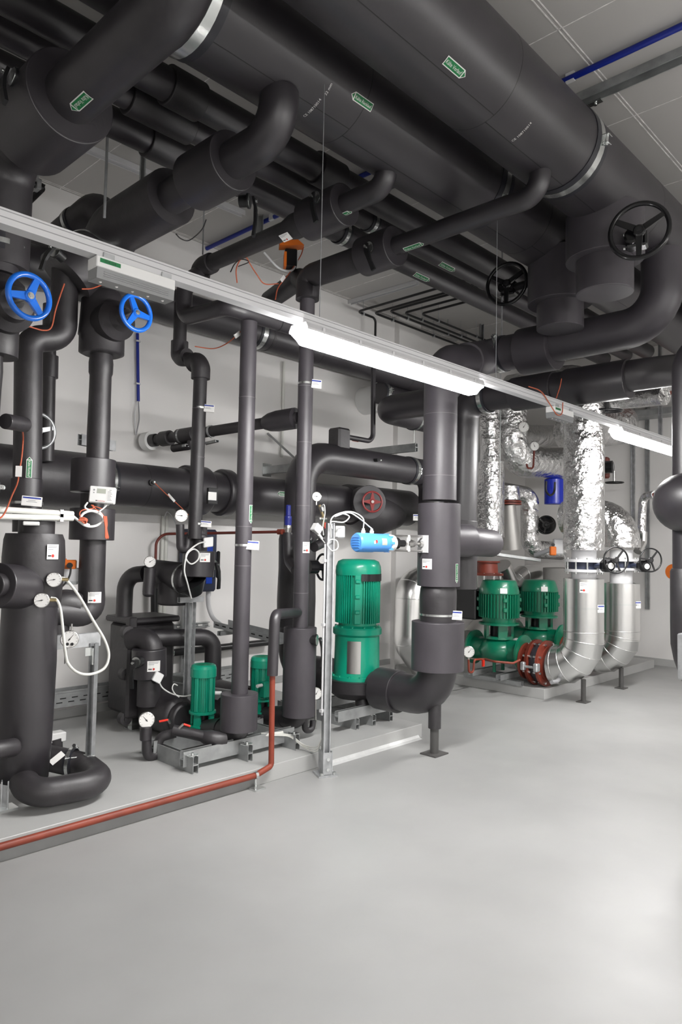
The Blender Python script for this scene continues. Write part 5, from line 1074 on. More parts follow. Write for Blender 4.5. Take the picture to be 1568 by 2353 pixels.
# end wall: posts, cable tray, orange disc
for px, yw, lab in ((1456, 3.95, 'tall grey post on the end wall right of the broad foil upright'), (1490, 3.6, 'narrow grey post on the end wall behind the thin foil pipe')):
    a, b = P(px, 1205 if px < 1480 else 1400, X=ENDX-0.03), P(px, 940, X=ENDX-0.03)
    single('wall_post', MB().channel((a[0], a[1], a[2]), (a[0], a[1], b[2]+0.6), (-1, 0, 0), 0.06, 0.028), 'zinc' if px < 1480 else 'strut', lab, 'post')
t = thing('cable_tray', 'wire cable tray on the end wall behind the far lamp', 'tray', P(1500, 960, X=ENDX-0.2)); a, b = P(1460, 962, X=ENDX-0.25), P(1550, 950, X=ENDX-0.25)
part('tray_floor', MB().box((ENDX-0.25, (a[1]+b[1])/2, a[2]), (0.35, 1.5, 0.006)), 'strut', t)
for dx in (-0.42, -0.07): part('tray_side', MB().box((ENDX+dx, (a[1]+b[1])/2, a[2]+0.04), (0.006, 1.5, 0.08)), 'strut', t)
q = P(1519, 960, X=ENDX-0.42); part('tray_hanger', MB().channel((q[0], q[1], q[2]-0.35), (q[0], q[1], CEIL-0.02), (-1, 0, 0), 0.05, 0.03), 'zinc', t)
q = P(1548, 1314, X=ENDX-0.006); single('wall_disc', MB().lathe((ENDX-0.001, q[1], q[2]), (-1, 0, 0), [(0.11, 0), (0.11, 0.004)], 28), 'orange', 'orange round disc on the end wall beside the right edge pipe', 'sign')
single('ceiling_lead', MB().wire([D(1291, 870, 2.46), D(1287, 890, 2.46), D(1282, 905, 2.465), D(1279, 915, 2.465)], 0.004), 'cable', 'short orange lead rising from the far emergency light', 'cable')
single('sensor_cable', MB().wire([D(1215, 888, 2.466), D(1243, 899, 2.466), D(1262, 925, 2.462), D(1280, 952, 2.46), D(1292, 950, 2.46), D(1294, 925, 2.462)], 0.004), 'cable', 'orange lead drooping over the far emergency light', 'cable')
# ------------------------------------------------------------------ left group: riser with the large blue wheel
D = lambda x, y, yy: P(x, y, Y=yy)
V1 = V(1.405, 3.90, 0)
t = thing('riser_pipe', 'black upright at the left edge carrying the large blue handwheel', 'pipe', (V1[0], V1[1], 1.3))
zq = lambda py: P(20, py, Y=V1[1])[2]
part('insulation', MB().tube([(V1[0], V1[1], 3.20), (V1[0], V1[1], zq(640))], [0.10, 0.10], None, 32), 'foam', t)
clamp(t, (V1[0], V1[1], zq(573)), AZ, 0.100, 0.028, (0.85, -0.5, 0), rub=3.2)
p, q, n = hit(29, 589, (*V1[:2], 0), AZ, 0.106); sk = MB(); f = mapper_x(q, n, 0.108); grid(sk, f, -0.025, 0.025, -0.013, 0.013, 0, 0, 3, 1); part('size_sticker', sk, 'paper', t)
wl = D(67, 681, 3.50)
part('valve_jacket', MB().sweep([V(V1[0], V1[1], z) for z in (zq(645), zq(660), zq(745), zq(748), zq(750), zq(826))], [0.10, 0.135, 0.14, 0.14, 0.115, 0.115], 36), 'foam2', t)
part('bonnet_jacket', MB().lathe((wl[0], V1[1], wl[2]), (0, -1, 0), [(0.13, 0.0), (0.13, 0.16), (0.09, 0.20), (0.085, 0.26), (0.03, 0.27)], 32), 'foam2', t)
handwheel(t, wl, nrm(V(0.12, -1, 0)), 0.121, 'blue', 0.0145, 3, 1.2, stem=0.15, stemr=0.016, hubr=0.030)
part('insulation', MB().sweep([V(V1[0]-0.012, V1[1], z) for z in (zq(822), zq(860), zq(900), zq(960), zq(1040), zq(1090))], [0.052, 0.056, 0.052, 0.049, 0.046, 0.046], 26), 'foam2', t)
part('flange_jacket', MB().jacket((V1[0]-0.012, V1[1], zq(1196)), (V1[0]-0.012, V1[1], zq(1098)), 0.06, 0.006, 28), 'foam', t)
clamp(t, (V1[0]-0.012, V1[1], zq(1122)), AZ, 0.06, 0.022, (0.85, -0.5, 0), rub=2.4)
part('pipe_stub', MB().jacket(D(12, 968, 3.9), D(58, 976, 4.0), 0.042, 0.008, 24), 'foam2', t)
part('tank_inlet', MB().tube([(V1[0]-0.012, V1[1], zq(1196)), (V1[0]-0.012, V1[1]+0.05, zq(1345)), (1.56, 4.05, zq(1345))], 0.065, 0.09, 26), 'foam2', t)
# elbow system behind, with p_60
t = thing('riser_pipe', 'black upright with green arrow label between the two blue handwheels', 'pipe', (1.85, 4.5, 1.6))
Y6 = 4.45
a, b, c = D(148, 655, Y6), D(146, 775, Y6), D(66, 780, Y6+0.02)
part('elbow', MB().tube([a+V(0, 0.05, 0.25), a, b, c, D(64, 1165, Y6)], [0.095]+[0.09]*0+[0.085]*4, [0.08, 0.11, 0.11], 30) if False else MB().tube([a+V(0, 0, 0.2), b, c, D(62, 1222, Y6)], 0.084, [0.12, 0.10], 30), 'foam2', t)
part('collar', MB().jacket(D(60, 1172, Y6), D(62, 1100, Y6), 0.090, 0.004, 30), 'foam', t)
p, q, n = hit(67, 1074, (D(63, 1074, Y6)[0], Y6, 0), AZ, 0.085); flow_label(t, 'Kälte Rücklauf', q, AZ, n, 0.085, L=0.13, W=0.034, head=1, turn=True)
id_plate(t, D(73, 1152, Y6-0.13), nrm(V(0.85, -0.4, -0.06)), nrm(V(-0.4, -0.9, 0.1)), (D(62, 1156, Y6)[0], Y6, D(62, 1156, Y6)[2]), AZ, 0.092, 0.115, 0.06)
part('sensor_cable', MB().wire([D(52, 990, 4.05), D(53, 1010, 4.33), D(50, 1050, 4.33), D(44, 1085, 4.33), D(40, 1110, 4.33), D(27, 1140, 4.1), D(10, 1180, 3.8), D(-6, 1195, 3.7)], 0.0045), 'cable', t)
part('cable_tag', MB().box(D(43, 1083, 4.32), (0.035, 0.006, 0.065), (nrm(V(0.8, -0.5, 0)), nrm(V(0.5, 0.8, 0)), AZ)), 'paper', t)
part('elbow_jacket', MB().tube([D(232, 588, 4.45), D(185, 607, 4.4), D(150, 640, 4.42)], 0.19, 0.14, 34), 'foam2', t)
lever(t, D(128, 578, 4.25), nrm(V(-0.8, -0.3, 0.25)), (-0.5, 0, -0.8), 0.16)
ring = part('pipe_clamp', MB().band(D(205, 600, 4.42), nrm(D(232, 588, 4.45)-D(185, 607, 4.4)), 0.196, 0.02, 0.004), 'zincb', t)
part('orange_lead', MB().wire([D(148, 652, 4.2), D(138, 680, 4.2), D(127, 715, 4.2), D(118, 752, 4.2), D(100, 759, 4.2), D(66, 750, 4.2)], 0.0045), 'cable', t)
part('orange_lead', MB().wire([D(188, 664, 4.15), D(210, 663, 4.15), D(235, 655, 4.15), D(262, 650, 4.1), D(280, 633, 4.1)], 0.0045), 'cable', t)
t = thing('riser_pipe', 'thin dark upright standing just behind the green labelled one', 'pipe', (2.2, 5.0, 2.2))
part('insulation', MB().cyl(D(115, 700, 5.2), D(108, 1060, 5.2), 0.050, seg=24), 'foam2', t); part('joint_sleeve', MB().cyl(D(115, 818, 5.2), D(114, 868, 5.2), 0.060, seg=24), 'foam2', t)
t = thing('gate_valve', 'grey rimmed black wheel behind the green labelled upright', 'valve', D(92, 1000, 5.2)); handwheel(t, D(88, 990, 5.15), (0.1, -1, 0), 0.14, 'zinc', 0.014, 3, 0.3); part('wheel_disc', MB().lathe(D(88, 990, 5.2), (0.1, -1, 0), [(0.0, 0), (0.115, 0.005)], 28), 'black', t); part('valve_stem', MB().cyl(D(88, 990, 5.18), D(88, 990, 5.18)+V(0, 0.2, 0), 0.03, seg=14), 'black', t)
# lumpy elbow jacket above, pipe K
t = thing('offset_pipe', 'dark pipe with clamp sloping behind the thick branch at upper left', 'pipe', (2.4, 4.6, 3.6))
k0, k1, k2 = D(250, 520, 4.75), D(240, 462, 4.75), D(90, 585, 5.6)
part('insulation', MB().tube([k0, k1, k2], 0.115, 0.16, 30), 'foam2', t); d = nrm(k2-k1); clamp(t, k1+d*0.36, d, 0.115, 0.03, (0.3, -0.2, 0.9), rub=2.6)
# ------------------------------------------------------------------ valve column with the small blue wheel
V2 = V(2.262, 4.40, 0); z2_ = lambda py: P(232, py, Y=4.40)[2]
t = thing('valve_riser', 'black upright with the small blue handwheel and a white heat meter below', 'pipe', (V2[0], V2[1], 1.2))
part('insulation', MB().cyl((V2[0], V2[1], 3.36), (V2[0], V2[1], z2_(680)), 0.088, seg=28), 'foam2', t)
part('valve_jacket', MB().sweep([V(V2[0], V2[1], z) for z in (z2_(672), z2_(690), z2_(745), z2_(772), z2_(775), z2_(812), z2_(816))], [0.11, 0.14, 0.148, 0.152, 0.145, 0.145, 0.12], 36, wob=0.01), 'foam2', t)
wl = D(313, 719, 3.98)
part('bonnet_jacket', MB().lathe((V2[0]+0.0, V2[1], wl[2]), nrm(V(wl[0]-V2[0], wl[1]-V2[1], 0)), [(0.13, 0.0), (0.13, 0.19), (0.085, 0.24), (0.06, 0.28), (0.045, 0.33)], 32), 'foam2', t)
handwheel(t, wl, nrm(V(0.10, -1, 0.0)), 0.123, 'blue', 0.0145, 3, 2.0, stem=0.10, stemr=0.016, hubr=0.028)
part('insulation', MB().sweep([V(V2[0], V2[1], z2_(q)) for q in (815, 835, 858, 864, 920, 1000, 1060)], [0.072, 0.079, 0.077, 0.070, 0.071, 0.074, 0.071], 28), 'foam2', t)
part('flow_meter_jacket', MB().jacket((2.235, 4.40, P(215, 1132, Y=4.4)[2]), (2.235, 4.40, P(215, 1056, Y=4.4)[2]), 0.140, 0.004, 36), 'foam', t)
part('insulation', MB().cyl((2.235, 4.40, P(215, 1135, Y=4.4)[2]), (2.235, 4.40, P(215, 1172, Y=4.4)[2]), 0.075, seg=28), 'foam2', t)
part('flange_jacket', MB().jacket((2.24, 4.40, P(213, 1241, Y=4.4)[2]), (2.24, 4.40, P(213, 1169, Y=4.4)[2]), 0.142, 0.004, 36), 'foam', t)
e = lambda py: P(213, py, Y=4.40)[2]
part('foot_insulation', MB().sweep(fillet([V(2.25, 4.40, e(1238)), V(2.25, 4.40, e(1290)), V(2.25, 4.40, e(1345)), V(2.265, 4.40, e(1412)), V(1.95, 4.42, e(1400))], [0, 0, 0.17]), 0.083, 30, wob=0.02), 'foam2', t)
p, q, n = hit(218, 1373, (2.26, 4.40, 0), AZ, 0.086); info_sticker(t, q, None, n, 0.087, 0.085, 0.07)
c = P(150, 1392, Y=4.38); clamp(t, (1.97, 4.42, e(1400)), AX, 0.083, 0.02, (0.1, -0.9, -0.4), rub=2.2)
# heat meter
mt = thing('heat_meter', 'white heat meter with small grey display and red lettering', 'meter', D(235, 1158, 4.2)); mc = D(236, 1138, 4.20); u = nrm(V(0.80, -0.60, 0)+V(0, 0, -0.05)); n = nrm(V(-0.60, -0.80, 0.05)); v = np.cross(n, u)
part('meter_case', MB().box(mc, (0.158, 0.105, 0.05), (u, v, n), 0, 0.006), 'white', mt)
f = mapper(mc+n*0.0255, u, n, None); d = MB(); grid(d, f, -0.032, 0.022, 0.008, 0.038, 0.0005, 0, 1, 1); part('display', d, 'lcd', mt)
d = MB(); lettering(d, f, 'kamstrup', 0.0, -0.040, 0.008, 0, 0.0006, 0.042); part('red_lettering', d, 'reddot', mt)
d = MB(); grid(d, f, 0.031, 0.073, -0.042, 0.046, 0.0004, 0, 1, 1)
for k in range(8): grid(d, f, 0.034, 0.034+0.03*(0.6+0.4*((k*37) % 5)/5), 0.022-0.008*k, 0.025-0.008*k, 0.0008, 1, 1, 1)
grid(d, f, 0.042, 0.056, 0.030, 0.034, 0.0008, 1, 1, 1); part('data_label', d, ['paper', 'ink'], mt)
d = MB(); d.flat([f(-0.050+0.006*math.cos(k*math.pi/7), 0.028+0.006*math.sin(k*math.pi/7), 0.0006) for k in range(14)]); d.flat([f(-0.050+0.004*math.cos(k*math.pi/7), 0.010+0.004*math.sin(k*math.pi/7), 0.0006) for k in range(14)]); grid(d, f, -0.036, -0.024, -0.041, -0.036, 0.0006, 1, 1, 1); part('buttons', d, ['ink', 'inkdk'], mt)
part('mounting_stub', MB().box(mc-n*0.05, (0.08, 0.08, 0.06), (u, v, n)), 'black', mt)
# cable coils and conduits
yc = 4.16
cablething('thick white cable coiled in one loop under the heat meter', [D(162, 1181, 4.1), D(180, 1196, yc), D(195, 1207, yc), D(210, 1210, yc), D(225, 1206, yc), D(236, 1196, yc), D(233, 1185, yc), D(222, 1177, yc), D(207, 1174, yc), D(192, 1180, yc), D(186, 1190, yc), D(190, 1199, yc), D(205, 1207, yc)], 0.0085)
cablething('white cable leaving the heat meter, curling over the coil', [D(201, 1155, 4.19), D(195, 1165, yc), D(203, 1171, yc), D(220, 1174, yc), D(230, 1178, yc), D(236, 1186, yc)], 0.006)
cablething('short white cable from the right of the heat meter to the coil', [D(246, 1160, 4.19), D(238, 1168, yc), D(230, 1174, yc), D(228, 1178, yc-0.02)], 0.005)
b_ = MB()
for k in range(6): b_.wire([D(182+2*math.sin(k), 1190+k*1.2, yc-0.02), D(192+k, 1189+1.5*k, yc-0.03), D(201-k*0.6, 1194+k*1.6, yc-0.03), D(196, 1203-k, yc-0.02), D(186, 1197-k*0.6, yc-0.02)], 0.003, 6)
single('cable_bundle', b_, 'cable', 'orange cable bundle tied left of the white coil', 'cable')
b_ = MB()
for k in range(7): b_.wire([D(238+k*1.2, 1186, yc-0.03), D(241+k*0.9, 1205, yc-0.03), D(242+k*0.6, 1216, yc-0.03), D(242+k*1.3, 1236+1.5*(k % 3), yc-0.03)], 0.003, 6)
bt = single('cable_bundle', b_, 'cable', 'orange cable bundle hanging right of the white coil', 'cable')
single('orange_cable', MB().wire([D(210, 1160, 4.17), D(214, 1168, yc), D(190, 1172, yc), D(183, 1180, yc), D(186, 1190, yc)], 0.004).wire([D(213, 1160, 4.17), D(220, 1170, yc), D(232, 1178, yc), D(240, 1188, yc)], 0.004).wire([D(212, 1162, 4.18), D(225, 1166, yc), D(238, 1170, yc)], 0.003), 'cable', 'loose orange leads running from the heat meter to the bundles', 'cable')
yk = 3.95
for (p0, p1, lab) in (((-40, 1168), (167, 1181), 'pale conduit at left ending beside the coil, upper of two'), ((-40, 1186), (167, 1191), 'pale conduit at left ending beside the coil, lower of two')):
    t = thing('conduit', lab, 'conduit', D(*p0, yk)); part('tube', MB().cyl(D(*p0, yk), D(*p1, yk+0.1), 0.0165, seg=16), 'cream', t)
    q = D(139, p1[1]-1, yk+0.085); part('conduit_clip', MB().box(q, (0.02, 0.04, 0.044)), 'grey', t)
# ------------------------------------------------------------------ insulated tank
TX, TY, TR = 1.755, 4.16, 0.152; tz = lambda py: P(60, py, Y=TY)[2]
t = thing('insulated_tank', 'tall black foam clad tank at the left edge with small dial gauges', 'tank', (TX, TY, PL))
part('shell', MB().sweep([V(TX, TY, z) for z in (tz(1788), tz(1786), tz(1700), tz(1600), tz(1520), tz(1420), tz(1360))], [0.10, 0.135, 0.147, 0.152, 0.156, 0.152, 0.150], 40), 'foam', t)
part('foam_wrap', MB().sweep([V(TX+0.01, TY, z) for z in (tz(1392), tz(1385), tz(1330), tz(1280), tz(1240), tz(1226))], [0.150, 0.158, 0.166, 0.172, 0.166, 0.155], 40, wob=0.018), 'foam2', t)
part('inlet_jacket', MB().jacket(D(-8, 1345, 3.98), D(60, 1350, 4.10), 0.122, 0.012, 34), 'foam', t); part('inlet_ring', MB().jacket(D(-14, 1345, 3.95), D(2, 1345, 3.97), 0.066, 0.008, 28), 'foam2', t)
part('pipe_stub', MB().jacket(D(-20, 1726, 3.96), D(38, 1716, 4.02), 0.05, 0.02, 26), 'foam2', t)
p, q, n = hit(121, 1268, (TX+0.01, TY, 0), AZ, 0.172); info_sticker(t, q, None, n, 0.176, 0.075, 0.085)
part('neck_pipe', MB().tube([(TX+0.02, TY, tz(1230)), (TX+0.02, TY, tz(1196))], 0.1, None, 28), 'foam2', t); part('white_box', MB().box(D(72, 1203, 4.0), (0.085, 0.05, 0.022), (nrm(V(0.9, -0.4, 0)), nrm(V(0.4, 0.9, 0)), AZ), 0, 0.004), 'white', t)
for (px, py, lab) in ((127, 1331, 'upper'), (99, 1378, 'lower')):
    p_, q_, n_ = hit(px, py, (TX+0.01, TY, 0), AZ, 0.176); c = p_+nrm(V(-0.55, -0.83, 0))*0.045; gauge(t, c, nrm(V(-0.55, -0.83, 0.06)), 0.042, needle=3.3)
    o = part('gauge_neck', MB().cyl(c+V(0.02, 0.02, 0), c+V(0.075, -0.02, 0), 0.010, seg=10), 'brass', t)
for sg, px in ((0, 15), (1, 70)):
    q = P(px, 1862-sg*30, Z=PL); part('leg', MB().channel((q[0], q[1]+0.03, PL+0.01), (q[0], q[1]+0.03, tz(1775)), nrm(V(-0.4, -0.9, 0)), 0.041, 0.041), 'zinc', t); part('foot_plate', MB().box((q[0], q[1]+0.02, PL+0.006), (0.11, 0.10, 0.012)), 'zincb', t)
t = thing('drain_loop', 'fat black pipe bending round at floor level in front of the tank', 'pipe', (1.95, 4.0, PL+0.03))
zl = 0.215; pts = [V(*(P(px, py, Z=zl)[:2]), zl) for px, py in ((42, 1790), (60, 1832), (150, 1822), (206, 1800), (196, 1752), (118, 1712))]
part('insulation', MB().tube([V(pts[0][0], pts[0][1]+0.1, zl+0.12), V(1.70, 3.93, zl), V(2.10, 3.86, zl), V(2.16, 4.22, zl), V(1.98, 4.42, zl+0.05)], 0.078, [0.12, 0.15, 0.14], 30), 'foam2', t)
d = nrm(V(1.98, 4.42, 0)-V(2.16, 4.22, 0)); clamp(t, V(2.10, 4.285, zl+0.02), d, 0.078, 0.02, (0.4, 0.3, 0.8), rub=2.4)
c = V(2.035, 4.36, zl+0.03); q = D(131, 1742, 4.25); sk = MB(); f = mapper(q, nrm(V(0.75, 0, 0.45)), nrm(V(-0.4, -0.6, 0.7)), None); grid(sk, f, -0.045, 0.045, -0.02, 0.02, 0, 0, 1, 1); part('size_sticker', sk, 'paper', t)
part('riser_stub', MB().cyl(D(126, 1735, 4.45), D(124, 1696, 4.45), 0.05, seg=22), 'foam2', t); part('white_cap', MB().box(D(127, 1693, 4.45), (0.11, 0.08, 0.06), None, 0, 0.006), 'white', t)
# actuator behind the tank, and valve body below it
t = thing('valve_actuator', 'orange and grey actuator box right of the tank top', 'actuator', D(155, 1340, 4.5)); ex = nrm(V(0.85, -0.52, 0)); ey = nrm(V(0.52, 0.85, 0))
part('orange_housing', MB().box(D(153, 1297, 4.5), (0.12, 0.07, 0.06), (ex, ey, AZ), 0, 0.006).box(D(143, 1287, 4.5), (0.05, 0.05, 0.02), (ex, ey, AZ)), 'orange', t); part('grey_housing', MB().box(D(158, 1321, 4.5), (0.15, 0.08, 0.09), (ex, ey, AZ), 0, 0.006), 'grey', t); part('base_plate', MB().box(D(155, 1339, 4.5), (0.12, 0.08, 0.02), (ex, ey, AZ)), 'strut', t)
part('black_knob', MB().lathe(D(161, 1299, 4.44), -ey, [(0.018, 0), (0.018, 0.03)], 14), 'black', t); part('black_cable', MB().wire([D(163, 1302, 4.42), D(161, 1320, 4.42), D(152, 1338, 4.42), D(138, 1352, 4.35)], 0.006), 'bcable', t)
t = thing('foam_valve', 'black foam clad valve between tank and the column foot', 'valve', D(140, 1440, 4.4))
part('insulation', MB().tube([D(118, 1395, 4.45), D(150, 1385, 4.43), D(176, 1392, 4.42)], 0.09, 0.1, 28), 'foam2', t); part('valve_body', MB().tube([D(132, 1420, 4.45), D(130, 1482, 4.45)], 0.075, None, 26), 'foam2', t); part('bolt', MB().hexa(D(126, 1478, 4.32), (-0.3, -0.9, 0), 0.013, 0.02), 'zincb', t)
# gauge on the strut frame
t = thing('strut_stand', 'galvanised strut stand left of the plate heat exchanger, beside the tank', 'frame', P(211, 1803, Z=PL))
F0 = P(209, 1800, Z=PL); ft = D(213, 1470, F0[1])
part('post', MB().channel((F0[0], F0[1], PL+0.01), (F0[0], F0[1], ft[2]-0.02), nrm(V(-0.85, -0.5, 0)), 0.041, 0.041), 'zinc', t)
part('crossbar', MB().channel((F0[0]-0.34, F0[1]+0.02, ft[2]), (F0[0]+0.03, F0[1]+0.02, ft[2]), AZ, 0.041, 0.041, double=True), 'zinc', t); part('corner_bracket', MB().box((F0[0]-0.04, F0[1]-0.01, ft[2]-0.07), (0.07, 0.008, 0.05)).box((F0[0]-0.028, F0[1]-0.01, ft[2]-0.10), (0.012, 0.04, 0.10)), 'zincb', t); part('foot_plate', MB().box((F0[0], F0[1], PL+0.006), (0.13, 0.11, 0.012)), 'zincb', t)
part('post_clip', MB().box((F0[0]-0.03, F0[1]-0.02, PL+0.17), (0.05, 0.05, 0.03)).cyl((F0[0]-0.15, F0[1]+0.05, PL+0.17), (F0[0]-0.03, F0[1], PL+0.17), 0.006, seg=8), 'zincb', t)
t = thing('pressure_gauge', 'large dial gauge in front of the strut stand crossbar', 'gauge', D(160, 1490, F0[1]-0.12)); gc = D(160, 1469, F0[1]-0.12); gauge(t, gc, nrm(V(-0.5, -0.86, 0.05)), 0.052, needle=0.9)
for k, px in enumerate((155, 166)): part('black_knob', MB().lathe(D(px, 1480, F0[1]-0.13), nrm(V(-0.5, -0.86, 0.05)), [(0.009, 0), (0.009, 0.008)], 12), 'black', t)
part('gauge_stem', MB().cyl(gc+V(0, 0, -0.05)+V(-0.02, 0, 0), gc+V(-0.02, 0, -0.14), 0.008, seg=8), 'steel', t); part('gauge_stem', MB().cyl(gc+V(0.01, 0, 0.05), gc+V(0.01, 0, 0.09), 0.006, seg=8), 'steel', t)
cablething('white hose hanging in a wide loop from the upper tank gauge', [D(140, 1327, 3.98), D(155, 1335, 3.96), D(182, 1370, 3.95), D(213, 1424, 3.95), D(240, 1470, 3.95), D(250, 1505, 3.95), D(240, 1535, 3.95), D(210, 1549, 3.95), D(180, 1546, 3.95), D(157, 1525, 3.95), D(150, 1495, 3.98)], 0.0085, 'cream')
cablething('white hose arching from the lower tank gauge down past the large gauge', [D(117, 1374, 3.97), D(130, 1378, 3.95), D(139, 1400, 3.93), D(145, 1450, 3.92), D(149, 1490, 3.92), D(154, 1522, 3.93)], 0.0085, 'cream')
# ------------------------------------------------------------------ two small green pumps in front
def small_pump(label, x, y, zc, zt, R, word):
    t = thing('circulation_pump', label, 'pump', (x, y, PL+0.1)); H = zt-zc
    zf, zcap, zb = zc+H*0.27, zt-H*0.19, zc+H*0.02
    part('fan_cover', MB().lathe((x, y, zcap), AZ, [(R*0.95, -0.004), (R*1.10, 0), (R*1.10, H*0.13), (R*1.02, H*0.175), (R*0.9, H*0.19), (0, H*0.192)], 36), 'pump', t)
    gr = MB()
    for k in range(7): gr.torus((x, y, zt+0.0005), AZ, R*(0.12+0.1*k), 0.0018, 28, 4)
    part('fan_grille', gr, 'pumpdk', t)
    mo = MB().lathe((x, y, zf), AZ, [(R*0.88, 0), (R*0.88, zcap-zf)], 32)
    for k in range(36):
        a = 2*math.pi*k/36; dr = V(math.cos(a), math.sin(a), 0); mo.box(V(x, y, (zf+zcap)/2)+dr*R*0.93, (R*0.16, 0.004, zcap-zf), (dr, np.cross(AZ, dr), AZ))
    for a0 in (200, 275):
        a = math.radians(a0); dr = V(math.cos(a), math.sin(a), 0); mo.box(V(x, y, (zf+zcap)/2)+dr*R*0.95, (R*0.2, 0.03, zcap-zf), (dr, np.cross(AZ, dr), AZ), 0, 0.004)
    part('motor_housing', mo, 'pump', t)
    la = MB().lathe((x, y, zf-0.022), AZ, [(R*0.9, 0), (R*1.14, 0.002), (R*1.14, 0.018), (R*0.9, 0.022)], 36).lathe((x, y, zb), AZ, [(R*1.2, 0), (R*1.2, 0.012)], 8)
    for k in range(4):
        a = math.radians(26+90*k); dr = V(math.cos(a), math.sin(a), 0); la.box(V(x, y, (zb+zf)/2-0.01)+dr*R*0.85, (0.018, R*0.62, zf-zb-0.02), (dr, np.cross(AZ, dr), AZ))
    part('lantern', la, 'pump', t); part('coupling', MB().cyl((x, y, zb), (x, y, zf-0.02), R*0.5, seg=20), 'black', t)
    part('volute_jacket', MB().lathe((x, y, zb), AZ, [(R*1.5, 0.0), (R*1.48, -0.03), (R*1.25, -0.09), (R*0.7, -0.10)], 32).lathe((x, y, zb), AZ, [(R*1.5, 0), (R*1.0, 0.001)], 32, cap=False).cyl((x, 4.2, 0.262), (x, y-0.05, 0.225), 0.088, 0.07, seg=28), 'foam2', t)
    n = nrm(V(-0.5, -0.86, 0)); 
    if word:
        d = MB(); f = mapper_x((x, y, zcap+H*0.075), nrm(V(-0.15, -0.98, 0)), R*1.08); lettering(d, f, 'wilo', 0, 0, 0.026, 0, 0.001); part('lettering', d, 'paper', t)
        part('terminal_box', MB().box((x-0.02, y-R*0.95, (zf+zcap)/2-0.04), (0.11, 0.07, 0.13), None, 0, 0.008), 'pump', t)
    else:
        info_sticker(t, (x, y, zcap+H*0.075), None, n, R*1.075, 0.058, 0.042)
    part('cable_gland', MB().cyl((x+R*0.9, y-0.03, zf+0.12) if not word else (x-R*0.9, y-0.09, zf+0.12), (x+R*1.5, y-0.05, zf+0.115) if not word else (x-R*1.5, y-0.10, zf+0.12), 0.014, seg=12), 'white', t)
    # pointed maker's tag lying on the volute
    q = V(x+0.06, y-0.14, zb+0.004); d = MB().flat([q+V(-0.06, 0.0, 0), q+V(-0.02, -0.05, 0), q+V(0.07, -0.03, 0.002), q+V(0.03, 0.03, 0.002)], 0); d.flat([q+V(0.03+0.014*math.cos(k), -0.012+0.010*math.sin(k), 0.003) for k in np.linspace(0, 6, 10)], 1)
    part('warning_tag', d, ['paper', 'reddot'], t)
    return t
small_pump('small green pump at the front left with sticker on its cap', 3.20, 4.46, P(470, 1672, X=3.20)[2], P(472, 1527, X=3.20)[2], 0.088, False)
small_pump('small green pump with white lettering, half hidden behind the red floor pipe', 3.81, 4.50, P(612, 1640, X=3.81)[2], P(610, 1509, X=3.81)[2], 0.090, True)
# suction jackets and exchanger
def suction(label, x, y0, y1, r, z):
    t = thing('suction_pipe', label, 'pipe', (x, y1, z-r)); part('insulation', MB().jacket((x, y0, z), (x, y1, z), r, 0.05, 40), 'foam2', t); part('inner_ring', MB().jacket((x, y0-0.06, z), (x, y0+0.02, z), r*0.78, 0.02, 36), 'foam2', t)
suction('fat black foam cylinder behind the front left small pump', 3.16, 4.68, 5.10, 0.152, 0.272)
suction('fat black foam cylinder behind the second small pump', 3.81, 4.72, 5.2, 0.15, 0.272)
t = thing('heat_exchanger', 'black foam boxed plate heat exchanger on steel feet, left of the small pumps', 'heat exchanger', (2.98, 5.3, PL)); hx0, hx1, hy0, hy1 = 2.98, 3.40, 5.14, 5.50
part('casing', MB().box(((hx0+hx1)/2, (hy0+hy1)/2, 0.585), (hx1-hx0, hy1-hy0, 0.73), None, 0, 0.03).box((hx0+0.02, hy0-0.02, 0.50), (0.16, 0.10, 0.56), None, 0, 0.02), 'foam2', t)
part('top_lid', MB().box(((hx0+hx1)/2, (hy0+hy1)/2, 0.975), (hx1-hx0+0.05, hy1-hy0+0.05, 0.05), None, 0, 0.015), 'foam2', t)
part('corner_block', MB().box((hx0-0.0, hy0-0.0, 0.965), (0.07, 0.07, 0.09), None, 0, 0.01), 'foam2', t)
for px, py in ((292, 1452), (288, 1548), (286, 1650)):
    q = P(px, py, Y=hy0-0.0); part('connection_plug', MB().lathe((q[0], hy0+0.02, q[2]), (-0.1, -1, 0), [(0.052, 0), (0.048, 0.06), (0.02, 0.062), (0.02, 0.07)], 22), 'foam2', t)
for x in (hx0+0.08, hx1-0.08): part('foot', MB().box((x, hy0+0.06, PL+0.06), (0.06, 0.06, 0.10)).box((x, hy0+0.03, PL+0.008), (0.13, 0.13, 0.012)), 'zincb', t)
# pipework on the exchanger
t = thing('exchanger_pipe', 'black pipe rising from the exchanger top and bending right into the upper jacket', 'pipe', D(285, 1425, 5.35)); 
part('insulation', MB().tube([D(284, 1428, 5.35), D(289, 1322, 5.35), D(335, 1318, 5.15)], 0.066, 0.14, 28), 'foam2', t)
t = thing('exchanger_pipe', 'black pipe running right from the exchanger and bending down behind the front small pump', 'pipe', D(490, 1545, 4.9))
part('insulation', MB().tube([D(345, 1466, 5.12), D(490, 1464, 4.95), D(489, 1560, 4.95)], 0.070, 0.11, 28), 'foam2', t)
t = thing('exchanger_valve', 'black elbow and round foam jacket with lever in front of the exchanger', 'valve', D(340, 1560, 4.9)); ya = 4.93
part('elbow', MB().tube([D(300, 1470, 5.12), D(352, 1462, ya), D(350, 1500, ya)], 0.085, 0.12, 28), 'foam2', t); part('valve_jacket', MB().jacket(D(343, 1556, ya), D(343, 1490, ya), 0.132, 0.012, 36), 'foam', t)
part('insulation', MB().cyl(D(343, 1560, ya), D(341, 1620, ya), 0.09, seg=28), 'foam2', t)
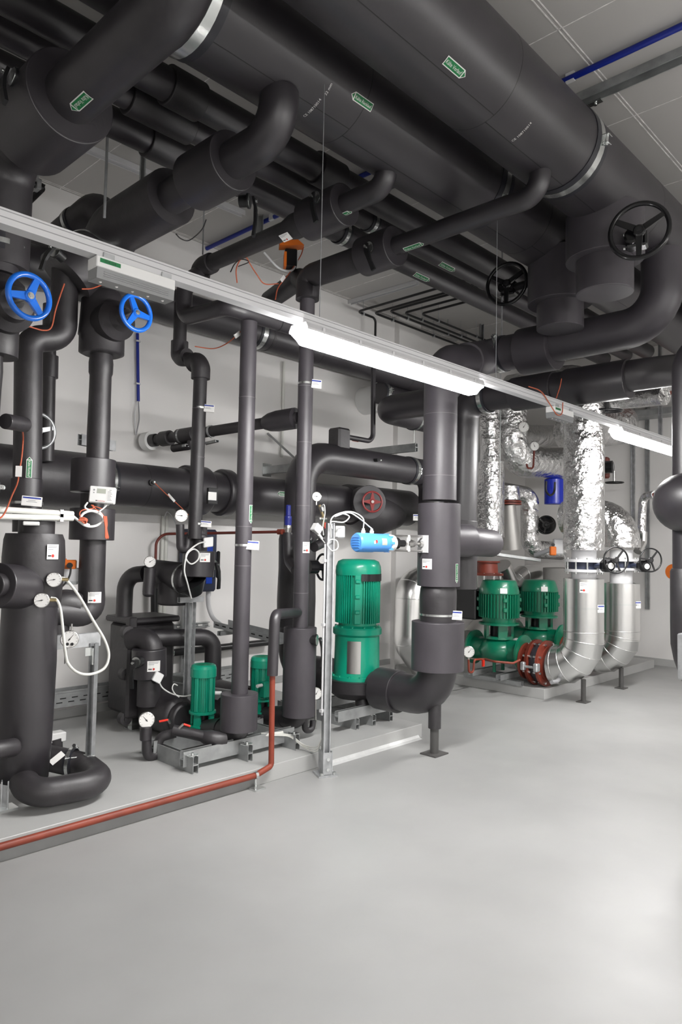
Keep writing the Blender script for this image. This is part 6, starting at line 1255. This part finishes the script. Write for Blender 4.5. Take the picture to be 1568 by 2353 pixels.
p, q, n = hit(354, 1531, (D(343, 1530, ya)[0], ya, 0), AZ, 0.132); info_sticker(t, q, None, n, 0.133, 0.10, 0.08)
lever(t, D(313, 1522, ya-0.10), nrm(V(-0.9, -0.4, 0)), (-0.05, 0.02, -1), 0.19)
o = part('sensor_head', MB().box(D(362, 1556, ya-0.14), (0.07, 0.05, 0.075), (nrm(V(0.8, -0.3, -0.5)), nrm(V(0.3, 0.9, 0)), nrm(V(0.5, 0, 0.85))), 0, 0.005), 'white', t); part('sensor_neck', MB().cyl(D(358, 1560, ya-0.1), D(345, 1572, ya), 0.03, seg=16), 'black', o)
cablething('white cable drooping from the exchanger sensor to the front small pump', [D(366, 1568, ya-0.14), D(375, 1582, ya-0.2), D(395, 1594, ya-0.25), D(420, 1600, 4.6), D(440, 1597, 4.5)], 0.0055)
cablething('white cable curl beside the drooping cable at the front small pump', [D(408, 1575, 4.6), D(400, 1572, 4.6), D(396, 1582, 4.6), D(402, 1594, 4.6), D(412, 1602, 4.58)], 0.0045)
# jacket assembly at the foot of the S bend pipe
t = thing('mixing_valve', 'black jacket assembly below the S bend pipe, carried by a white strut post', 'valve', D(430, 1390, 4.8)); yb = 4.66
part('upright_jacket', MB().jacket(D(455, 1325, yb), D(458, 1266, yb), 0.125, 0.008, 34), 'foam', t); part('neck', MB().cyl(D(458, 1268, yb), D(458, 1200, yb), 0.062, seg=26), 'foam2', t)
part('cross_jacket', MB().jacket(D(352, 1318, 5.22), D(440, 1330, yb+0.05), 0.118, 0.02, 34), 'foam2', t); part('foam_jacket', MB().jacket(D(398, 1390, 4.95), D(400, 1335, 4.95), 0.125, 0.02, 34), 'foam2', t); part('cone', MB().cyl(D(440, 1340, yb), D(452, 1366, yb), 0.12, 0.05, 28), 'black', t)
part('pipe_clamp', MB().band(D(425, 1330, yb+0.1), nrm(D(440, 1330, yb+0.05)-D(352, 1318, 5.22)), 0.119, 0.02, 0.003), 'zincb', t)
p, q, n = hit(472, 1281, (D(457, 1281, yb)[0], yb, 0), AZ, 0.125); info_sticker(t, q, None, n, 0.126, 0.085, 0.07)
part('sensor_elbow', MB().tube([D(414, 1205, yb), D(415, 1262, yb), D(430, 1262, yb), D(434, 1232, yb), D(448, 1226, yb)], 0.032, [0.06, 0.05, 0.05], 20), 'foam2', t); part('sensor_elbow', MB().tube([D(458, 1234, yb-0.04), D(470, 1230, yb-0.05), D(472, 1246, yb-0.05)], 0.03, 0.04, 18), 'foam2', t)
o = part('sensor_head', MB().box(D(478, 1246, yb-0.12), (0.075, 0.05, 0.075), (nrm(V(0.9, -0.4, 0.15)), nrm(V(0.4, 0.9, 0)), AZ), 0, 0.005), 'white', t)
lever(t, D(492, 1298, yb-0.05), nrm(V(0.3, -0.9, 0)), (0.1, 0, -1), 0.19)
gauge(t, D(417, 1185, yb-0.03), nrm(V(-0.45, -0.88, 0.05)), 0.050, needle=3.1)
part('drain_cup', MB().tube([D(345, 1305, 5.0), D(341, 1362, 5.0)], 0.045, None, 22).sph(D(341, 1364, 5.0), 0.045, (1, 1, 0.6)), 'foam2', t); gauge(t, D(345, 1291, 4.97), nrm(V(-0.45, -0.88, 0.05)), 0.046, needle=0.6)
cablething('white cable curling once in front of the jacket below the S bend pipe', [D(472, 1245, yb-0.16), D(455, 1250, yb-0.18), D(432, 1268, yb-0.18), D(428, 1284, yb-0.18), D(440, 1296, yb-0.18), D(455, 1286, yb-0.18), D(457, 1270, yb-0.18), D(445, 1262, yb-0.18), D(430, 1275, yb-0.18), D(424, 1310, yb-0.18), D(431, 1340, yb-0.16), D(440, 1375, yb-0.1)], 0.006)
t = thing('strut_post', 'pale strut post with short crossbar under the jacket assembly', 'post', D(434, 1640, 4.75)); yp = 4.80; sp = D(437, 1400, yp); sb = PL
part('post', MB().channel((sp[0], yp, sb+0.01), (sp[0], yp, D(436, 1385, yp)[2]), nrm(V(-0.85, -0.5, 0)), 0.041, 0.041).channel((sp[0]+0.05, yp+0.02, sb+0.01), (sp[0]+0.05, yp+0.02, D(436, 1385, yp)[2]), nrm(V(0.85, 0.5, 0)), 0.02, 0.02), 'zinc', t); q = D(436, 1378, yp-0.05); part('crossbar', MB().channel(q-V(0.10, 0, 0.02), q+V(0.12, 0, -0.02), AZ, 0.041, 0.041), 'zinc', t); part('foot_plate', MB().box((sp[0], yp, PL+0.006), (0.12, 0.12, 0.012)), 'zinc', t)
# frequency converter
t = thing('frequency_converter', 'dark blue control box with bright blue panel behind the S bend pipe foot', 'cabinet', D(470, 1360, 5.6)); yv = 5.62; c = (D(443, 1288, yv)+D(500, 1288, yv))/2; zt_, zb_ = D(470, 1216, yv)[2], D(470, 1360, yv)[2]; wv = D(500, 1288, yv)[0]-D(443, 1288, yv)[0]
part('housing', MB().box((c[0], yv+0.12, (zt_+zb_)/2), (wv, 0.24, zt_-zb_), None, 0, 0.02), 'navy', t)
p0 = D(482, 1290, yv-0.004); part('blue_panel', MB().box((p0[0], yv-0.003, p0[2]), (0.07, 0.008, (zt_-zb_)*0.72), None, 0, 0.004), 'bluepanel', t); part('rotary_lever', MB().box((p0[0]+0.08, yv-0.03, p0[2]-0.03), (0.035, 0.04, 0.26), None, 0, 0.012), 'black', t); part('cable_gland', MB().cyl((c[0]+0.12, yv+0.1, zb_+0.01), (c[0]+0.12, yv+0.1, zb_-0.05), 0.025, seg=14), 'grey', t)
part('flexible_conduit', MB().wire([D(478, 1368, yv+0.1), D(480, 1395, yv+0.1), D(490, 1420, yv+0.05), D(510, 1438, yv-0.1)], 0.022, 10), 'grey', t); part('stand', MB().channel((c[0]-0.1, yv+0.2, 0.2), (c[0]-0.1, yv+0.2, zt_), (0, -1, 0), 0.05, 0.04), 'strut', t)
# wall-side services
t = thing('cable_tray', 'perforated steel cable tray sloping across behind the left grey upright', 'tray', D(580, 1455, 5.3)); a, b = D(508, 1440, 5.55), D(660, 1478, 4.75)
d = nrm(b-a); sd = nrm(np.cross(AZ, d)); tr = MB().extrude([(-0.10, 0.06), (-0.097, 0.06), (-0.097, 0.003), (0.097, 0.003), (0.097, 0.06), (0.10, 0.06), (0.10, 0), (-0.10, 0)], a, b, sd, AZ)
nslot = 9
for k in range(nslot):
    q = a+(b-a)*(k+0.5)/nslot
    for sg in (-1, 1): tr.box(q+sd*sg*0.1005+AZ*0.032, (0.045, 0.002, 0.012), (d, sd, AZ), 1)
part('tray', tr, ['strut', 'dark'], t); part('bracket', MB().channel(a+d*0.12-AZ*0.05-sd*0.15, a+d*0.12-AZ*0.05+sd*0.25, AZ, 0.041, 0.041), 'strut', t)
t = thing('cable_tray', 'steel cable tray with slots standing along the foot of the back wall', 'tray', D(180, 1600, 5.8)); tr = MB(); a, b = D(90, 1612, 5.72), D(560, 1560, 5.72); zt_ = a[2]
tr.extrude([(-0.07, 0.0), (0.07, 0.0), (0.07, 0.13), (0.062, 0.13), (0.062, 0.006), (-0.062, 0.006), (-0.062, 0.13), (-0.07, 0.13)], (0.6, 5.72, zt_-0.06), (b[0], 5.72, zt_-0.06), (0, 1, 0), AZ); tr.box(((0.6+b[0])/2, 5.648, zt_+0.064), (b[0]-0.6, 0.012, 0.012))
for k in range(int((b[0]-0.6)/0.1)):
    for z in (-0.02, 0.012): tr.box((0.65+0.1*k+(0.03 if z > 0 else 0), 5.6485, zt_+z), (0.05, 0.003, 0.008), None, 1)
part('tray', tr, ['strut', 'dark'], t)
for x in (1.2, 2.4, 3.4, 4.2): part('foot', MB().channel((x, 5.72, PL), (x, 5.72, zt_-0.06), (0, -1, 0), 0.041, 0.041), 'strut', t)
t = thing('cable_tray', 'black lined cable tray running out from the back wall behind the front small pump', 'tray', D(420, 1590, 5.3)); a, b = D(378, 1565, 5.6), D(560, 1640, 4.75); a[2] = b[2] = 0.30; d = nrm(b-a); sd = nrm(np.cross(AZ, d))
part('tray', MB().extrude([(-0.12, 0.09), (-0.115, 0.09), (-0.115, 0.004), (0.115, 0.004), (0.115, 0.09), (0.12, 0.09), (0.12, 0), (-0.12, 0)], a, b, sd, AZ).box((a+b)/2+AZ*0.09+sd*0.115, (np.linalg.norm(b-a), 0.02, 0.012), (d, sd, AZ)).box((a+b)/2+AZ*0.09-sd*0.115, (np.linalg.norm(b-a), 0.02, 0.012), (d, sd, AZ)), 'strut', t)
for q in (0.15, 0.8): part('foot', MB().channel((*(a+(b-a)*q)[:2], PL), (*(a+(b-a)*q)[:2], 0.30), d, 0.041, 0.041), 'strut', t)
t = thing('wall_channel', 'slotted wall channel right of the exchanger top', 'channel', D(425, 1440, 5.85)); a, b = D(372, 1443, 5.87), D(482, 1437, 5.87); wc_ = MB().channel((a[0], WALLY-0.004, a[2]), (b[0], WALLY-0.004, a[2]), (0, -1, 0), 0.05, 0.03)
for k in range(5): wc_.box((a[0]+0.07+0.12*k, WALLY-0.036, a[2]), (0.05, 0.003, 0.014), None, 1)
part('channel', wc_, ['strut', 'paper'], t)
t = thing('wall_pipe', 'slim black pipe with steel clamps along the back wall, level behind the pumps', 'pipe', D(450, 1497, 5.75)); a, b = D(386, 1501, 5.75), D(640, 1484, 5.75); part('insulation', MB().cyl((a[0], 5.75, a[2]), (b[0], 5.75, a[2]), 0.034, seg=18), 'black', t)
for px in (388, 528): q = D(px, 1498, 5.75); part('pipe_clamp', MB().band((q[0]+0.03, 5.75, a[2]), AX, 0.036, 0.02, 0.004).cyl((q[0]+0.03, 5.78, a[2]), (q[0]+0.03, WALLY, a[2]), 0.006, seg=8), 'zincb', t)
for (px, y0, y1, r, m, lab) in ((372, 1185, 1430, 0.018, 'cream', 'pale cable conduit upright on the back wall, left of a pair'), (380, 1185, 1430, 0.018, 'cream', 'pale cable conduit upright on the back wall, right of a pair'), (648, 830, 1050, 0.016, 'cream', 'pale conduit upright on the back wall left of the right grey upright')):
    a, b = D(px-4 if px < 600 else px, y1, 5.87), D(px, y0, 5.87); single('wall_conduit', MB().cyl(a, (a[0], 5.87, b[2]), r, seg=12), m, lab, 'conduit')
single('wall_pipe', MB().cyl(D(354, 1330, 5.75), D(355, 1428, 5.75), 0.033, seg=16), 'black', 'short black upright pipe behind the exchanger pipe', 'pipe')
t = thing('wall_bracket', 'steel wall bracket with diagonal brace left of the right grey upright', 'bracket', D(650, 1078, 5.4)); a, b = D(618, 1080, 5.86), D(690, 1074, 5.05)
part('arm', MB().channel((a[0], WALLY-0.004, a[2]), (a[0], 5.2, a[2]), AZ, 0.041, 0.041, double=True), 'strut', t); part('wall_plate', MB().box((a[0], WALLY-0.006, a[2]), (0.12, 0.01, 0.14)), 'zincb', t); part('brace', MB().cyl((a[0], WALLY-0.01, a[2]+0.40), (a[0], 5.35, a[2]+0.03), 0.012, seg=8), 'strut', t)
t = thing('wall_bracket', 'steel channel bracket poking out behind the heat meter column', 'bracket', D(262, 1025, 5.2)); a = D(262, 1025, 5.15); part('arm', MB().channel(a, a+V(-0.34, -0.12, 0), AZ, 0.041, 0.041, double=True), 'zinc', t)
single('control_box', MB().box(D(488, 1140, 5.0), (0.10, 0.03, 0.14), None, 0, 0.004).box(D(488, 1140, 4.975), (0.085, 0.004, 0.07), None, 1), ['black', 'paper'], 'small black box with white sticker on the wall pipe right of the S bend pipe', 'box')
single('grey_cable', MB().wire([D(378, 1190, 5.84), D(385, 1176, 5.8), D(395, 1185, 5.8), D(405, 1205, 5.8), D(412, 1220, 5.7)], 0.006), 'grey', 'thin grey cable arching off the pair of wall conduits', 'cable')
# skid under the two small pumps
t = thing('pump_skid', 'double strut base rails under the two small green pumps', 'frame', (3.2, 4.1, PL))
for px, L in (((452, 1776), 0.62), ((577, 1748), 0.62), ((685, 1722), 0.62)):
    p = P(*px, Z=PL); part('cross_rail', MB().channel((p[0]-0.015, p[1]-0.01, PL+0.054), (p[0]-0.015, p[1]+L, PL+0.054), AZ, 0.043, 0.054, double=True), 'strut', t); part('end_plate', MB().box((p[0]-0.015, p[1]+0.03, PL+0.111), (0.07, 0.05, 0.006)).hexa((p[0]-0.015, p[1]+0.03, PL+0.113), AZ, 0.010, 0.013), 'zincb', t)
xa, xb = P(450, 1776, Z=PL)[0]-0.06, P(690, 1722, Z=PL)[0]+0.05
for y in (4.0, 4.36): part('long_rail', MB().channel((xa, y, PL+0.082), (xb, y, PL+0.082), AZ, 0.043, 0.049, double=True), 'strut', t)
for k in range(5): part('rail_bolt', MB().hexa((xa+0.12+0.18*k, 4.03, PL+0.09), (0, -1, 0), 0.011, 0.012), 'zincb', t)
# gauge loop with red grips
t = thing('gauge_line', 'dial gauge on a black foam U loop left of the front small pump', 'gauge', D(345, 1740, 4.36)); yg = 4.36
part('foam_loop', MB().tube([D(337, 1690, yg), D(338, 1738, yg), D(362, 1738, yg), D(366, 1694, yg), D(404, 1684, 4.3)], 0.033, [0.05, 0.05, 0.05], 22), 'foam2', t); part('foam_sleeve', MB().jacket(D(335, 1700, yg), D(335, 1668, yg), 0.040, 0.005, 24), 'foam', t)
gauge(t, D(337, 1655, yg-0.02), nrm(V(-0.5, -0.86, 0.08)), 0.054, needle=2.3)
part('cross_pipe', MB().tube([D(398, 1677, 4.25), D(440, 1686, 4.16), D(500, 1700, 4.02)], 0.036, None, 22), 'foam2', t); part('reducer', MB().tube([D(462, 1690, 4.12), D(480, 1696, 4.07), D(502, 1700, 4.02), D(520, 1698, 4.0)], [0.036, 0.055, 0.055, 0.035], None, 24), 'foam2', t)
for (p0, p1, yy) in (((366, 1658), (386, 1654), 4.24), ((422, 1664), (438, 1669), 4.12)):
    g0, g1 = D(*p0, yy), D(*p1, yy-0.03); part('red_grip', MB().cyl(g0, g1, 0.0075, seg=10), 'redgrip', t)
    e0 = g1 if p0[0] < 400 else g0; part('valve_stem', MB().cyl(e0, e0+V(0.03 if p0[0] < 400 else -0.02, 0.02, -0.03), 0.009, seg=10), 'steel', t)
# red pipe and cables near the second small pump
single('red_pipe', MB().cyl(D(580, 1520, 4.72), D(580, 1620, 4.72), 0.017, seg=14), 'red', 'short red upright pipe behind the left grey upright, beside the second small pump', 'pipe')
for k, lab in enumerate(('upper of three grey cables from the skid rail to the steel post', 'middle of three grey cables from the skid rail to the steel post', 'lower of three grey cables from the skid rail to the steel post')):
    cablething(lab, [D(600, 1685+3*k, 4.0), D(640, 1686+2*k, 3.95), D(668, 1690+2*k, 3.9), D(700, 1712+3*k, 3.8), D(728, 1716+5*k, 3.66), D(741, 1695, 3.60+0.012*k)], 0.0042, 'cream')
single('cable_sleeve', MB().cyl(D(608, 1690, 3.99), D(650, 1683, 3.96), 0.011, seg=14), 'cream', 'pale cable sleeve on the skid rail behind the red pipe', 'conduit')
t = thing('drain_hook', 'small black hooked pipe under the right upright jacket', 'pipe', D(708, 1675, 4.05)); part('insulation', MB().tube([D(700, 1650, 4.05), D(701, 1678, 4.05), D(718, 1678, 4.05), D(720, 1655, 4.05)], 0.024, 0.035, 18), 'foam2', t)
t = thing('pressure_gauge', 'small dial gauge peeking out right of the right upright jacket', 'gauge', D(727, 1598, 4.2)); gauge(t, D(727, 1594, 4.2), nrm(V(-0.4, -0.9, 0.05)), 0.05, needle=1.0, stem=0.3)
# orange actuator and cables in mid ceiling
t = thing('valve_actuator', 'black and orange actuator hanging in mid picture above the lamp rail', 'actuator', D(670, 620, 4.3)); ex = nrm(V(0.8, -0.6, 0)); ey = nrm(V(0.6, 0.8, 0))
part('orange_cap', MB().extrude([(-0.10, -0.02), (0.10, 0.0), (0.04, 0.05), (-0.10, 0.03)], D(670, 566, 4.3)-ey*0.05, D(670, 566, 4.3)+ey*0.05, ex, AZ), 'orange', t); part('housing', MB().box(D(668, 596, 4.3), (0.10, 0.09, 0.15), (ex, ey, AZ), 0, 0.008).box(D(655, 600, 4.28), (0.02, 0.10, 0.12), (ex, ey, AZ), 1), ['black', 'orange'], t)
part('grey_cable', MB().wire([D(682, 575, 4.25), D(682, 605, 4.25), D(668, 622, 4.25), D(640, 615, 4.25), D(607, 580, 4.3)], 0.009, 8), 'grey', t); part('orange_lead', MB().wire([D(698, 568, 4.25), D(690, 590, 4.25), D(665, 628, 4.25), D(640, 660, 4.25), D(633, 688, 4.2)], 0.0045), 'cable', t); part('cable_tag', MB().box(D(650, 640, 4.24), (0.06, 0.005, 0.03), (nrm(V(0.6, 0, 0.8)), AY, nrm(V(-0.8, 0, 0.6)))), 'paper', t)
single('cable_bundle', MB().wire([D(545, 650, 4.2), D(543, 620, 4.2), D(552, 598, 4.2), D(566, 592, 4.2), D(574, 605, 4.2), D(590, 630, 4.2), D(608, 652, 4.2), D(640, 652, 4.2)], 0.0045).wire([D(530, 625, 4.2), D(540, 606, 4.2), D(556, 596, 4.2), D(572, 602, 4.2), D(548, 612, 4.2)], 0.004, 6, 1), ['cable', 'bcable'], 'orange and black lead bundle hanging left of the orange capped actuator', 'cable')
t = thing('connecting_pipe', 'black pipe with bulky sleeve running from the right upright to the high wall pipe', 'pipe', D(660, 690, 4.5)); part('insulation', MB().tube([D(706, 655, 4.1), D(690, 640, 4.3), D(620, 690, 5.0)], 0.085, 0.1, 26), 'foam2', t)
# ------------------------------------------------------------------ small things high at the left
t = thing('sprinkler_pipe', 'thin black pipe with square elbow hanging at upper left above the lamp rail', 'pipe', D(95, 430, 4.7))
part('pipe', MB().tube([D(30, 402, 4.7), D(98, 432, 4.7), D(40, 490, 5.2)], 0.022, [0.02], 14), 'black', t)
part('elbow_fitting', MB().cyl(D(88, 427, 4.7), D(101, 434, 4.69), 0.029, seg=14), 'black', t)
q = D(86, 426, 4.7); part('hanger', MB().cyl(q, (q[0], q[1], CEIL), 0.007, seg=8).box(q, (0.03, 0.07, 0.07), None, 0, 0.004), 'zinc', t)
single('sensor_cable', MB().wire([D(474, 505, 3.55), D(466, 525, 3.6), D(450, 542, 3.65), D(432, 553, 3.7), D(415, 548, 3.7), D(405, 538, 3.62)], 0.004), 'bcable', 'dark sensor lead drooping under the two round jackets of the thick branch', 'cable')
p, q, n = hit(657, 545, (3.2, 0, 3.785), AY, 0.09); o = [x for x in COL.objects if x.get('label', '').startswith('slender branch pipe from the second main')][0]
info_sticker(o, p, AY*-1, n, None, 0.09, 0.06)
# ------------------------------------------------------------------ repeats carry a common group
GROUPS = {'thin_line': 'thin black ceiling lines', 'overhead_pipe': 'slim overhead pipes', 'branch_pipe': 'branch pipes off the mains', 'main_pipe': 'big overhead mains',
 'batten_luminaire': 'batten luminaires', 'emergency_light': 'emergency lights under the rail', 'circulation_pump': 'green circulation pumps', 'pump_skid': 'pump base rails',
 'silver_pipe': 'metal clad pipes', 'foil_pipe': 'foil wrapped pipes', 'butterfly_valve': 'flanged valves with black wheels', 'gear_valve': 'gear valves with black wheels', 'pressure_gauge': 'dial gauges',
 'expansion_joint': 'red flanged rubber joints', 'suction_pipe': 'fat suction cylinders', 'cable_tray': 'steel cable trays', 'wall_conduit': 'pale wall conduits', 'hanging_post': 'slotted hanging posts',
 'threaded_rod': 'hanging rods', 'suspension_wire': 'suspension wires', 'ceiling_channel': 'pale ceiling channels', 'wall_post': 'end wall posts', 'gate_valve': 'gate valves', 'riser_pipe': 'insulated upright pipes',
 'discharge_riser': 'thick discharge uprights', 'header_pipe': 'pipes along the back wall', 'exchanger_pipe': 'exchanger pipes', 'cable_bundle': 'tied cable bundles', 'conduit': 'pale conduits at left', 'valve_actuator': 'valve actuators', 'cable': 'white cables and hoses', 'sensor_cable': 'orange sensor leads', 'wall_bracket': 'wall brackets', 'gauge_line': 'gauge lines', 'lighting_rail': 'lighting rails'}
for o in COL.objects:
    k = o.name.split('.')[0]
    if o.parent is None and 'label' in o and k in GROUPS: o['group'] = GROUPS[k]
